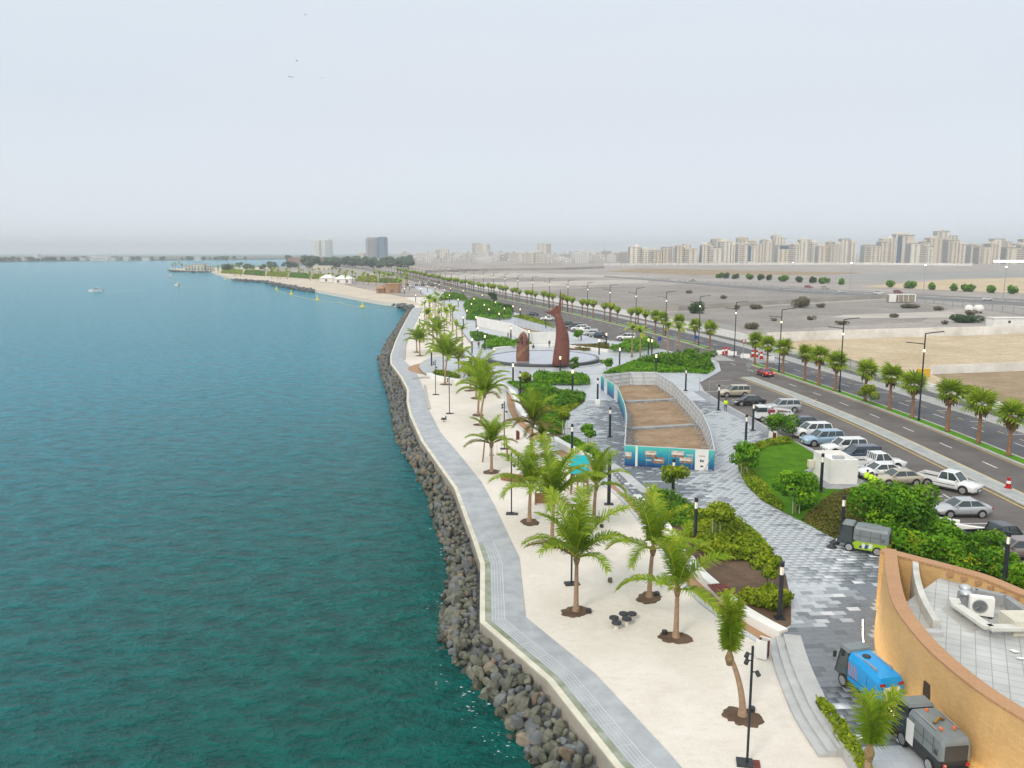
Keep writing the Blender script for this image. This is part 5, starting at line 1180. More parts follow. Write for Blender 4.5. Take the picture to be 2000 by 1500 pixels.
# inner curved white wall rising from the roof
iw = smooth(GL([(1782, 1098), (1785, 1130), (1798, 1172), (1822, 1215)], 4.0), 6); iw = [Vector((p.x, p.y, 0)) for p in iw]
MB().ribbon(loc(iw), loc(offset(iw, -0.32)), zr - 2.2, zr + 0.6).build('inner_wall', mat('weathered_plaster', (0.52, 0.50, 0.44), 0.85, 0.2, 0.8, rgb2=(0.66, 0.64, 0.58), detail=8), yb)
m = MB(); e = iw[-1] - Vector((yo.x, yo.y, 0)); m.box(e.x - 1.3, e.y - 0.55, zr - .2, e.x + 0.25, e.y - 0.1, zr + 0.22); m.build('inner_wall_foot', stone_m, yb)
# dark side door in the front wall
dq = G(1800, 1416, Z_PAVE); dp = min(range(len(Lb)), key=lambda k: (Lb[k] - dq).xy.length); a, b = Lb[dp] - Vector((yo.x, yo.y, 0)), Lb[dp + 1] - Vector((yo.x, yo.y, 0)); dt = (b - a).normalized(); dn = Vector((dt.y, -dt.x, 0))
doorm = mat('dark_brown_door', (0.05, 0.032, 0.02), 0.5, 0.2)
m = MB(); q = a + dn * 0.0; m.obox((q.x, q.y, 1.1), (q.x + dt.x * 1.7, q.y + dt.y * 1.7, 1.1), 0.16, 2.2); do = m.build('door', doorm, yb)
m = MB(); q = a + dn * 0.09 + dt * 0.95; m.cbox((q.x, q.y, 1.05), (0.05, 0.05, 0.18)); m.build('handle', steel_m, do)
# roof plant: raised white rail platform, condenser, vents, ducts
def roof_pt(px, py, dz=0.0): p = G(px, py, ZR + dz); return Vector((p.x - yo.x, p.y - yo.y, zr + dz))
pp = [roof_pt(*q, 0.45) for q in ((1863, 1170), (1868, 1182), (1932, 1226), (1990, 1226), (2040, 1225))]
m = MB()
for A, B in zip(pp[:-1], pp[1:]): m.obox(A, B, 0.5, 0.16)
m.build('duct_cover', mat('cream_sheet', (0.62, 0.60, 0.54), 0.6, 0.1, 1.0), yb)
pp2 = [roof_pt(*q, 0.45) for q in ((1875, 1165), (1905, 1158), (1965, 1172), (2010, 1205), (2060, 1235))]
m = MB()
for A, B in zip(pp2[:-1], pp2[1:]): m.obox(A, B, 0.35, 0.5)
m.build('upstand', conc2_m, yb)
for q in ((1880, 1205), (1905, 1222), (1935, 1238), (1978, 1240)):
    A = roof_pt(*q); m = MB(); m.cyl((A.x, A.y, zr), (A.x, A.y, zr + 0.4), 0.04, n=6); m.build('support_leg', steel_m, yb)
m = MB(); A = roof_pt(1852, 1190); B = roof_pt(1895, 1230); m.add([(A.x - .4, A.y, zr + .004), (A.x + .6, A.y + .8, zr + .004), (B.x + .9, B.y + .3, zr + .004), (B.x - .2, B.y - .4, zr + .004)], [(3, 2, 1, 0)]); m.build('screed_patch', kerb_m, yb)
A = roof_pt(1915, 1200, 0.1); ac = thing('condenser_unit', 'white air conditioner condenser standing on the flat roof', 'air conditioner', (A.x + yo.x, A.y + yo.y, ZR + 0.12), -0.35)
MB().box(-0.55, -0.22, 0, 0.55, 0.22, 0.95).build('casing', white_m, ac)
m = MB(); m.lathe([(0.36, 0), (0.36, 0.03), (0.30, 0.03), (0.30, 0.0)], 20); o = m.build('fan_guard', steel_m, ac); o.location = (-0.1, -0.225, 0.5); o.rotation_euler = (math.pi / 2, 0, 0)
m = MB()
for k in range(5): a = k * 1.2566; m.obox((-0.1 + .05 * math.cos(a), -0.235, 0.5 + .05 * math.sin(a)), (-0.1 + .27 * math.cos(a), -0.235, 0.5 + .27 * math.sin(a)), 0.01, 0.12, up=(0, 1, 0))
m.build('fan_blade', alum_m, ac); MB().box(-0.5, -0.2, -0.12, -0.35, 0.2, 0).box(0.35, -0.2, -0.12, 0.5, 0.2, 0).build('foot', dark_m, ac)
for i, (x, y, s) in enumerate(((1883, 1175, 1.0), (1884, 1186, 1.0))):
    A = roof_pt(x, y); v = thing('roof_ventilator', ['rear', 'front'][i] + ' steel mushroom ventilator on the flat roof', 'ventilator', (A.x + yo.x, A.y + yo.y, ZR)); m = MB(); m.lathe([(0.13, 0), (0.13, 0.75)], 12); m.build('pipe', steel_m, v)
    m = MB(); m.lathe([(0.30, 0.72), (0.33, 0.80), (0.22, 0.93), (0.02, 0.98)], 16); m.build('cap', alum_m, v, sm=True)
m = MB()
for k in range(4): A = roof_pt(1932 + k * 3, 1190 + k * 2, 0.25); B = roof_pt(1962 + k * 3, 1212 + k * 3, 0.2); m.cyl(A, B, 0.03, n=6)
m.build('pipe_run', alum_m, yb)
m = MB(); A = roof_pt(2000, 1228, 0.0); m.box(A.x - 1.0, A.y - 0.8, zr, A.x + 1.5, A.y + 0.5, zr + 0.75); m.build('plant_box', cream_m, yb)
for i, (x, y) in enumerate(((1985, 1275), (1992, 1288), (1978, 1272))):
    A = roof_pt(x, y); m = MB(); V, Fs = RL[i]; m.add([(v[0] * .22, v[1] * .16, v[2] * .08 + .06) for v in V], Fs); tag(m.build('roof_debris', white_m, loc=(A.x + yo.x, A.y + yo.y, ZR)), ['white scrap left on the roof tiles', 'white plastic sheet lying on the roof tiles near the edge', 'small pale scrap furthest left on the roof tiles'][i], 'debris')
# lit floor bars that wash the wall
wall_off = offset(Lc, 1.05)
def led_bar(px0, px1, label, i):
    a, b = G(*px0, Z_PAVE + 0.02), G(*px1, Z_PAVE + 0.02); t = (b - a).normalized(); root = thing('wall_washer', label, 'floor light', (a.x, a.y, Z_PAVE), 0, 'lit floor bars along the yellow wall')
    m = MB(); m.obox((0, 0, 0.02), (b.x - a.x, b.y - a.y, 0.02), 0.12, 0.05); m.build('housing', black_m, root)
    m = MB(); m.obox((0, 0, 0.047), (b.x - a.x, b.y - a.y, 0.047), 0.06, 0.016); m.build('lens', led_m, root)
led = [((1685, 1211), (1685, 1224)), ((1685, 1227), (1685, 1242)), ((1685, 1244), (1687, 1260)), ((1735, 1382), (1741, 1391)), ((1744, 1397), (1758, 1419))]
for i, q in enumerate(led): led_bar(q[0], q[1], ['far end', 'second', 'third', 'short', 'long'][i] + ' glowing floor bar at the foot of the yellow wall', i)
k = 0
for p, t in walk(Lb, 1.5, 0.9):
    if p.y < 27: break
    n_ = Vector((-t.y, t.x, 0)) if True else None
    n_ = offset([p - t, p, p + t], 1.0)[1] - p
    lt = bpy.data.lights.new('wall_washer_light', 'AREA'); lt.shape = 'RECTANGLE'; lt.size = 1.2; lt.size_y = 0.1; lt.energy = 11; lt.color = (1.0, 0.76, 0.40)
    lo = bpy.data.objects.new('wall_washer_light', lt); C.objects.link(lo); q = p + n_ * 0.75; lo.location = (q.x, q.y, Z_PAVE + 0.12)
    dv = Vector((p.x - n_.x * .3, p.y - n_.y * .3, 2.9)) - lo.location; X = t; Zv = -dv.normalized(); Y = Zv.cross(X).normalized(); X = Y.cross(Zv)
    lo.rotation_euler = Matrix((X, Y, Zv)).transposed().to_euler()

# ------------------------------------------------------------------ white service kiosk by the parking
kq = [G(1587, 925, Z_PAVE), G(1621, 946, Z_PAVE), G(1674, 946, Z_PAVE)]
kb = thing('service_kiosk', 'plain white box kiosk beside the parked cars', 'kiosk', tuple(kq[1]))
ex = (kq[2] - kq[1]); ey = (kq[0] - kq[1]); P4 = [Vector((0, 0, 0)), ex, ex + ey, ey]; hk = 2.35; wk_ = 0.18
cen = (ex + ey) / 2
MB().prism([(p.x, p.y) for p in P4], 0, hk - 0.35).build('body', white_m, kb)
inn = [cen + (p - cen) * 0.9 for p in P4]
for i in range(4):
    a, b = P4[i], P4[(i + 1) % 4]; c, d = inn[i], inn[(i + 1) % 4]; MB().prism([(a.x, a.y), (b.x, b.y), (d.x, d.y), (c.x, c.y)], hk - 0.349, hk).build('parapet', white_m, kb)
m = MB(); c = cen + ex * 0.1; m.box(c.x - 0.5, c.y - 0.3, hk - 0.349, c.x + 0.5, c.y + 0.3, hk - 0.1); m.build('roof_hatch', steel_m, kb)
m = MB(); c = P4[3] + (P4[0] - P4[3]) * 0.02; m.box(c.x - 0.55, c.y - 0.35, 0.7, c.x - 0.02, c.y + 0.2, 1.4); m.build('meter_box', cream_m, kb)
struct(MB().sheet(GL([(1570, 920), (1612, 955), (1690, 957), (1690, 940), (1600, 905)], Z_PAVE), Z_PAVE + 0.028).build('kiosk_apron', conc2_m))
# ------------------------------------------------------------------ vehicles
def paint(name, rgb, metal=0.0): return mat(name, rgb, 0.28, 0.0, metal=metal, coat=0.6)
CARP = {'white': paint('white_car_paint', (0.74, 0.74, 0.73)), 'black': paint('black_car_paint', (0.012, 0.013, 0.016)), 'silver': paint('silver_car_paint', (0.46, 0.47, 0.48), 0.3), 'beige': paint('champagne_car_paint', (0.46, 0.40, 0.30), 0.2),
        'ltblue': paint('pale_blue_car_paint', (0.30, 0.42, 0.55), 0.2), 'navy': paint('navy_car_paint', (0.02, 0.035, 0.075)), 'red': paint('red_car_paint', (0.30, 0.02, 0.025)), 'brown': paint('brown_grey_car_paint', (0.22, 0.17, 0.15), 0.2), 'grey': paint('dark_grey_car_paint', (0.07, 0.075, 0.08), 0.2)}
def car_body(prof, hwid, mname, zb=0.26):
    rings = []
    for x, zt, w in prof:
        h = hwid * w; b = zb + (0.12 if abs(x) > prof[-1][0] - 0.12 else 0)
        rings.append([(x, -h * 0.9, b), (x, -h, b + 0.16), (x, -h * 1.0, max(b + 0.2, zt - 0.25)), (x, -h * 0.965, zt - 0.07), (x, -h * 0.86, zt), (x, 0, zt + 0.025), (x, h * 0.86, zt), (x, h * 0.965, zt - 0.07), (x, h, max(b + 0.2, zt - 0.25)), (x, h, b + 0.16), (x, h * 0.9, b)])
    return MB().loft(rings)
def frustum(x0, x1, w0, z0, X0, X1, W0, Z0):
    return [(x0, -w0, z0), (x1, -w0 * .96, z0), (x1, w0 * .96, z0), (x0, w0, z0), (X0, -W0, Z0), (X1, -W0, Z0), (X1, W0, Z0), (X0, W0, Z0)]
BOXF = [(3, 2, 1, 0), (4, 5, 6, 7), (0, 1, 5, 4), (1, 2, 6, 5), (2, 3, 7, 6), (3, 0, 4, 7)]
WHEEL = {}
def wheel_me(r):
    if r not in WHEEL:
        m = MB(); n = 18; m.loft([[(q * math.cos(6.2832 * k / n), y, q * math.sin(6.2832 * k / n)) for k in range(n)] for q, y in ((r * .72, -.11), (r * .95, -.11), (r, -.06), (r, .06), (r * .95, .11), (r * .72, .11))])
        a = m.mesh('wheel', tyre_m, True); m = MB()
        for s in (-1, 1):
            m.loft([[(q * math.cos(6.2832 * k / n), s * y, q * math.sin(6.2832 * k / n)) for k in range(n)] for q, y in ((r * .70, .112), (r * .62, .095), (r * .2, .10), (0.01, .12))])
        WHEEL[r] = (a, m.mesh('rim', rim_m))
    return WHEEL[r]
SPEC = {
 'sedan': dict(L=4.5, W=0.88, H=1.44, prof=[(-2.25, .78, .80), (-2.18, .93, .90), (-1.85, 1.0, .97), (-1.2, .98, 1), (0, .94, 1), (0.9, .93, 1), (1.5, .86, .98), (2.0, .74, .90), (2.22, .62, .74)], gh=(-1.75, 1.05, .80, .92, -1.05, 0.30, .60), wb=1.32, r=.33),
 'suv': dict(L=4.7, W=0.93, H=1.74, prof=[(-2.35, .95, .86), (-2.28, 1.12, .95), (-1.9, 1.14, .99), (-1.0, 1.12, 1), (0.5, 1.08, 1), (1.0, 1.06, 1), (1.7, 1.0, .98), (2.15, .9, .92), (2.34, .75, .78)], gh=(-2.28, 1.05, .84, 1.08, -2.05, 0.35, .68), wb=1.38, r=.37),
 'pickup': dict(L=5.3, W=0.91, H=1.76, prof=[(-2.62, .80, .98), (-2.6, .80, 1), (-1.0, .80, 1), (-0.75, 1.08, 1), (0.5, 1.06, 1), (1.1, 1.05, 1), (1.8, 1.0, .98), (2.4, .92, .93), (2.62, .76, .80)], gh=(-0.72, 1.25, .82, 1.05, -0.50, 0.62, .68), wb=1.55, r=.38)}
def make_car(kind, col, rack=False, lit=False):
    s = SPEC[kind]; P = CARP[col]; W, H = s['W'], s['H']; root = thing('parked_car', 'x', 'car'); L2 = s['L'] / 2
    car_body(s['prof'], W, None).build('body', P, root, sm=True)
    x0, x1, w0, z0, X0, X1, W0 = s['gh']; V = frustum(x0, x1, w0, z0 - .03, X0, X1, W0, H - 0.05)
    MB().add(V, BOXF).build('windows', glass_m, root)
    V2 = frustum(X0 - .03, X1 + .03, W0 + .015, H - .055, X0 + .12, X1 - .10, W0 - .07, H + 0.005); MB().add(V2, BOXF).build('roof', P, root, sm=False)
    for i in range(4):
        m = MB(); m.obox(V[i], V[i + 4], 0.085, 0.085); m.build('pillar', P, root)
    for fr in ((0.5,) if kind != 'suv' else (0.36, 0.66)):
        for sd_ in (-1, 1):
            a = (x0 + (x1 - x0) * (fr - .03), sd_ * (w0 - .005), z0 - .02); b = (X0 + (X1 - X0) * fr, sd_ * (W0 + .004), H - .06); m = MB(); m.obox(a, b, 0.06, 0.07); m.build('pillar', P, root)
    a, b = wheel_me(s['r'])
    for sx in (-1, 1):
        for sy in (-1, 1):
            w = obj('wheel', a, root, (sx * s['wb'] + 0.03, sy * (W - .06), s['r'])); obj('rim', b, w)
            m = MB(); n = 16; R = s['r'] + .07; m.loft([[(sx * s['wb'] + .03 + R * math.cos(6.2832 * k / n), sy * (W - q), max(.28, s['r'] + .02 + R * math.sin(6.2832 * k / n))) for k in range(n)] for q in (.05, -.004)]); m.build('wheel_arch', tyre_m, root)
    zf = s['prof'][-2][1] - .08
    for sy in (-1, 1):
        m = MB(); m.cbox((L2 - .14, sy * W * .68, zf - .06), (.26, .34, .15)); m.build('headlight', lampw_m, root)
        m = MB(); m.cbox((-L2 + .06, sy * W * .74, s['prof'][1][1] - .14), (.16, .26, .17 if kind != 'suv' else .3)); m.build('tail_light', lampr_on_m if lit else lampr_m, root)
        m = MB(); m.cbox((x1 - .25, sy * (W + .06), z0 + .08), (.12, .2, .13)); m.build('mirror', P, root)
        m = MB(); m.box(-s['wb'] + .45, sy * W * .93 - .03, .22, s['wb'] - .45, sy * W * .93 + .03, .36); m.build('sill', dark_m, root)
    for sy in (-1, 1):
        m = MB(); xs_ = (x0 + (x1 - x0) * .5, x1 - .12) if kind == 'pickup' else (x0 + .55, x0 + (x1 - x0) * .5, x1 - .12)
        for x in xs_: m.box(x - .009, sy * W - .004, .46, x + .009, sy * W + .004, z0 - .27)
        m.box(xs_[0], sy * W - .004, .452, xs_[-1], sy * W + .003, .466); m.build('door_seam', dark_m, root)
        m = MB()
        for x in xs_[:-1]: m.box(x + .1, sy * W - .004, z0 - .30, x + .3, sy * W + .016, z0 - .265)
        m.build('door_handle', rim_m, root)
    m = MB(); m.box(L2 - .1, -W * .45, .42, L2 + .012, W * .45, .62); m.build('grille', dark_m, root)
    for sx in (-1, 1): m = MB(); m.cbox((sx * (L2 + .005), 0, .48 if sx > 0 else .62), (.05, .46, .13)); m.build('number_plate', lampw_m, root)
    if kind == 'pickup':
        m = MB(); z1 = 1.12
        for sy in (-1, 1): m.box(-2.62, sy * W - .05 * (1 + sy), .78, -.72, sy * W + .05 * (1 - sy), z1)
        m.box(-2.66, -W, .78, -2.58, W, z1); m.build('bed_wall', P, root)
        MB().box(-2.57, -W + .1, .80, -.74, W - .1, .835).build('bed_liner', dark_m, root)
        m = MB(); m.box(-1.2, -W - .004, .62, .9, -W + .01, .68); m.box(-1.2, W - .01, .62, .9, W + .004, .68); m.build('side_stripe', dark_m, root)
        if rack:
            m = MB()
            for sy in (-.7, -.35, 0, .35, .7): m.obox((-.82, sy, 1.1), (-.75, sy, 1.75), .05, .05)
            m.obox((-.75, -.75, 1.75), (-.75, .75, 1.75), .06, .06); m.build('headboard_rack', P, root)
    return root
CARS = {}
def place_car(kind, col, px, py, head, label, rack=False, lit=False, name=None, side=True, z=Z_ROAD, group='cars in the parking bays', cat='car'):
    key = (kind, col, rack, lit); b = G(px, py, z); a = math.radians(head)
    off_ = SPEC[kind]['W'] * 0.9 if side else 0; d = Vector((-math.sin(a), math.cos(a), 0)); d = d if d.y > 0 else -d
    p = (b.x + d.x * off_, b.y + d.y * off_, z)
    if key not in CARS: CARS[key] = c = make_car(kind, col, rack, lit); c.location = p; c.rotation_euler = (0, 0, a); tag(c, label, cat, group)
    else: c = copy_tree(CARS[key], p, a, label, group); c['category'] = cat
    if name: c.name = name
    return c
place_car('suv', 'beige', 1437, 776, 183, 'old champagne station wagon at the top of the near parking bays')
place_car('sedan', 'black', 1466, 793, 182, 'black sedan parked below the champagne wagon')
place_car('suv', 'silver', 1532, 806, 182, 'silver car half hidden behind the small white truck')
place_car('sedan', 'navy', 1572, 838, 184, 'dark blue car half hidden behind the white SUV')
place_car('suv', 'white', 1590, 856, 186, 'white SUV parked below the dark blue car')
place_car('suv', 'ltblue', 1612, 872, 187, 'pale blue SUV parked beside the white kiosk')
place_car('suv', 'white', 1655, 889, 185, 'white SUV mostly hidden behind the white kiosk')
place_car('suv', 'navy', 1682, 905, 185, 'dark SUV peeking out between kiosk and white pickup')
place_car('pickup', 'white', 1722, 920, 5, 'white pickup with headboard rack behind the white sedan', rack=True, cat='pickup')
place_car('sedan', 'white', 1726, 936, 186, 'white sedan next to the crouching workers')
place_car('sedan', 'beige', 1762, 950, 184, 'champagne sedan parked nearest the hedge trees')
place_car('pickup', 'white', 1845, 958, -52, 'white pickup driving down the parking road toward the camera', name='pickup_truck', group='cars on the parking road', cat='pickup')
place_car('sedan', 'silver', 1886, 1012, 181, 'silver sedan alone in the lower parking bays')
place_car('pickup', 'black', 1968, 1074, 8, 'black pickup at the right edge behind the hedge', cat='pickup')
place_car('sedan', 'brown', 1996, 1096, 182, 'brown grey sedan cut off by the right edge below the black pickup')
place_car('sedan', 'red', 1494, 734, 95, 'red sedan with lit tail lights driving up the road', lit=True, name='car', side=False, group='cars on the road')
for q in (('sedan', 'navy', 1039, 617, 170, 'dark car by the far garden beside the road'), ('pickup', 'white', 1071, 627, 172, 'white pickup at the head of the far parking row'), ('sedan', 'black', 1107, 637, 172, 'black car first in the far parking row'), ('suv', 'grey', 1121, 643, 172, 'grey SUV second in the far parking row'),
          ('suv', 'white', 1131, 647, 172, 'white SUV third in the far parking row'), ('pickup', 'white', 1148, 651, 172, 'white pickup fourth in the far parking row'), ('sedan', 'silver', 1155, 656, 172, 'silver car fifth in the far parking row'), ('sedan', 'navy', 1168, 660, 172, 'navy car last in the far parking row'), ('suv', 'white', 1222, 665, 160, 'white SUV leaving the far parking row near the plaza palms')):
    place_car(*q, group='cars in the far parking row')
# small white truck with crane
tk = thing('crane_truck', 'small white flatbed truck with folded crane in the parking bays', 'truck', tuple(G(1512, 824, Z_ROAD) + Vector((0, 0.9, 0))), math.radians(184))
MB().add(frustum(0.9, 2.35, .88, .5, 0.95, 2.0, .82, 2.0), BOXF).build('cab', CARP['white'], tk); MB().add(frustum(1.0, 2.31, .895, 1.3, 1.0, 2.06, .84, 1.85), BOXF).build('cab_windows', glass_m, tk)
MB().box(-2.5, -.9, .75, .85, .9, .9).build('flat_bed', CARP['white'], tk)
for sy in (-1, 1): MB().box(-2.5, sy * .9 - .03, .9, .6, sy * .9 + .03, 1.2).build('side_board', CARP['white'], tk)
m = MB(); m.obox((-.3, 0, .9), (-.3, 0, 1.7), .3, .3); m.obox((-.3, 0, 1.6), (-2.3, .2, 1.35), .2, .22); m.obox((-2.3, .2, 1.35), (-2.6, .1, .95), .12, .16); m.build('crane_arm', CARP['white'], tk)
m = MB(); m.box(-.15, -.5, .9, .5, .5, 1.5); m.build('toolbox', CARP['red'], tk); MB().box(-1.9, -.5, .9, -.9, .4, 1.25).build('load', mat('brown_load', (.2, .13, .09), .9, .3, 3), tk)
a_, b_ = wheel_me(.37)
for sx, sy in ((1.6, -1), (1.6, 1), (-1.4, -1), (-1.4, 1)): w = obj('wheel', a_, tk, (sx, sy * .82, .37)); obj('rim', b_, w)
for sy in (-1, 1): MB().cbox((2.36, sy * .62, .72), (.08, .3, .16)).build('headlight', lampw_m, tk); MB().cbox((-2.5, sy * .7, .72), (.06, .25, .12)).build('tail_light', lampr_m, tk)

# ------------------------------------------------------------------ street sweepers
def sweeper(name, label, loc_, rz, body, lower, parts='long'):
    t = thing(name, label, 'sweeper', loc_, rz); B = body
    if parts == 'long':       # cab in front, container behind
        MB().add(frustum(.55, 1.65, .62, .55, .60, 1.25, .56, 1.95), BOXF).build('cab', glass_m, t)
        MB().add(frustum(.52, 1.35, .60, 1.93, .60, 1.25, .54, 2.05), BOXF).build('cab_roof', B, t)
        for sx, sy in ((.57, -.6), (.57, .6), (1.62, -.58), (1.62, .58)): m = MB(); m.obox((sx, sy, .55), (.62 if sx < 1 else 1.25, sy * .93, 1.95), .07, .07); m.build('cab_pillar', dark_m, t)
        m = MB(); m.loft([[(x, -w, z0), (x, -w, z1 - .18), (x, -w * .82, z1), (x, w * .82, z1), (x, w, z1 - .18), (x, w, z0)] for x, w, z0, z1 in ((-1.85, .60, .95, 1.75), (-1.75, .66, .9, 1.9), (.4, .66, .9, 1.95), (.5, .62, .95, 1.85))]); m.build('hopper', B, t)
        m = MB(); m.loft([[(x, -w, z0), (x, -w, z1), (x, w, z1), (x, w, z0)] for x, w, z0, z1 in ((-1.75, .62, .4, .9), (-.9, .64, .3, .9), (.3, .64, .3, .88), (.55, .6, .35, .7))]); m.build('side_skirt', lower, t)
        MB().box(-1.88, -.5, .95, -1.83, .5, 1.6).build('rear_door', dark_m, t)
        MB().box(-1.9, -.6, .42, -1.74, .6, .62).build('rear_bumper', lower, t)
        for sy in (-1, 1): MB().cbox((-1.9, sy * .5, .78), (.06, .14, .12)).build('tail_light', lampr_m, t); MB().cbox((1.66, sy * .4, .62), (.08, .2, .14)).build('headlight', lampw_m, t); MB().cbox((1.5, sy * .85, 1.65), (.06, .18, .28)).build('mirror', dark_m, t)
        a, b = wheel_me(.33)
        for sx, sy in ((-1.15, -1), (-1.15, 1), (.75, -1), (.75, 1)): w = obj('wheel', a, t, (sx, sy * .58, .33)); obj('rim', b, w)
        for sy in (-1, 1):
            m = MB()
            for x in (-1.3, -.65, .05): m.box(x - .012, sy * .66 - .006, .95, x + .012, sy * .66 + .006, 1.72)
            m.box(-1.7, sy * .66 - .006, 1.3, .4, sy * .66 + .006, 1.32); m.build('panel_seam', dark_m, t)
            m = MB()
            for k in range(5): m.box(-1.6 + k * .05, sy * .662 - .006, 1.05, -1.575 + k * .05, sy * .662 + .008, 1.25)
            m.build('vent_grille', dark_m, t); m = MB(); m.box(-1.2, sy * .5 - .03, 1.955, .2, sy * .5 + .03, 1.985); m.build('roof_rail', steel_m, t)
            m = MB(); m.lathe([(.34, .03), (.36, .08), (.2, .2), (.1, .32), (.02, .34)], 18); o = m.build('brush', dark_m, t); o.location = (1.95, sy * .5, 0); m = MB(); m.obox((1.5, sy * .4, .5), (1.95, sy * .5, .3), .08, .08); m.build('brush_arm', dark_m, t)
    return t
grey_sw = mat('grey_green_plastic', (0.19, 0.215, 0.22), 0.5, 0.1, 2.0); lime_sw = mat('lime_green_paint', (0.32, 0.50, 0.02), 0.4, 0.05); cyan_sw = mat('bright_blue_paint', (0.0, 0.30, 0.68), 0.35, 0.05, coat=0.3)
p_ = G(1690, 1082, Z_PAVE); sw = sweeper('street_sweeper', 'grey and lime green street sweeper by the tip of the yellow building', (p_.x, p_.y + 0.7, Z_PAVE), math.radians(148), grey_sw, lime_sw)
swoosh = mat('white_swoosh', (.7, .72, .7), .4, 0.0); navy_sw = mat('navy_swoosh', (.02, .06, .22), .4, 0.0)
for sy in (-1, 1):
    for x0, w, z0, z1, mm in ((-.75, .2, .45, .85, swoosh), (-.45, .15, .4, .75, navy_sw), (-.25, .14, .42, .82, swoosh), (-.05, .12, .38, .62, navy_sw)):
        m = MB(); m.add([(x0, sy * .645, z0), (x0 + w, sy * .645, z0), (x0 + w * .7, sy * .645, z1), (x0 - .1, sy * .645, z1 - .1), (x0, sy * .65, z0), (x0 + w, sy * .65, z0), (x0 + w * .7, sy * .65, z1), (x0 - .1, sy * .65, z1 - .1)], [(0, 1, 2, 3), (7, 6, 5, 4), (0, 4, 5, 1), (1, 5, 6, 2), (2, 6, 7, 3), (3, 7, 4, 0)]); m.build('decal', mm, sw)
p_ = G(1692, 1356, Z_PAVE); bs = thing('street_sweeper', 'bright blue street sweeper parked along the yellow wall', 'sweeper', (p_.x, p_.y + 0.1, Z_PAVE), math.radians(104))
m = MB(); m.loft([[(x, -w, z0), (x, -w, z1 - .25), (x, -w * .8, z1), (x, w * .8, z1), (x, w, z1 - .25), (x, w, z0)] for x, w, z0, z1 in ((-1.75, .66, .55, 1.5), (-1.65, .7, .5, 1.72), (-.4, .7, .5, 1.9), (.55, .68, .55, 1.95))]); m.build('hopper', cyan_sw, bs)
MB().add(frustum(.57, 1.6, .68, .5, .62, 1.25, .58, 1.95), BOXF).build('cab', glass_m, bs); MB().add(frustum(.56, 1.4, .66, 1.9, .6, 1.28, .6, 2.06), BOXF).build('cab_roof', grey_sw, bs)
for sx, sy in ((.6, -.66), (.6, .66), (1.57, -.62), (1.57, .62)): m = MB(); m.obox((sx, sy, .5), (.64 if sx < 1 else 1.24, sy * .9, 1.95), .08, .08); m.build('cab_pillar', dark_m, bs)
m = MB(); m.lathe([(.2, 0), (.2, .05), (.02, .06)], 18); o = m.build('hatch', dark_m, bs); o.location = (.05, .05, 1.915)
for sy in (-1, 1):
    MB().cbox((-1.72, sy * .5, 1.42), (.12, .26, .13)).build('tail_light', lampr_m, bs); MB().cbox((1.4, sy * .85, 1.5), (.08, .16, .3)).build('mirror', dark_m, bs)
    for k in range(3): m = MB(); m.obox((-.2 + k * .25, sy * .705, .85), (.0 + k * .25, sy * .703, 1.45), .02, .05, up=(0, 1, 0)); m.build('stripe', orange_m, bs)
MB().box(-1.80, -.42, .62, -1.74, .42, 1.28).build('rear_plate', cream_m, bs)
for y0, z0 in ((-.05, 1.05), (.08, 1.05), (-.12, .78), (.02, .78), (.15, .78)): MB().cbox((-1.806, y0, z0), (.012, .06, .1)).build('plate_mark', dark_m, bs)
MB().box(-1.6, -.62, .3, 1.3, .62, .52).build('chassis', dark_m, bs)
for sy in (-1, 1):
    m = MB(); m.box(-1.5, sy * .7 - .006, .78, .5, sy * .7 + .006, .80); m.box(-.9, sy * .7 - .006, .55, -.88, sy * .7 + .006, 1.45); m.build('panel_seam', dark_m, bs)
m = MB(); m.box(-1.2, -.45, 1.805, .45, -.40, 1.96); m.box(-1.2, .40, 1.805, .45, .45, 1.96); m.build('lift_rail', steel_m, bs)
a_, b_ = wheel_me(.33)
for sx, sy in ((-1.1, -1), (-1.1, 1), (.85, -1), (.85, 1)): w = obj('wheel', a_, bs, (sx, sy * .62, .33)); obj('rim', b_, w)
gs = sweeper('street_sweeper', 'grey articulated street sweeper with suction hose at the bottom edge', (17.95, 32.5, Z_PAVE), math.radians(97), grey_sw, dark_m)
MB().box(.0, -.68, .45, .5, -.66, 1.5).build('white_panel', white_m, gs); MB().box(.0, .66, .45, .5, .68, 1.5).build('white_panel', white_m, gs)
for x, y in ((.2, 0), (-1.2, .3), (-1.2, -.3)): m = MB(); m.lathe([(.07, 0), (.07, .1), (.02, .14)], 10); o = m.build('beacon', orange_m, gs); o.location = (x, y, 1.94)
m = MB(); m.tube([(-.5, -.3, 1.95), (-.6, 0, 2.1), (-.75, .3, 1.98)], .07, 8); m.build('hose', mat('brass', (.35, .22, .06), .4, 0.1, metal=.6), gs)

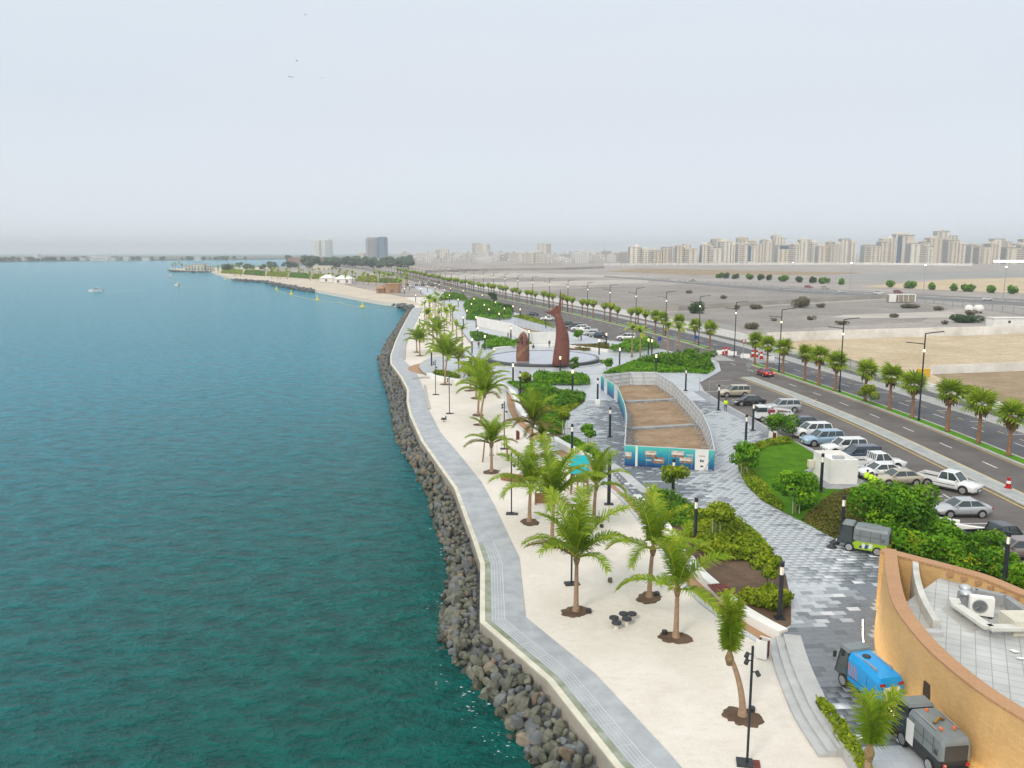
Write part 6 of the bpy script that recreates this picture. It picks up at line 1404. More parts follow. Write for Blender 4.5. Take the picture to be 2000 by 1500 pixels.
# ------------------------------------------------------------------ lamps
def make_bollard():
    t = thing('column_lamp', 'x', 'lamp'); MB().box(-.3, -.3, 0, .3, .3, .07).build('base_plate', black_m, t)
    m = MB(); m.lathe([(.145, .07), (.13, 2.75)], 12); m.build('post', black_m, t); m = MB(); m.lathe([(.10, 2.75), (.10, 3.25)], 12); m.build('lens', lens_soft_m, t)
    m = MB()
    for k in range(4): m.cyl((.115 * math.cos(k * 1.571), .115 * math.sin(k * 1.571), 2.75), (.115 * math.cos(k * 1.571), .115 * math.sin(k * 1.571), 3.25), .014, n=5)
    m.build('guard_bar', alum_m, t); m = MB(); m.lathe([(.14, 3.25), (.14, 3.55), (.02, 3.57)], 12); m.build('cap', black_m, t); return t
def make_bollard_lit():
    t = thing('column_lamp', 'x', 'lamp'); m = MB(); m.lathe([(.2, 0), (.2, .05), (.145, .07), (.14, 2.7)], 8); m.build('post', black_m, t); m = MB(); m.lathe([(.14, 2.7), (.14, 3.25)], 8); m.build('lens', lens_m, t); m = MB(); m.lathe([(.15, 3.25), (.15, 3.5), (.02, 3.52)], 8); m.build('cap', black_m, t); return t
protoA, protoB = make_bollard(), make_bollard_lit(); usedA = usedB = False
near_lamps = [(1522, 1208, 'black column lamp beside the bushes at the bare soil'), (1357, 1062, 'black column lamp in the middle shrub bed'), (1643, 1057, 'black column lamp just left of the green sweeper'), (1603, 960, 'black column lamp in front of the white kiosk'),
              (1314, 972, 'black column lamp right before the teal banner'), (1117, 892, 'black column lamp behind the teal canopy'), (1191, 853, 'black column lamp left of the fence on the grey paving'), (1456, 870, 'black column lamp at the upper tip of the lawn'),
              (1470, 841, 'black column lamp at the kerb beside the white truck'), (1403, 801, 'black column lamp beside the man in the yellow vest'), (1339, 763, 'black column lamp right of the far fence corner'), (1167, 786, 'black column lamp on a white block left of the fence'),
              (1016, 770, 'black column lamp inside the green garden by the S wall'), (1961, 1140, 'black column lamp in the hedge behind the yellow building')]
for x, y, lab in near_lamps:
    b = G(x, y, Z_PAVE); lab_ = lab
    if not usedA: protoA.location = b; tag(protoA, lab_, 'lamp', 'black column lamps'); usedA = True
    else: copy_tree(protoA, tuple(b), 0, lab_, 'black column lamps')
mid_lamps = [(1002, 748, 'left of the clipped hedge'), (1094, 731, 'in front of the fish tail'), (1118, 762, 'below the clipped hedge end'), (915, 735, 'by the promenade planter'), (843, 714, 'at the ring steps'), (922, 690, 'left of the pool'), (947, 683, 'by the bright hedge'), (933, 664, 'by the dark hedge tongue'), (998, 664, 'before the white plot wall'),
             (1033, 672, 'at the plot wall corner'), (1170, 692, 'right of the fish tail by the white wall'), (1210, 712, 'on the plaza left of the mound'), (1281, 727, 'in the junction mound'), (1266, 691, 'left of a pair behind the mound'), (1273, 693, 'right of a pair behind the mound'), (1184, 678, 'tall one at the soil bed'), (1135, 664, 'by the far parked cars')]
for x, y, lab in mid_lamps:
    b = G(x, y, Z_PAVE); lab_ = 'lit black column lamp ' + lab
    if not usedB: protoB.location = b; tag(protoB, lab_, 'lamp', 'lit column lamps'); usedB = True
    else: copy_tree(protoB, tuple(b), 0, lab_, 'lit column lamps')
for x, y in ((905, 640), (912, 625), (921, 610), (955, 622), (985, 620), (1002, 615), (1066, 640), (968, 606), (926, 598), (895, 600), (878, 590), (868, 578), (850, 572), (942, 590), (905, 580), (880, 575), (858, 566), (835, 570), (822, 575), (812, 590), (820, 560), (838, 556), (800, 568), (790, 575), (1016, 622), (975, 632), (946, 612), (930, 640), (820, 640), (845, 652), (875, 620), (830, 605)):
    b = G(x, y, Z_PAVE); copy_tree(protoB, tuple(b), 0, 'small lit column lamp in the far gardens and plaza', 'distant lit column lamps')
# tall lamp with flag arm by the steps
b = G(1189, 985, 0.0); t = thing('pole_lamp', 'tall black pole with bracket head beside the play area', 'lamp', tuple(b)); MB().box(-.4, -.3, 0, .4, .3, .06).build('base_plate', dark_m, t); m = MB(); m.lathe([(.16, .06), (.15, 4.6)], 10); m.build('post', black_m, t); MB().box(.0, -.12, 4.45, .5, .12, 4.62).build('bracket_head', steel_m, t)
# slim spotlight poles
def spot_pole(px, py, top, label, z=0.0):
    b = G(px, py, z); H = height_at(px, py, top, z); t = thing('spotlight_pole', label, 'light pole', tuple(b), rnd.uniform(-.3, .3), 'slim spotlight poles on the sand')
    MB().box(-.45, -.3, 0, .25, .3, .10).build('base_plate', dark_m, t); MB().box(.28, -.3, 0, .55, .3, .05).build('base_cover', redwood_m if py > 1400 else dark_m, t)
    m = MB(); m.obox((0, 0, .1), (0, 0, H), .10, .10); m.build('post', black_m, t)
    for dz, sx in ((-.35, -1), (-.65, -1), (-1.15, 1)):
        m = MB(); m.obox((0, 0, H + dz), (sx * .2, -.05, H + dz), .04, .04); m.build('arm', black_m, t); m = MB(); m.cyl((sx * .2, -.05, H + dz + .05), (sx * .28, -.22, H + dz - .06), .09, .10, 10); m.build('spotlight', dark_m, t)
for q in ((1459, 1492, 1262, 'nearest slim black pole with three spotlights on the foreground sand'), (1116, 1141, 990, 'slim black spotlight pole behind the nearest bushy palm'), (999, 1004, 882, 'slim black spotlight pole left of the play tower palms'), (985, 877, 784, 'slim spotlight pole behind the swing palm'), (878, 808, 735, 'slim spotlight pole on the open upper sand, right one'), (851, 771, 703, 'slim spotlight pole on the open upper sand, left one')): spot_pole(*q)
# road lamps
def make_street():
    t = thing('street_lamp', 'x', 'street lamp'); m = MB(); m.lathe([(.2, 0), (.2, .3), (.11, .35), (.08, 11.3)], 8); m.build('pole', black_m, t)
    for sx, z in ((1, 11.25), (-1, 9.9)):
        m = MB(); m.obox((0, 0, z), (sx * .9, 0, z + .12), .09, .12); m.obox((sx * .9, 0, z + .12), (sx * 2.4, 0, z + .26), .3, .1); m.build('arm', black_m, t); m = MB(); m.obox((sx * 1.2, 0, z + .09), (sx * 2.2, 0, z + .18), .22, .02); m.build('lamp_head', lens_soft_m, t)
    m = MB(); m.lathe([(.13, 8.9), (.16, 9.05), (.13, 9.2)], 8); m.build('lit_collar', lens_m, t); return t
sl = make_street(); first = True; k = 0
for p, t in walk(seg(offset(ref, 1.0), 103, 900), 21.6, 0):
    k += 1; lab = f'double armed black street lamp on the median, {ordn[k-1]} from the camera' if k <= 12 else 'distant double armed street lamp along the curving median'
    rz = math.atan2(t.y, t.x) - math.pi / 2
    if first: sl.location = (p.x, p.y, .43); sl.rotation_euler = (0, 0, rz); tag(sl, lab, 'street lamp', 'street lamps on the median'); first = False
    else: copy_tree(sl, (p.x, p.y, .43), rz, lab, 'street lamps on the median' if k <= 12 else 'distant street lamps')

# ------------------------------------------------------------------ road furniture
def sign(px, py, top, label, shape, z=Z_PAVE):
    b = G(px, py, z); H = height_at(px, py, top, z); t = thing('road_sign', label, 'sign', tuple(b)); m = MB(); m.cyl((0, 0, 0), (0, 0, H), .05, n=8); m.build('pole', steel_m, t)
    if shape == 'tri':
        m = MB(); m.add([(x, -.06, H - .4 + zz) for x, zz in ((-.55, .9), (.55, .9), (0, 0))] + [(x, -.03, H - .4 + zz) for x, zz in ((-.55, .9), (.55, .9), (0, 0))], [(2, 1, 0), (3, 4, 5), (0, 1, 4, 3), (1, 2, 5, 4), (2, 0, 3, 5)]); m.build('red_border', lampr_m, t)
        m = MB(); m.add([(x, -.068, H - .4 + zz) for x, zz in ((-.33, .79), (.33, .79), (0, .25))] + [(x, -.05, H - .4 + zz) for x, zz in ((-.33, .79), (.33, .79), (0, .25))], [(2, 1, 0), (3, 4, 5), (0, 1, 4, 3), (1, 2, 5, 4), (2, 0, 3, 5)]); m.build('white_face', white_m, t)
    elif shape == 'disc': m = MB(); n = 18; m.loft([[(.48 * math.cos(6.2832 * k / n), y, H - .1 + .48 * math.sin(6.2832 * k / n)) for k in range(n)] for y in (-.03, .0)]); m.build('plate_back', steel_m, t)
    elif shape == 'blue': m = MB(); m.box(-.4, -.06, H - .9, .4, -.03, H); m.build('blue_plate', mat('sign_blue', (.02, .08, .35), .4, 0), t)
sign(1451, 705, 668, 'red and white triangular give way sign at the crossing', 'tri'); sign(1462, 732, 712, 'grey back of a round sign on the divider nose', 'disc'); sign(1359, 673, 655, 'small blue sign on the median', 'blue'); sign(1318, 692, 660, 'grey back of a round sign behind the mound palms', 'disc'); sign(1288, 676, 658, 'thin sign post near the plaza palms', 'blue')
sign(1366, 766, 738, 'plain thin post at the parking entrance, left one', 'none'); sign(1385, 773, 742, 'plain thin post at the parking entrance, right one', 'none')
def cone_barrel(px, py, label, z=Z_ROAD, s=1.0, g='traffic barrels at the crossing'):
    b = G(px, py, z); t = thing('traffic_barrel', label, 'traffic barrel', tuple(b), 0, g, s); m = MB(); m.lathe([(.32, 0), (.32, .08), (.24, .1), (.2, .45)], 12); m.build('red_base', lampr_m, t); m = MB(); m.lathe([(.2, .45), (.18, .7)], 12); m.build('white_band', white_m, t); m = MB(); m.lathe([(.18, .7), (.14, 1.0), (.02, 1.02)], 12); m.build('red_top', lampr_m, t)
cone_barrel(1969, 953, 'red and white barrel standing alone on the divider strip', .456, 1.0, 'traffic barrel on the divider')
for i, (x, y) in enumerate(((1412, 692), (1418, 691), (1424, 693), (1470, 697), (1478, 698), (1487, 701))): cone_barrel(x, y, ['leftmost', 'second', 'third', 'fourth', 'fifth', 'rightmost'][i] + ' red and white barrel at the median crossing', Z_ROAD, 1.5)
for i, (x, y) in enumerate(((1407, 692), (1430, 694), (1455, 699), (1503, 704))):
    b = G(x, y, Z_ROAD); m = MB(); m.loft([[(xx, -w, z), (xx, w, z)] for xx, w, z in ((-.8, .25, 0), (-.8, .25, .3))], closed=False); m = MB(); m.add([(-.9, -.3, 0), (.9, -.3, 0), (.9, .3, 0), (-.9, .3, 0), (-.9, -.12, .85), (.9, -.12, .85), (.9, .12, .85), (-.9, .12, .85)], BOXF); tag(m.build('road_barrier', white_m, loc=tuple(b)), ['first', 'second', 'third', 'fourth'][i] + ' white plastic road barrier at the crossing from the left', 'barrier')
b = G(1593, 793, .456); t = thing('striped_post', 'red and white striped marker post on the divider', 'post', tuple(b))
for k in range(8): m = MB(); m.cyl((0, 0, k * .15), (0, 0, k * .15 + .15), .055, n=8); m.build('band', lampr_m if k % 2 else white_m, t)
for i, (x, y, w) in enumerate(((1848, 1032, .9), (1882, 1045, 1.6))):
    b = G(x, y, Z_ROAD); m = MB(); m.add([(-w, -.32, 0), (w, -.32, 0), (w, .32, 0), (-w, .32, 0), (-w, -.2, .8), (w, -.2, .8), (w, .2, .8), (-w, .2, .8)], BOXF); o = m.build('concrete_block', white_m, loc=tuple(b)); o.rotation_euler = (0, 0, -.5); tag(o, ['small', 'large'][i] + ' white block behind the hedge in the parking bays', 'block')
# ------------------------------------------------------------------ bins, stools, stones, play equipment
def bin_(px, py, label, z, s=1.0, rz=.3):
    b = G(px, py, z); t = thing('litter_bin', label, 'bin', tuple(b), rz, 'white litter bins with timber fronts', s)
    MB().box(-.3, -.3, 0, -.22, .3, 1.05).build('side_panel', white_m, t); MB().box(.22, -.3, 0, .3, .3, 1.05).build('side_panel', white_m, t)
    for k in range(4): MB().box(-.22 + k * .11, -.27, .08, -.12 + k * .11, -.2, .95).build('slat', redwood_m, t)
    MB().box(-.22, .2, .05, .22, .27, 1.0).build('back_panel', redwood_m, t); MB().box(-.22, -.2, .05, .22, .2, .8).build('liner', dark_m, t)
bin_(1490, 1283, 'white litter bin with timber slats at the end of the tan path', .05, 1.0, .9); bin_(1010, 858, 'white litter bin on the sand beside the tan path', 0, 1.0); bin_(1509, 862, 'white litter bin with timber front at the lawn tip', Z_PAVE, 1.1)
b = G(1167, 790, Z_PAVE); tag(MB().add(frustum(-.36, .36, .3, 0, -.32, .32, .26, .7), BOXF).build('concrete_block', white_m, loc=tuple(b)), 'white block at the foot of the lamp left of the fence', 'block')
for i, (x, y) in enumerate(((1199, 1218), (1204, 1228), (1218, 1210), (1224, 1220), (1234, 1210))):
    b = G(x, y, 0); t = thing('mushroom_stool', ['leftmost', 'nearest', 'middle rear', 'middle front', 'rightmost'][i] + ' dark mushroom stool in the group of five on the sand', 'stool', tuple(b), rnd.uniform(0, 6), 'mushroom stools')
    m = MB(); m.lathe([(.16, -.05), (.12, .2), (.14, .32)], 12); m.build('stem', sand_m, t); m = MB(); m.lathe([(.2, .3), (.3, .34), (.29, .42), (.15, .47), (.01, .48)], 16); m.build('cap', mat('dark_slate_cap', (.035, .036, .045), .6, .1) if i == 0 else bpy.data.materials['dark_slate_cap'], t, sm=True)
b = G(1192, 1137, .0); o = obj('boulder', RP[1][2], None, (b.x, b.y, .12), (.3, .5, 1), .26); tag(o, 'single brown boulder lying on the sand', 'boulder')
for i, (x, y) in enumerate(((1150, 1197), (1283, 1163), (1298, 1239), (1468, 1390), (1175, 1030))):
    b = G(x, y, 0); t = thing('uplight', 'small black uplight in the sand ' + ['right of the nearest bushy palm', 'beside the bench path palm', 'in the pit of the palm by the stools', 'at the tied palm', 'near the sparse palm'][i], 'uplight', tuple(b), 0, 'palm uplights'); m = MB(); m.lathe([(.16, .02), (.17, .24), (.13, .25)], 12); m.build('housing', dark_m, t); m = MB(); m.lathe([(.12, .235), (.12, .245), (.01, .246)], 12); m.build('lens', lampw_m, t)
# swing
a, b = G(943, 899, 0), G(992, 897, 0); sg = thing('timber_swing', 'timber A frame swing behind the palm on the sand', 'swing', (a.x, a.y, 0)); d = b - a
for q in (Vector((0, 0, 0)), d):
    for sy in (-1, 1): m = MB(); m.cyl((q.x, q.y + sy * .75, 0), (q.x + (.25 if q.length < .1 else -.25), q.y, 2.4), .08, .07, 8); m.build('leg', wood_m, sg)
m = MB(); m.cyl((.2, 0, 2.38), (d.x - .2, d.y, 2.38), .08, n=8); m.build('crossbar', wood_m, sg)
for f in (.35, .65):
    q = d * f; m = MB()
    for sx in (-.22, .22): m.cyl((q.x + sx, q.y, .55), (q.x + sx, q.y, 2.35), .015, n=4)
    m.build('chain', steel_m, sg); m = MB(); m.box(q.x - .25, q.y - .12, .5, q.x + .25, q.y + .12, .56); m.build('seat', dark_m, sg)
# play tower with teal canopy
b = G(1131, 966, 0); pt = thing('play_tower', 'timber play tower with curved teal canopy', 'play tower', tuple(b), -.12)
for sx, sy in ((-.75, 0), (.75, 0), (-.75, 1.5), (.75, 1.5), (0.4, 0), (-.2, 1.5)): m = MB(); m.cyl((sx, sy, 0), (sx * .98, sy, 2.6 if abs(sx) > .5 else 1.9), .075, n=8); m.build('post', wood_m, pt)
MB().box(-.75, 0, 1.15, .75, 1.5, 1.25).build('platform', wood_m, pt)
for z in (1.45, 1.7): m = MB(); m.obox((-.75, 1.5, z), (.75, 1.5, z), .05, .1); m.obox((-.75, 0, z), (-.75, 1.5, z), .05, .1); m.build('rail', redwood_m, pt)
m = MB(); cr_ = []
for k in range(9): t_ = k / 8; yy = -.35 + 2.2 * t_; zz = 2.0 + 1.35 * math.sin(math.pi * (.02 + .62 * t_)); cr_.append([(-.88, yy, zz), (.88, yy, zz), (.88, yy, zz - .05), (-.88, yy, zz - .05)])
m.loft(cr_); m.build('canopy', teal_m, pt)
m = MB()
for k in range(6): m.obox((.45 - k * .02, -.02 - k * .14, 1.15 - k * .2), (.75 - k * .02, -.02 - k * .14, 1.15 - k * .2), .1, .06)
m.build('ladder', wood_m, pt)
for sx in (.18, .35): m = MB(); m.cyl((sx, -.1, 0), (sx, -.1, 1.6), .05, n=6); m.build('green_pole', stake_m, pt)
b = G(1058, 985, 0); pb = thing('timber_play_panel', 'square timber play panel between the two palms', 'play panel', tuple(b), .1)
for sx in (-.55, .55): MB().box(sx - .07, -.07, 0, sx + .07, .07, 1.15).build('post', wood_m, pb)
for k in range(6): MB().box(-.48, -.04, .1 + k * .16, .48, .04, .24 + k * .16).build('board', wood_m, pb)
b = G(1002, 938, 0); bt = thing('timber_boat', 'small timber boat shaped sandbox on the sand', 'sandbox', tuple(b), -.35)
m = MB(); m.loft([[(x, -w, .45 + .25 * abs(x) ** 2 * .3), (x, -w * .7, 0), (x, w * .7, 0), (x, w, .45 + .25 * abs(x) ** 2 * .3), (x, w * .85, .42), (x, w * .6, .1), (x, -w * .6, .1), (x, -w * .85, .42)] for x, w in ((-1.2, .3), (-.9, .6), (0, .7), (.7, .55), (1.3, .12))]); m.build('hull', wood_m, bt)
MB().box(-.35, -.6, .3, -.15, .6, .36).build('thwart', wood_m, bt)
b = G(867, 824, 0); t = thing('spring_rider', 'small dark spring rider on the open upper sand', 'spring rider', tuple(b)); m = MB(); m.cyl((0, 0, 0), (0, 0, .3), .1, n=8); m.build('spring', steel_m, t); MB().add(frustum(-.4, .4, .12, .3, -.3, .25, .08, .55), BOXF).build('body', dark_m, t); MB().box(.2, -.04, .5, .35, .04, .8).build('head', dark_m, t)

# ------------------------------------------------------------------ people
skin_m = mat('skin', (.28, .15, .09), .6, 0.0); vest_m = mat('hi_vis_vest', (.55, .85, .02), .6, 0.0); darkcl_m = mat('dark_clothes', (.02, .025, .035), .8, .1); bluecl_m = mat('blue_work_trousers', (.04, .06, .12), .8, .1); hair_m = mat('dark_hair', (.012, .01, .01), .7, 0.0); redcl_m = mat('red_shirt', (.3, .04, .03), .8, .1)
def person(label, loc_, rz, pose, torso, legs, vest=False):
    if pose == 'crouch':
        J = dict(pel=(0, 0, .32), chest=(.16, 0, .72), neck=(.22, 0, .86), head=(.26, 0, .95), top=(.29, 0, 1.07), hl=(.02, .11, .30), hr=(.02, -.11, .30), kl=(.42, .15, .48), kr=(.40, -.16, .46), al=(.22, .14, .08), ar=(.2, -.15, .08), tl=(.40, .15, .04), tr=(.38, -.16, .04), sl=(.16, .19, .74), sr=(.16, -.19, .74), el=(.40, .22, .55), er=(.40, -.22, .55), wl=(.56, .12, .42), wr=(.56, -.12, .42))
    else:
        st = .22 if pose == 'walk' else .04
        J = dict(pel=(0, 0, .92), chest=(.02, 0, 1.28), neck=(.02, 0, 1.46), head=(.04, 0, 1.56), top=(.05, 0, 1.68), hl=(0, .1, .9), hr=(0, -.1, .9), kl=(st * .7, .11, .5), kr=(-st * .3, -.11, .5), al=(st, .11, .08), ar=(-st, -.11, .10), tl=(st + .16, .12, .04), tr=(-st + .15, -.12, .04), sl=(.02, .19, 1.38), sr=(.02, -.19, 1.38), el=(-st * .6, .25, 1.12), er=(st * .5, -.25, 1.12), wl=(-st * .4 + .08, .26, .86), wr=(st + .08, -.26, .88))
    names = list(J); E = [('pel', 'chest'), ('chest', 'neck'), ('neck', 'head'), ('head', 'top'), ('pel', 'hl'), ('pel', 'hr'), ('hl', 'kl'), ('kl', 'al'), ('al', 'tl'), ('hr', 'kr'), ('kr', 'ar'), ('ar', 'tr'), ('chest', 'sl'), ('sl', 'el'), ('el', 'wl'), ('chest', 'sr'), ('sr', 'er'), ('er', 'wr')]
    R = dict(pel=.15, chest=.16, neck=.06, head=.10, top=.085, hl=.1, hr=.1, kl=.065, kr=.065, al=.045, ar=.045, tl=.04, tr=.04, sl=.075, sr=.075, el=.048, er=.048, wl=.038, wr=.038)
    me = bpy.data.meshes.new('body'); me.from_pydata([J[n] for n in names], [(names.index(a), names.index(b)) for a, b in E], [])
    tmp = bpy.data.objects.new('tmp', me); C.objects.link(tmp); tmp.modifiers.new('s', 'SKIN')
    for i, n in enumerate(names): me.skin_vertices[0].data[i].radius = (R[n], R[n]); me.skin_vertices[0].data[i].use_root = (n == 'pel')
    tmp.modifiers.new('u', 'SUBSURF').levels = 1; bpy.context.view_layer.update()
    dg = bpy.context.evaluated_depsgraph_get(); nm = bpy.data.meshes.new_from_object(tmp.evaluated_get(dg)); bpy.data.objects.remove(tmp)
    nm.materials.clear()
    for m_ in (torso, legs, skin_m): nm.materials.append(m_)
    zn = J['neck'][2]; zp = J['pel'][2]
    for f in nm.polygons:
        c = f.center; f.use_smooth = True
        near_w = min((c - Vector(J['wl'])).length, (c - Vector(J['wr'])).length) < .13
        lim = zp + .02 if pose != 'crouch' else .36
        f.material_index = 2 if c.z > zn - .01 or near_w else 1 if (c.z < lim or (pose == 'crouch' and c.x > .24 and c.z < .56)) else 0
    root = thing('person', label, 'person', loc_, rz); obj('body', nm, root)
    hd = Vector(J['head']); m = MB(); m.loft([[(hd.x - .015 + r * math.cos(6.2832 * k / 10), r * math.sin(6.2832 * k / 10), hd.z + z) for k in range(10)] for r, z in ((.112, .03), (.118, .08), (.095, .145), (.02, .175))]); m.build('hair', hair_m, root, sm=True)
    if vest:
        c0, c1 = Vector(J['pel']), Vector(J['neck']); m = MB(); m.loft([[(c.x + r * .85 * math.cos(6.2832 * k / 12), r * 1.25 * math.sin(6.2832 * k / 12), c.z) for k in range(12)] for c, r in ((c0.lerp(c1, .05), .185), (c0.lerp(c1, .4), .18), (c0.lerp(c1, .75), .19), (c0.lerp(c1, .93), .12))]); m.build('vest', vest_m, root, sm=True)
    return root
def at_px(x, y, z=Z_PAVE): return tuple(G(x, y, z))
person('man in a yellow vest walking on the plaza beside the parking', at_px(1417, 803), -1.9, 'walk', vest_m, bluecl_m, True)
for i, (x, y) in enumerate(((1690, 940), (1698, 944), (1706, 948))): person(['left', 'middle', 'right'][i] + ' one of three crouching workers in yellow vests beside the white sedan', at_px(x, y), .5 - .2 * i, 'crouch', vest_m, darkcl_m, True)
person('person in dark clothes standing behind the pool between the sculptures', at_px(1073, 679), 1.5, 'stand', darkcl_m, darkcl_m)
person('person in dark clothes bending at the pool wall', at_px(1043, 681), 2.5, 'crouch', darkcl_m, darkcl_m)
person('left one of two people walking by the white plot wall', at_px(992, 662), 0, 'walk', redcl_m, darkcl_m); person('right one of two people walking by the white plot wall', at_px(997, 662), 0, 'walk', darkcl_m, bluecl_m)
person('lone person on the white path left of the pool', at_px(935, 681), 2.0, 'stand', redcl_m, darkcl_m)
# ------------------------------------------------------------------ vacant land across the road
GZ = 0.30
def land(px, m_, name, dz): struct(MB().sheet(GL(px, GZ), GZ + dz).build(name, m_))
rw = [(p.x, p.y) for p in offset(seg(ref, 40, 196), 17.8)]
far_r = GL([(1500, 666), (1700, 660), (2000, 651), (2250, 645)], GZ)
struct(MB().sheet(rw + [(p.x, p.y) for p in far_r] + [(230, 60)], GZ + 0.006).build('sandy_plot', tan_land_m))
struct(MB().sheet(GL([(1800, 722), (2000, 716), (2200, 712), (2200, 860), (2020, 808), (1900, 768)], GZ), GZ + 0.012).build('brown_plot', brown_land_m))
pale_m = mat('pale_dirt', (0.43, 0.385, 0.34), 0.95, 0.15, 0.05, detail=8)
dark_land_m = land_mat('dark_grey_land', (0.235, 0.212, 0.195), (0.32, 0.29, 0.265), (0.18, 0.16, 0.145), 0.03, 5.0, 0.15)
green_land_m = mat('grey_green_land', (0.27, 0.26, 0.24), 0.95, 0.15, 0.02, detail=8)
land([(1290, 612), (1325, 609), (1520, 597), (1735, 585), (1860, 600), (1800, 628), (1600, 640), (1500, 645), (1400, 640)], dark_land_m, 'gravel_plot', .006)
land([(1355, 632), (1400, 630), (1445, 640), (1430, 646), (1385, 645)], green_land_m, 'pale_pad', .012)
land([(1650, 615), (1850, 608), (1900, 618), (1760, 622), (1620, 620)], pale_m, 'dirt_track', .012)
land([(1100, 590), (1235, 604), (1325, 602), (1520, 589), (1700, 581), (1480, 566), (1330, 556), (1180, 560), (1020, 570)], dark_land_m, 'gravel_plot', .006)
land([(880, 552), (1100, 549), (1270, 546), (1265, 552), (1000, 562), (930, 564)], pale_m, 'dirt_track', .006)
land([(890, 546), (1050, 542), (1180, 545), (1050, 550), (900, 551)], dark_land_m, 'gravel_plot', .010)
land([(850, 538), (1000, 533), (1250, 538), (1240, 541), (1000, 541), (870, 545)], pale_m, 'dirt_track', .006)
land([(1250, 524), (1450, 528), (1700, 533), (1600, 538), (1350, 537), (1180, 530)], brown_land_m, 'brown_strip', .006)
land([(1600, 541), (1750, 531), (1990, 529), (2100, 532), (2050, 540), (1800, 546), (1700, 552)], green_land_m, 'grey_green_plot', .010)
land([(1680, 560), (1850, 546), (2050, 541), (2200, 560), (2050, 575), (1800, 565)], tan_land_m, 'sandy_strip', .012)
hw1 = GL([(1180, 538), (1330, 548), (1500, 561), (1750, 573), (2000, 585), (2300, 600)], GZ); hw2 = GL([(1180, 541), (1330, 553), (1500, 568), (1750, 582), (2000, 598), (2300, 618)], GZ)
struct(MB().strip(smooth(hw1, 5), smooth(hw2, 5), GZ + .03).build('highway', mat('worn_asphalt', (.15, .145, .145), .85, .15, .1)))
mid = [a.lerp(b, .45) for a, b in zip(smooth(hw1, 5), smooth(hw2, 5))]; struct(MB().ribbon(offset(mid, -.6), offset(mid, .6), .2, .75).build('highway_median', mat('pale_kerb_blocks', (.42, .40, .37), .9, .25, .4)))
def wall3(px, h, m_, label, w=0.25, name='boundary_wall', z=GZ):
    L = GL(px, z); root = thing(name, label, 'wall', tuple(L[0])); o = L[0]
    for a, b in zip(L[:-1], L[1:]):
        n = max(1, int((b - a).length / 14))
        for k in range(n):
            p, q = a.lerp(b, k / n) - o, a.lerp(b, (k + 1) / n) - o; m = MB(); hh = h * (1 + .04 * math.sin(k * 2.1)); m.obox((p.x, p.y, hh / 2), (q.x, q.y, hh / 2), w + .004 * (k % 2), hh); m.build('wall_panel', m_, root)
    return root
wall3([(1497, 668), (1600, 664), (1750, 659), (1900, 655), (2120, 648)], 2.3, dirty_white_m, 'long stained white wall behind the yellow sandy plot')
wall3([(1235, 606), (1325, 607), (1520, 594), (1735, 582)], 1.8, beige_wall_m, 'low beige block wall across the grey gravel land')
wall3([(1818, 731), (1900, 728), (2000, 724), (2150, 720)], 1.6, dirty_white_m, 'grey stained low wall between yellow and brown plots')
wall3([(1180, 519), (1300, 518), (1500, 517), (1700, 517), (1900, 519)], 3.5, dirty_white_m, 'far pale wall in front of the apartment blocks', .6)
wall3([(830, 533), (950, 529), (1100, 527), (1180, 524)], 2.6, beige_wall_m, 'far beige wall across the open land')
L = offset(seg(ref, 60, 158), 18.0); wr = thing('roadside_wall', 'low white wall beside the far pavement at right', 'wall', tuple(L[0])); o_ = L[0]
for a, b in zip(L[:-1], L[1:]): p, q = a - o_, b - o_; m = MB(); m.obox((p.x, p.y, .5), (q.x, q.y, .5), .25, 1.0); m.build('wall_panel', white_m, wr)
L = offset(seg(ref, 183, 560), 15.9); wr = thing('roadside_wall', 'long white wall behind the far row of median palms', 'wall', tuple(L[0])); o_ = L[0]
for a, b in zip(L[:-1], L[1:]): p, q = a - o_, b - o_; m = MB(); m.obox((p.x, p.y, 1.15), (q.x, q.y, 1.15), .25, 1.9); m.build('wall_panel', white_m, wr)
b = G(1803, 737, GZ); m = MB(); m.box(-1.1, -.15, 0, 1.1, .15, 1.5); tag(m.build('gate_panel', mat('yellow_gate', (.6, .36, .03), .6, .1), loc=tuple(b)), 'yellow gate panel at the corner of the brown plot', 'gate')
def rail_fence(px, h, step, label, m_=mesh_m):
    L = GL(px, GZ); root = thing('rail_fence', label, 'fence', tuple(L[0])); o = L[0]
    for a, b in zip(L[:-1], L[1:]):
        n = max(1, int((b - a).length / step))
        for k in range(n):
            p, q = a.lerp(b, k / n) - o, a.lerp(b, (k + 1) / n) - o; m = MB(); m.cyl((p.x, p.y, 0), (p.x, p.y, h + .1), .12, n=5); m.build('post', steel_m, root); m = MB()
            for z in (.15 * h, .95 * h): m.obox((p.x, p.y, z), (q.x, q.y, z), .1, .12)
            for j in range(10): w = p.lerp(q, (j + .5) / 10); m.obox((w.x, w.y, .1), (w.x, w.y, h), .1, .06)
            m.build('rail_panel', m_, root)
rail_fence([(1325, 553), (1480, 563), (1600, 573), (1720, 585)], 2.6, 7, 'long pale railing along the far side of the gravel land', steel_m)
rail_fence([(1790, 590), (1900, 603), (2000, 617), (2120, 632)], 2.6, 6, 'pale railing running to the right edge past the white tanks', steel_m)
rail_fence([(1625, 716), (1660, 723), (1695, 731)], 2.0, 2.2, 'thin dark fence beside the yellow sandy plot')
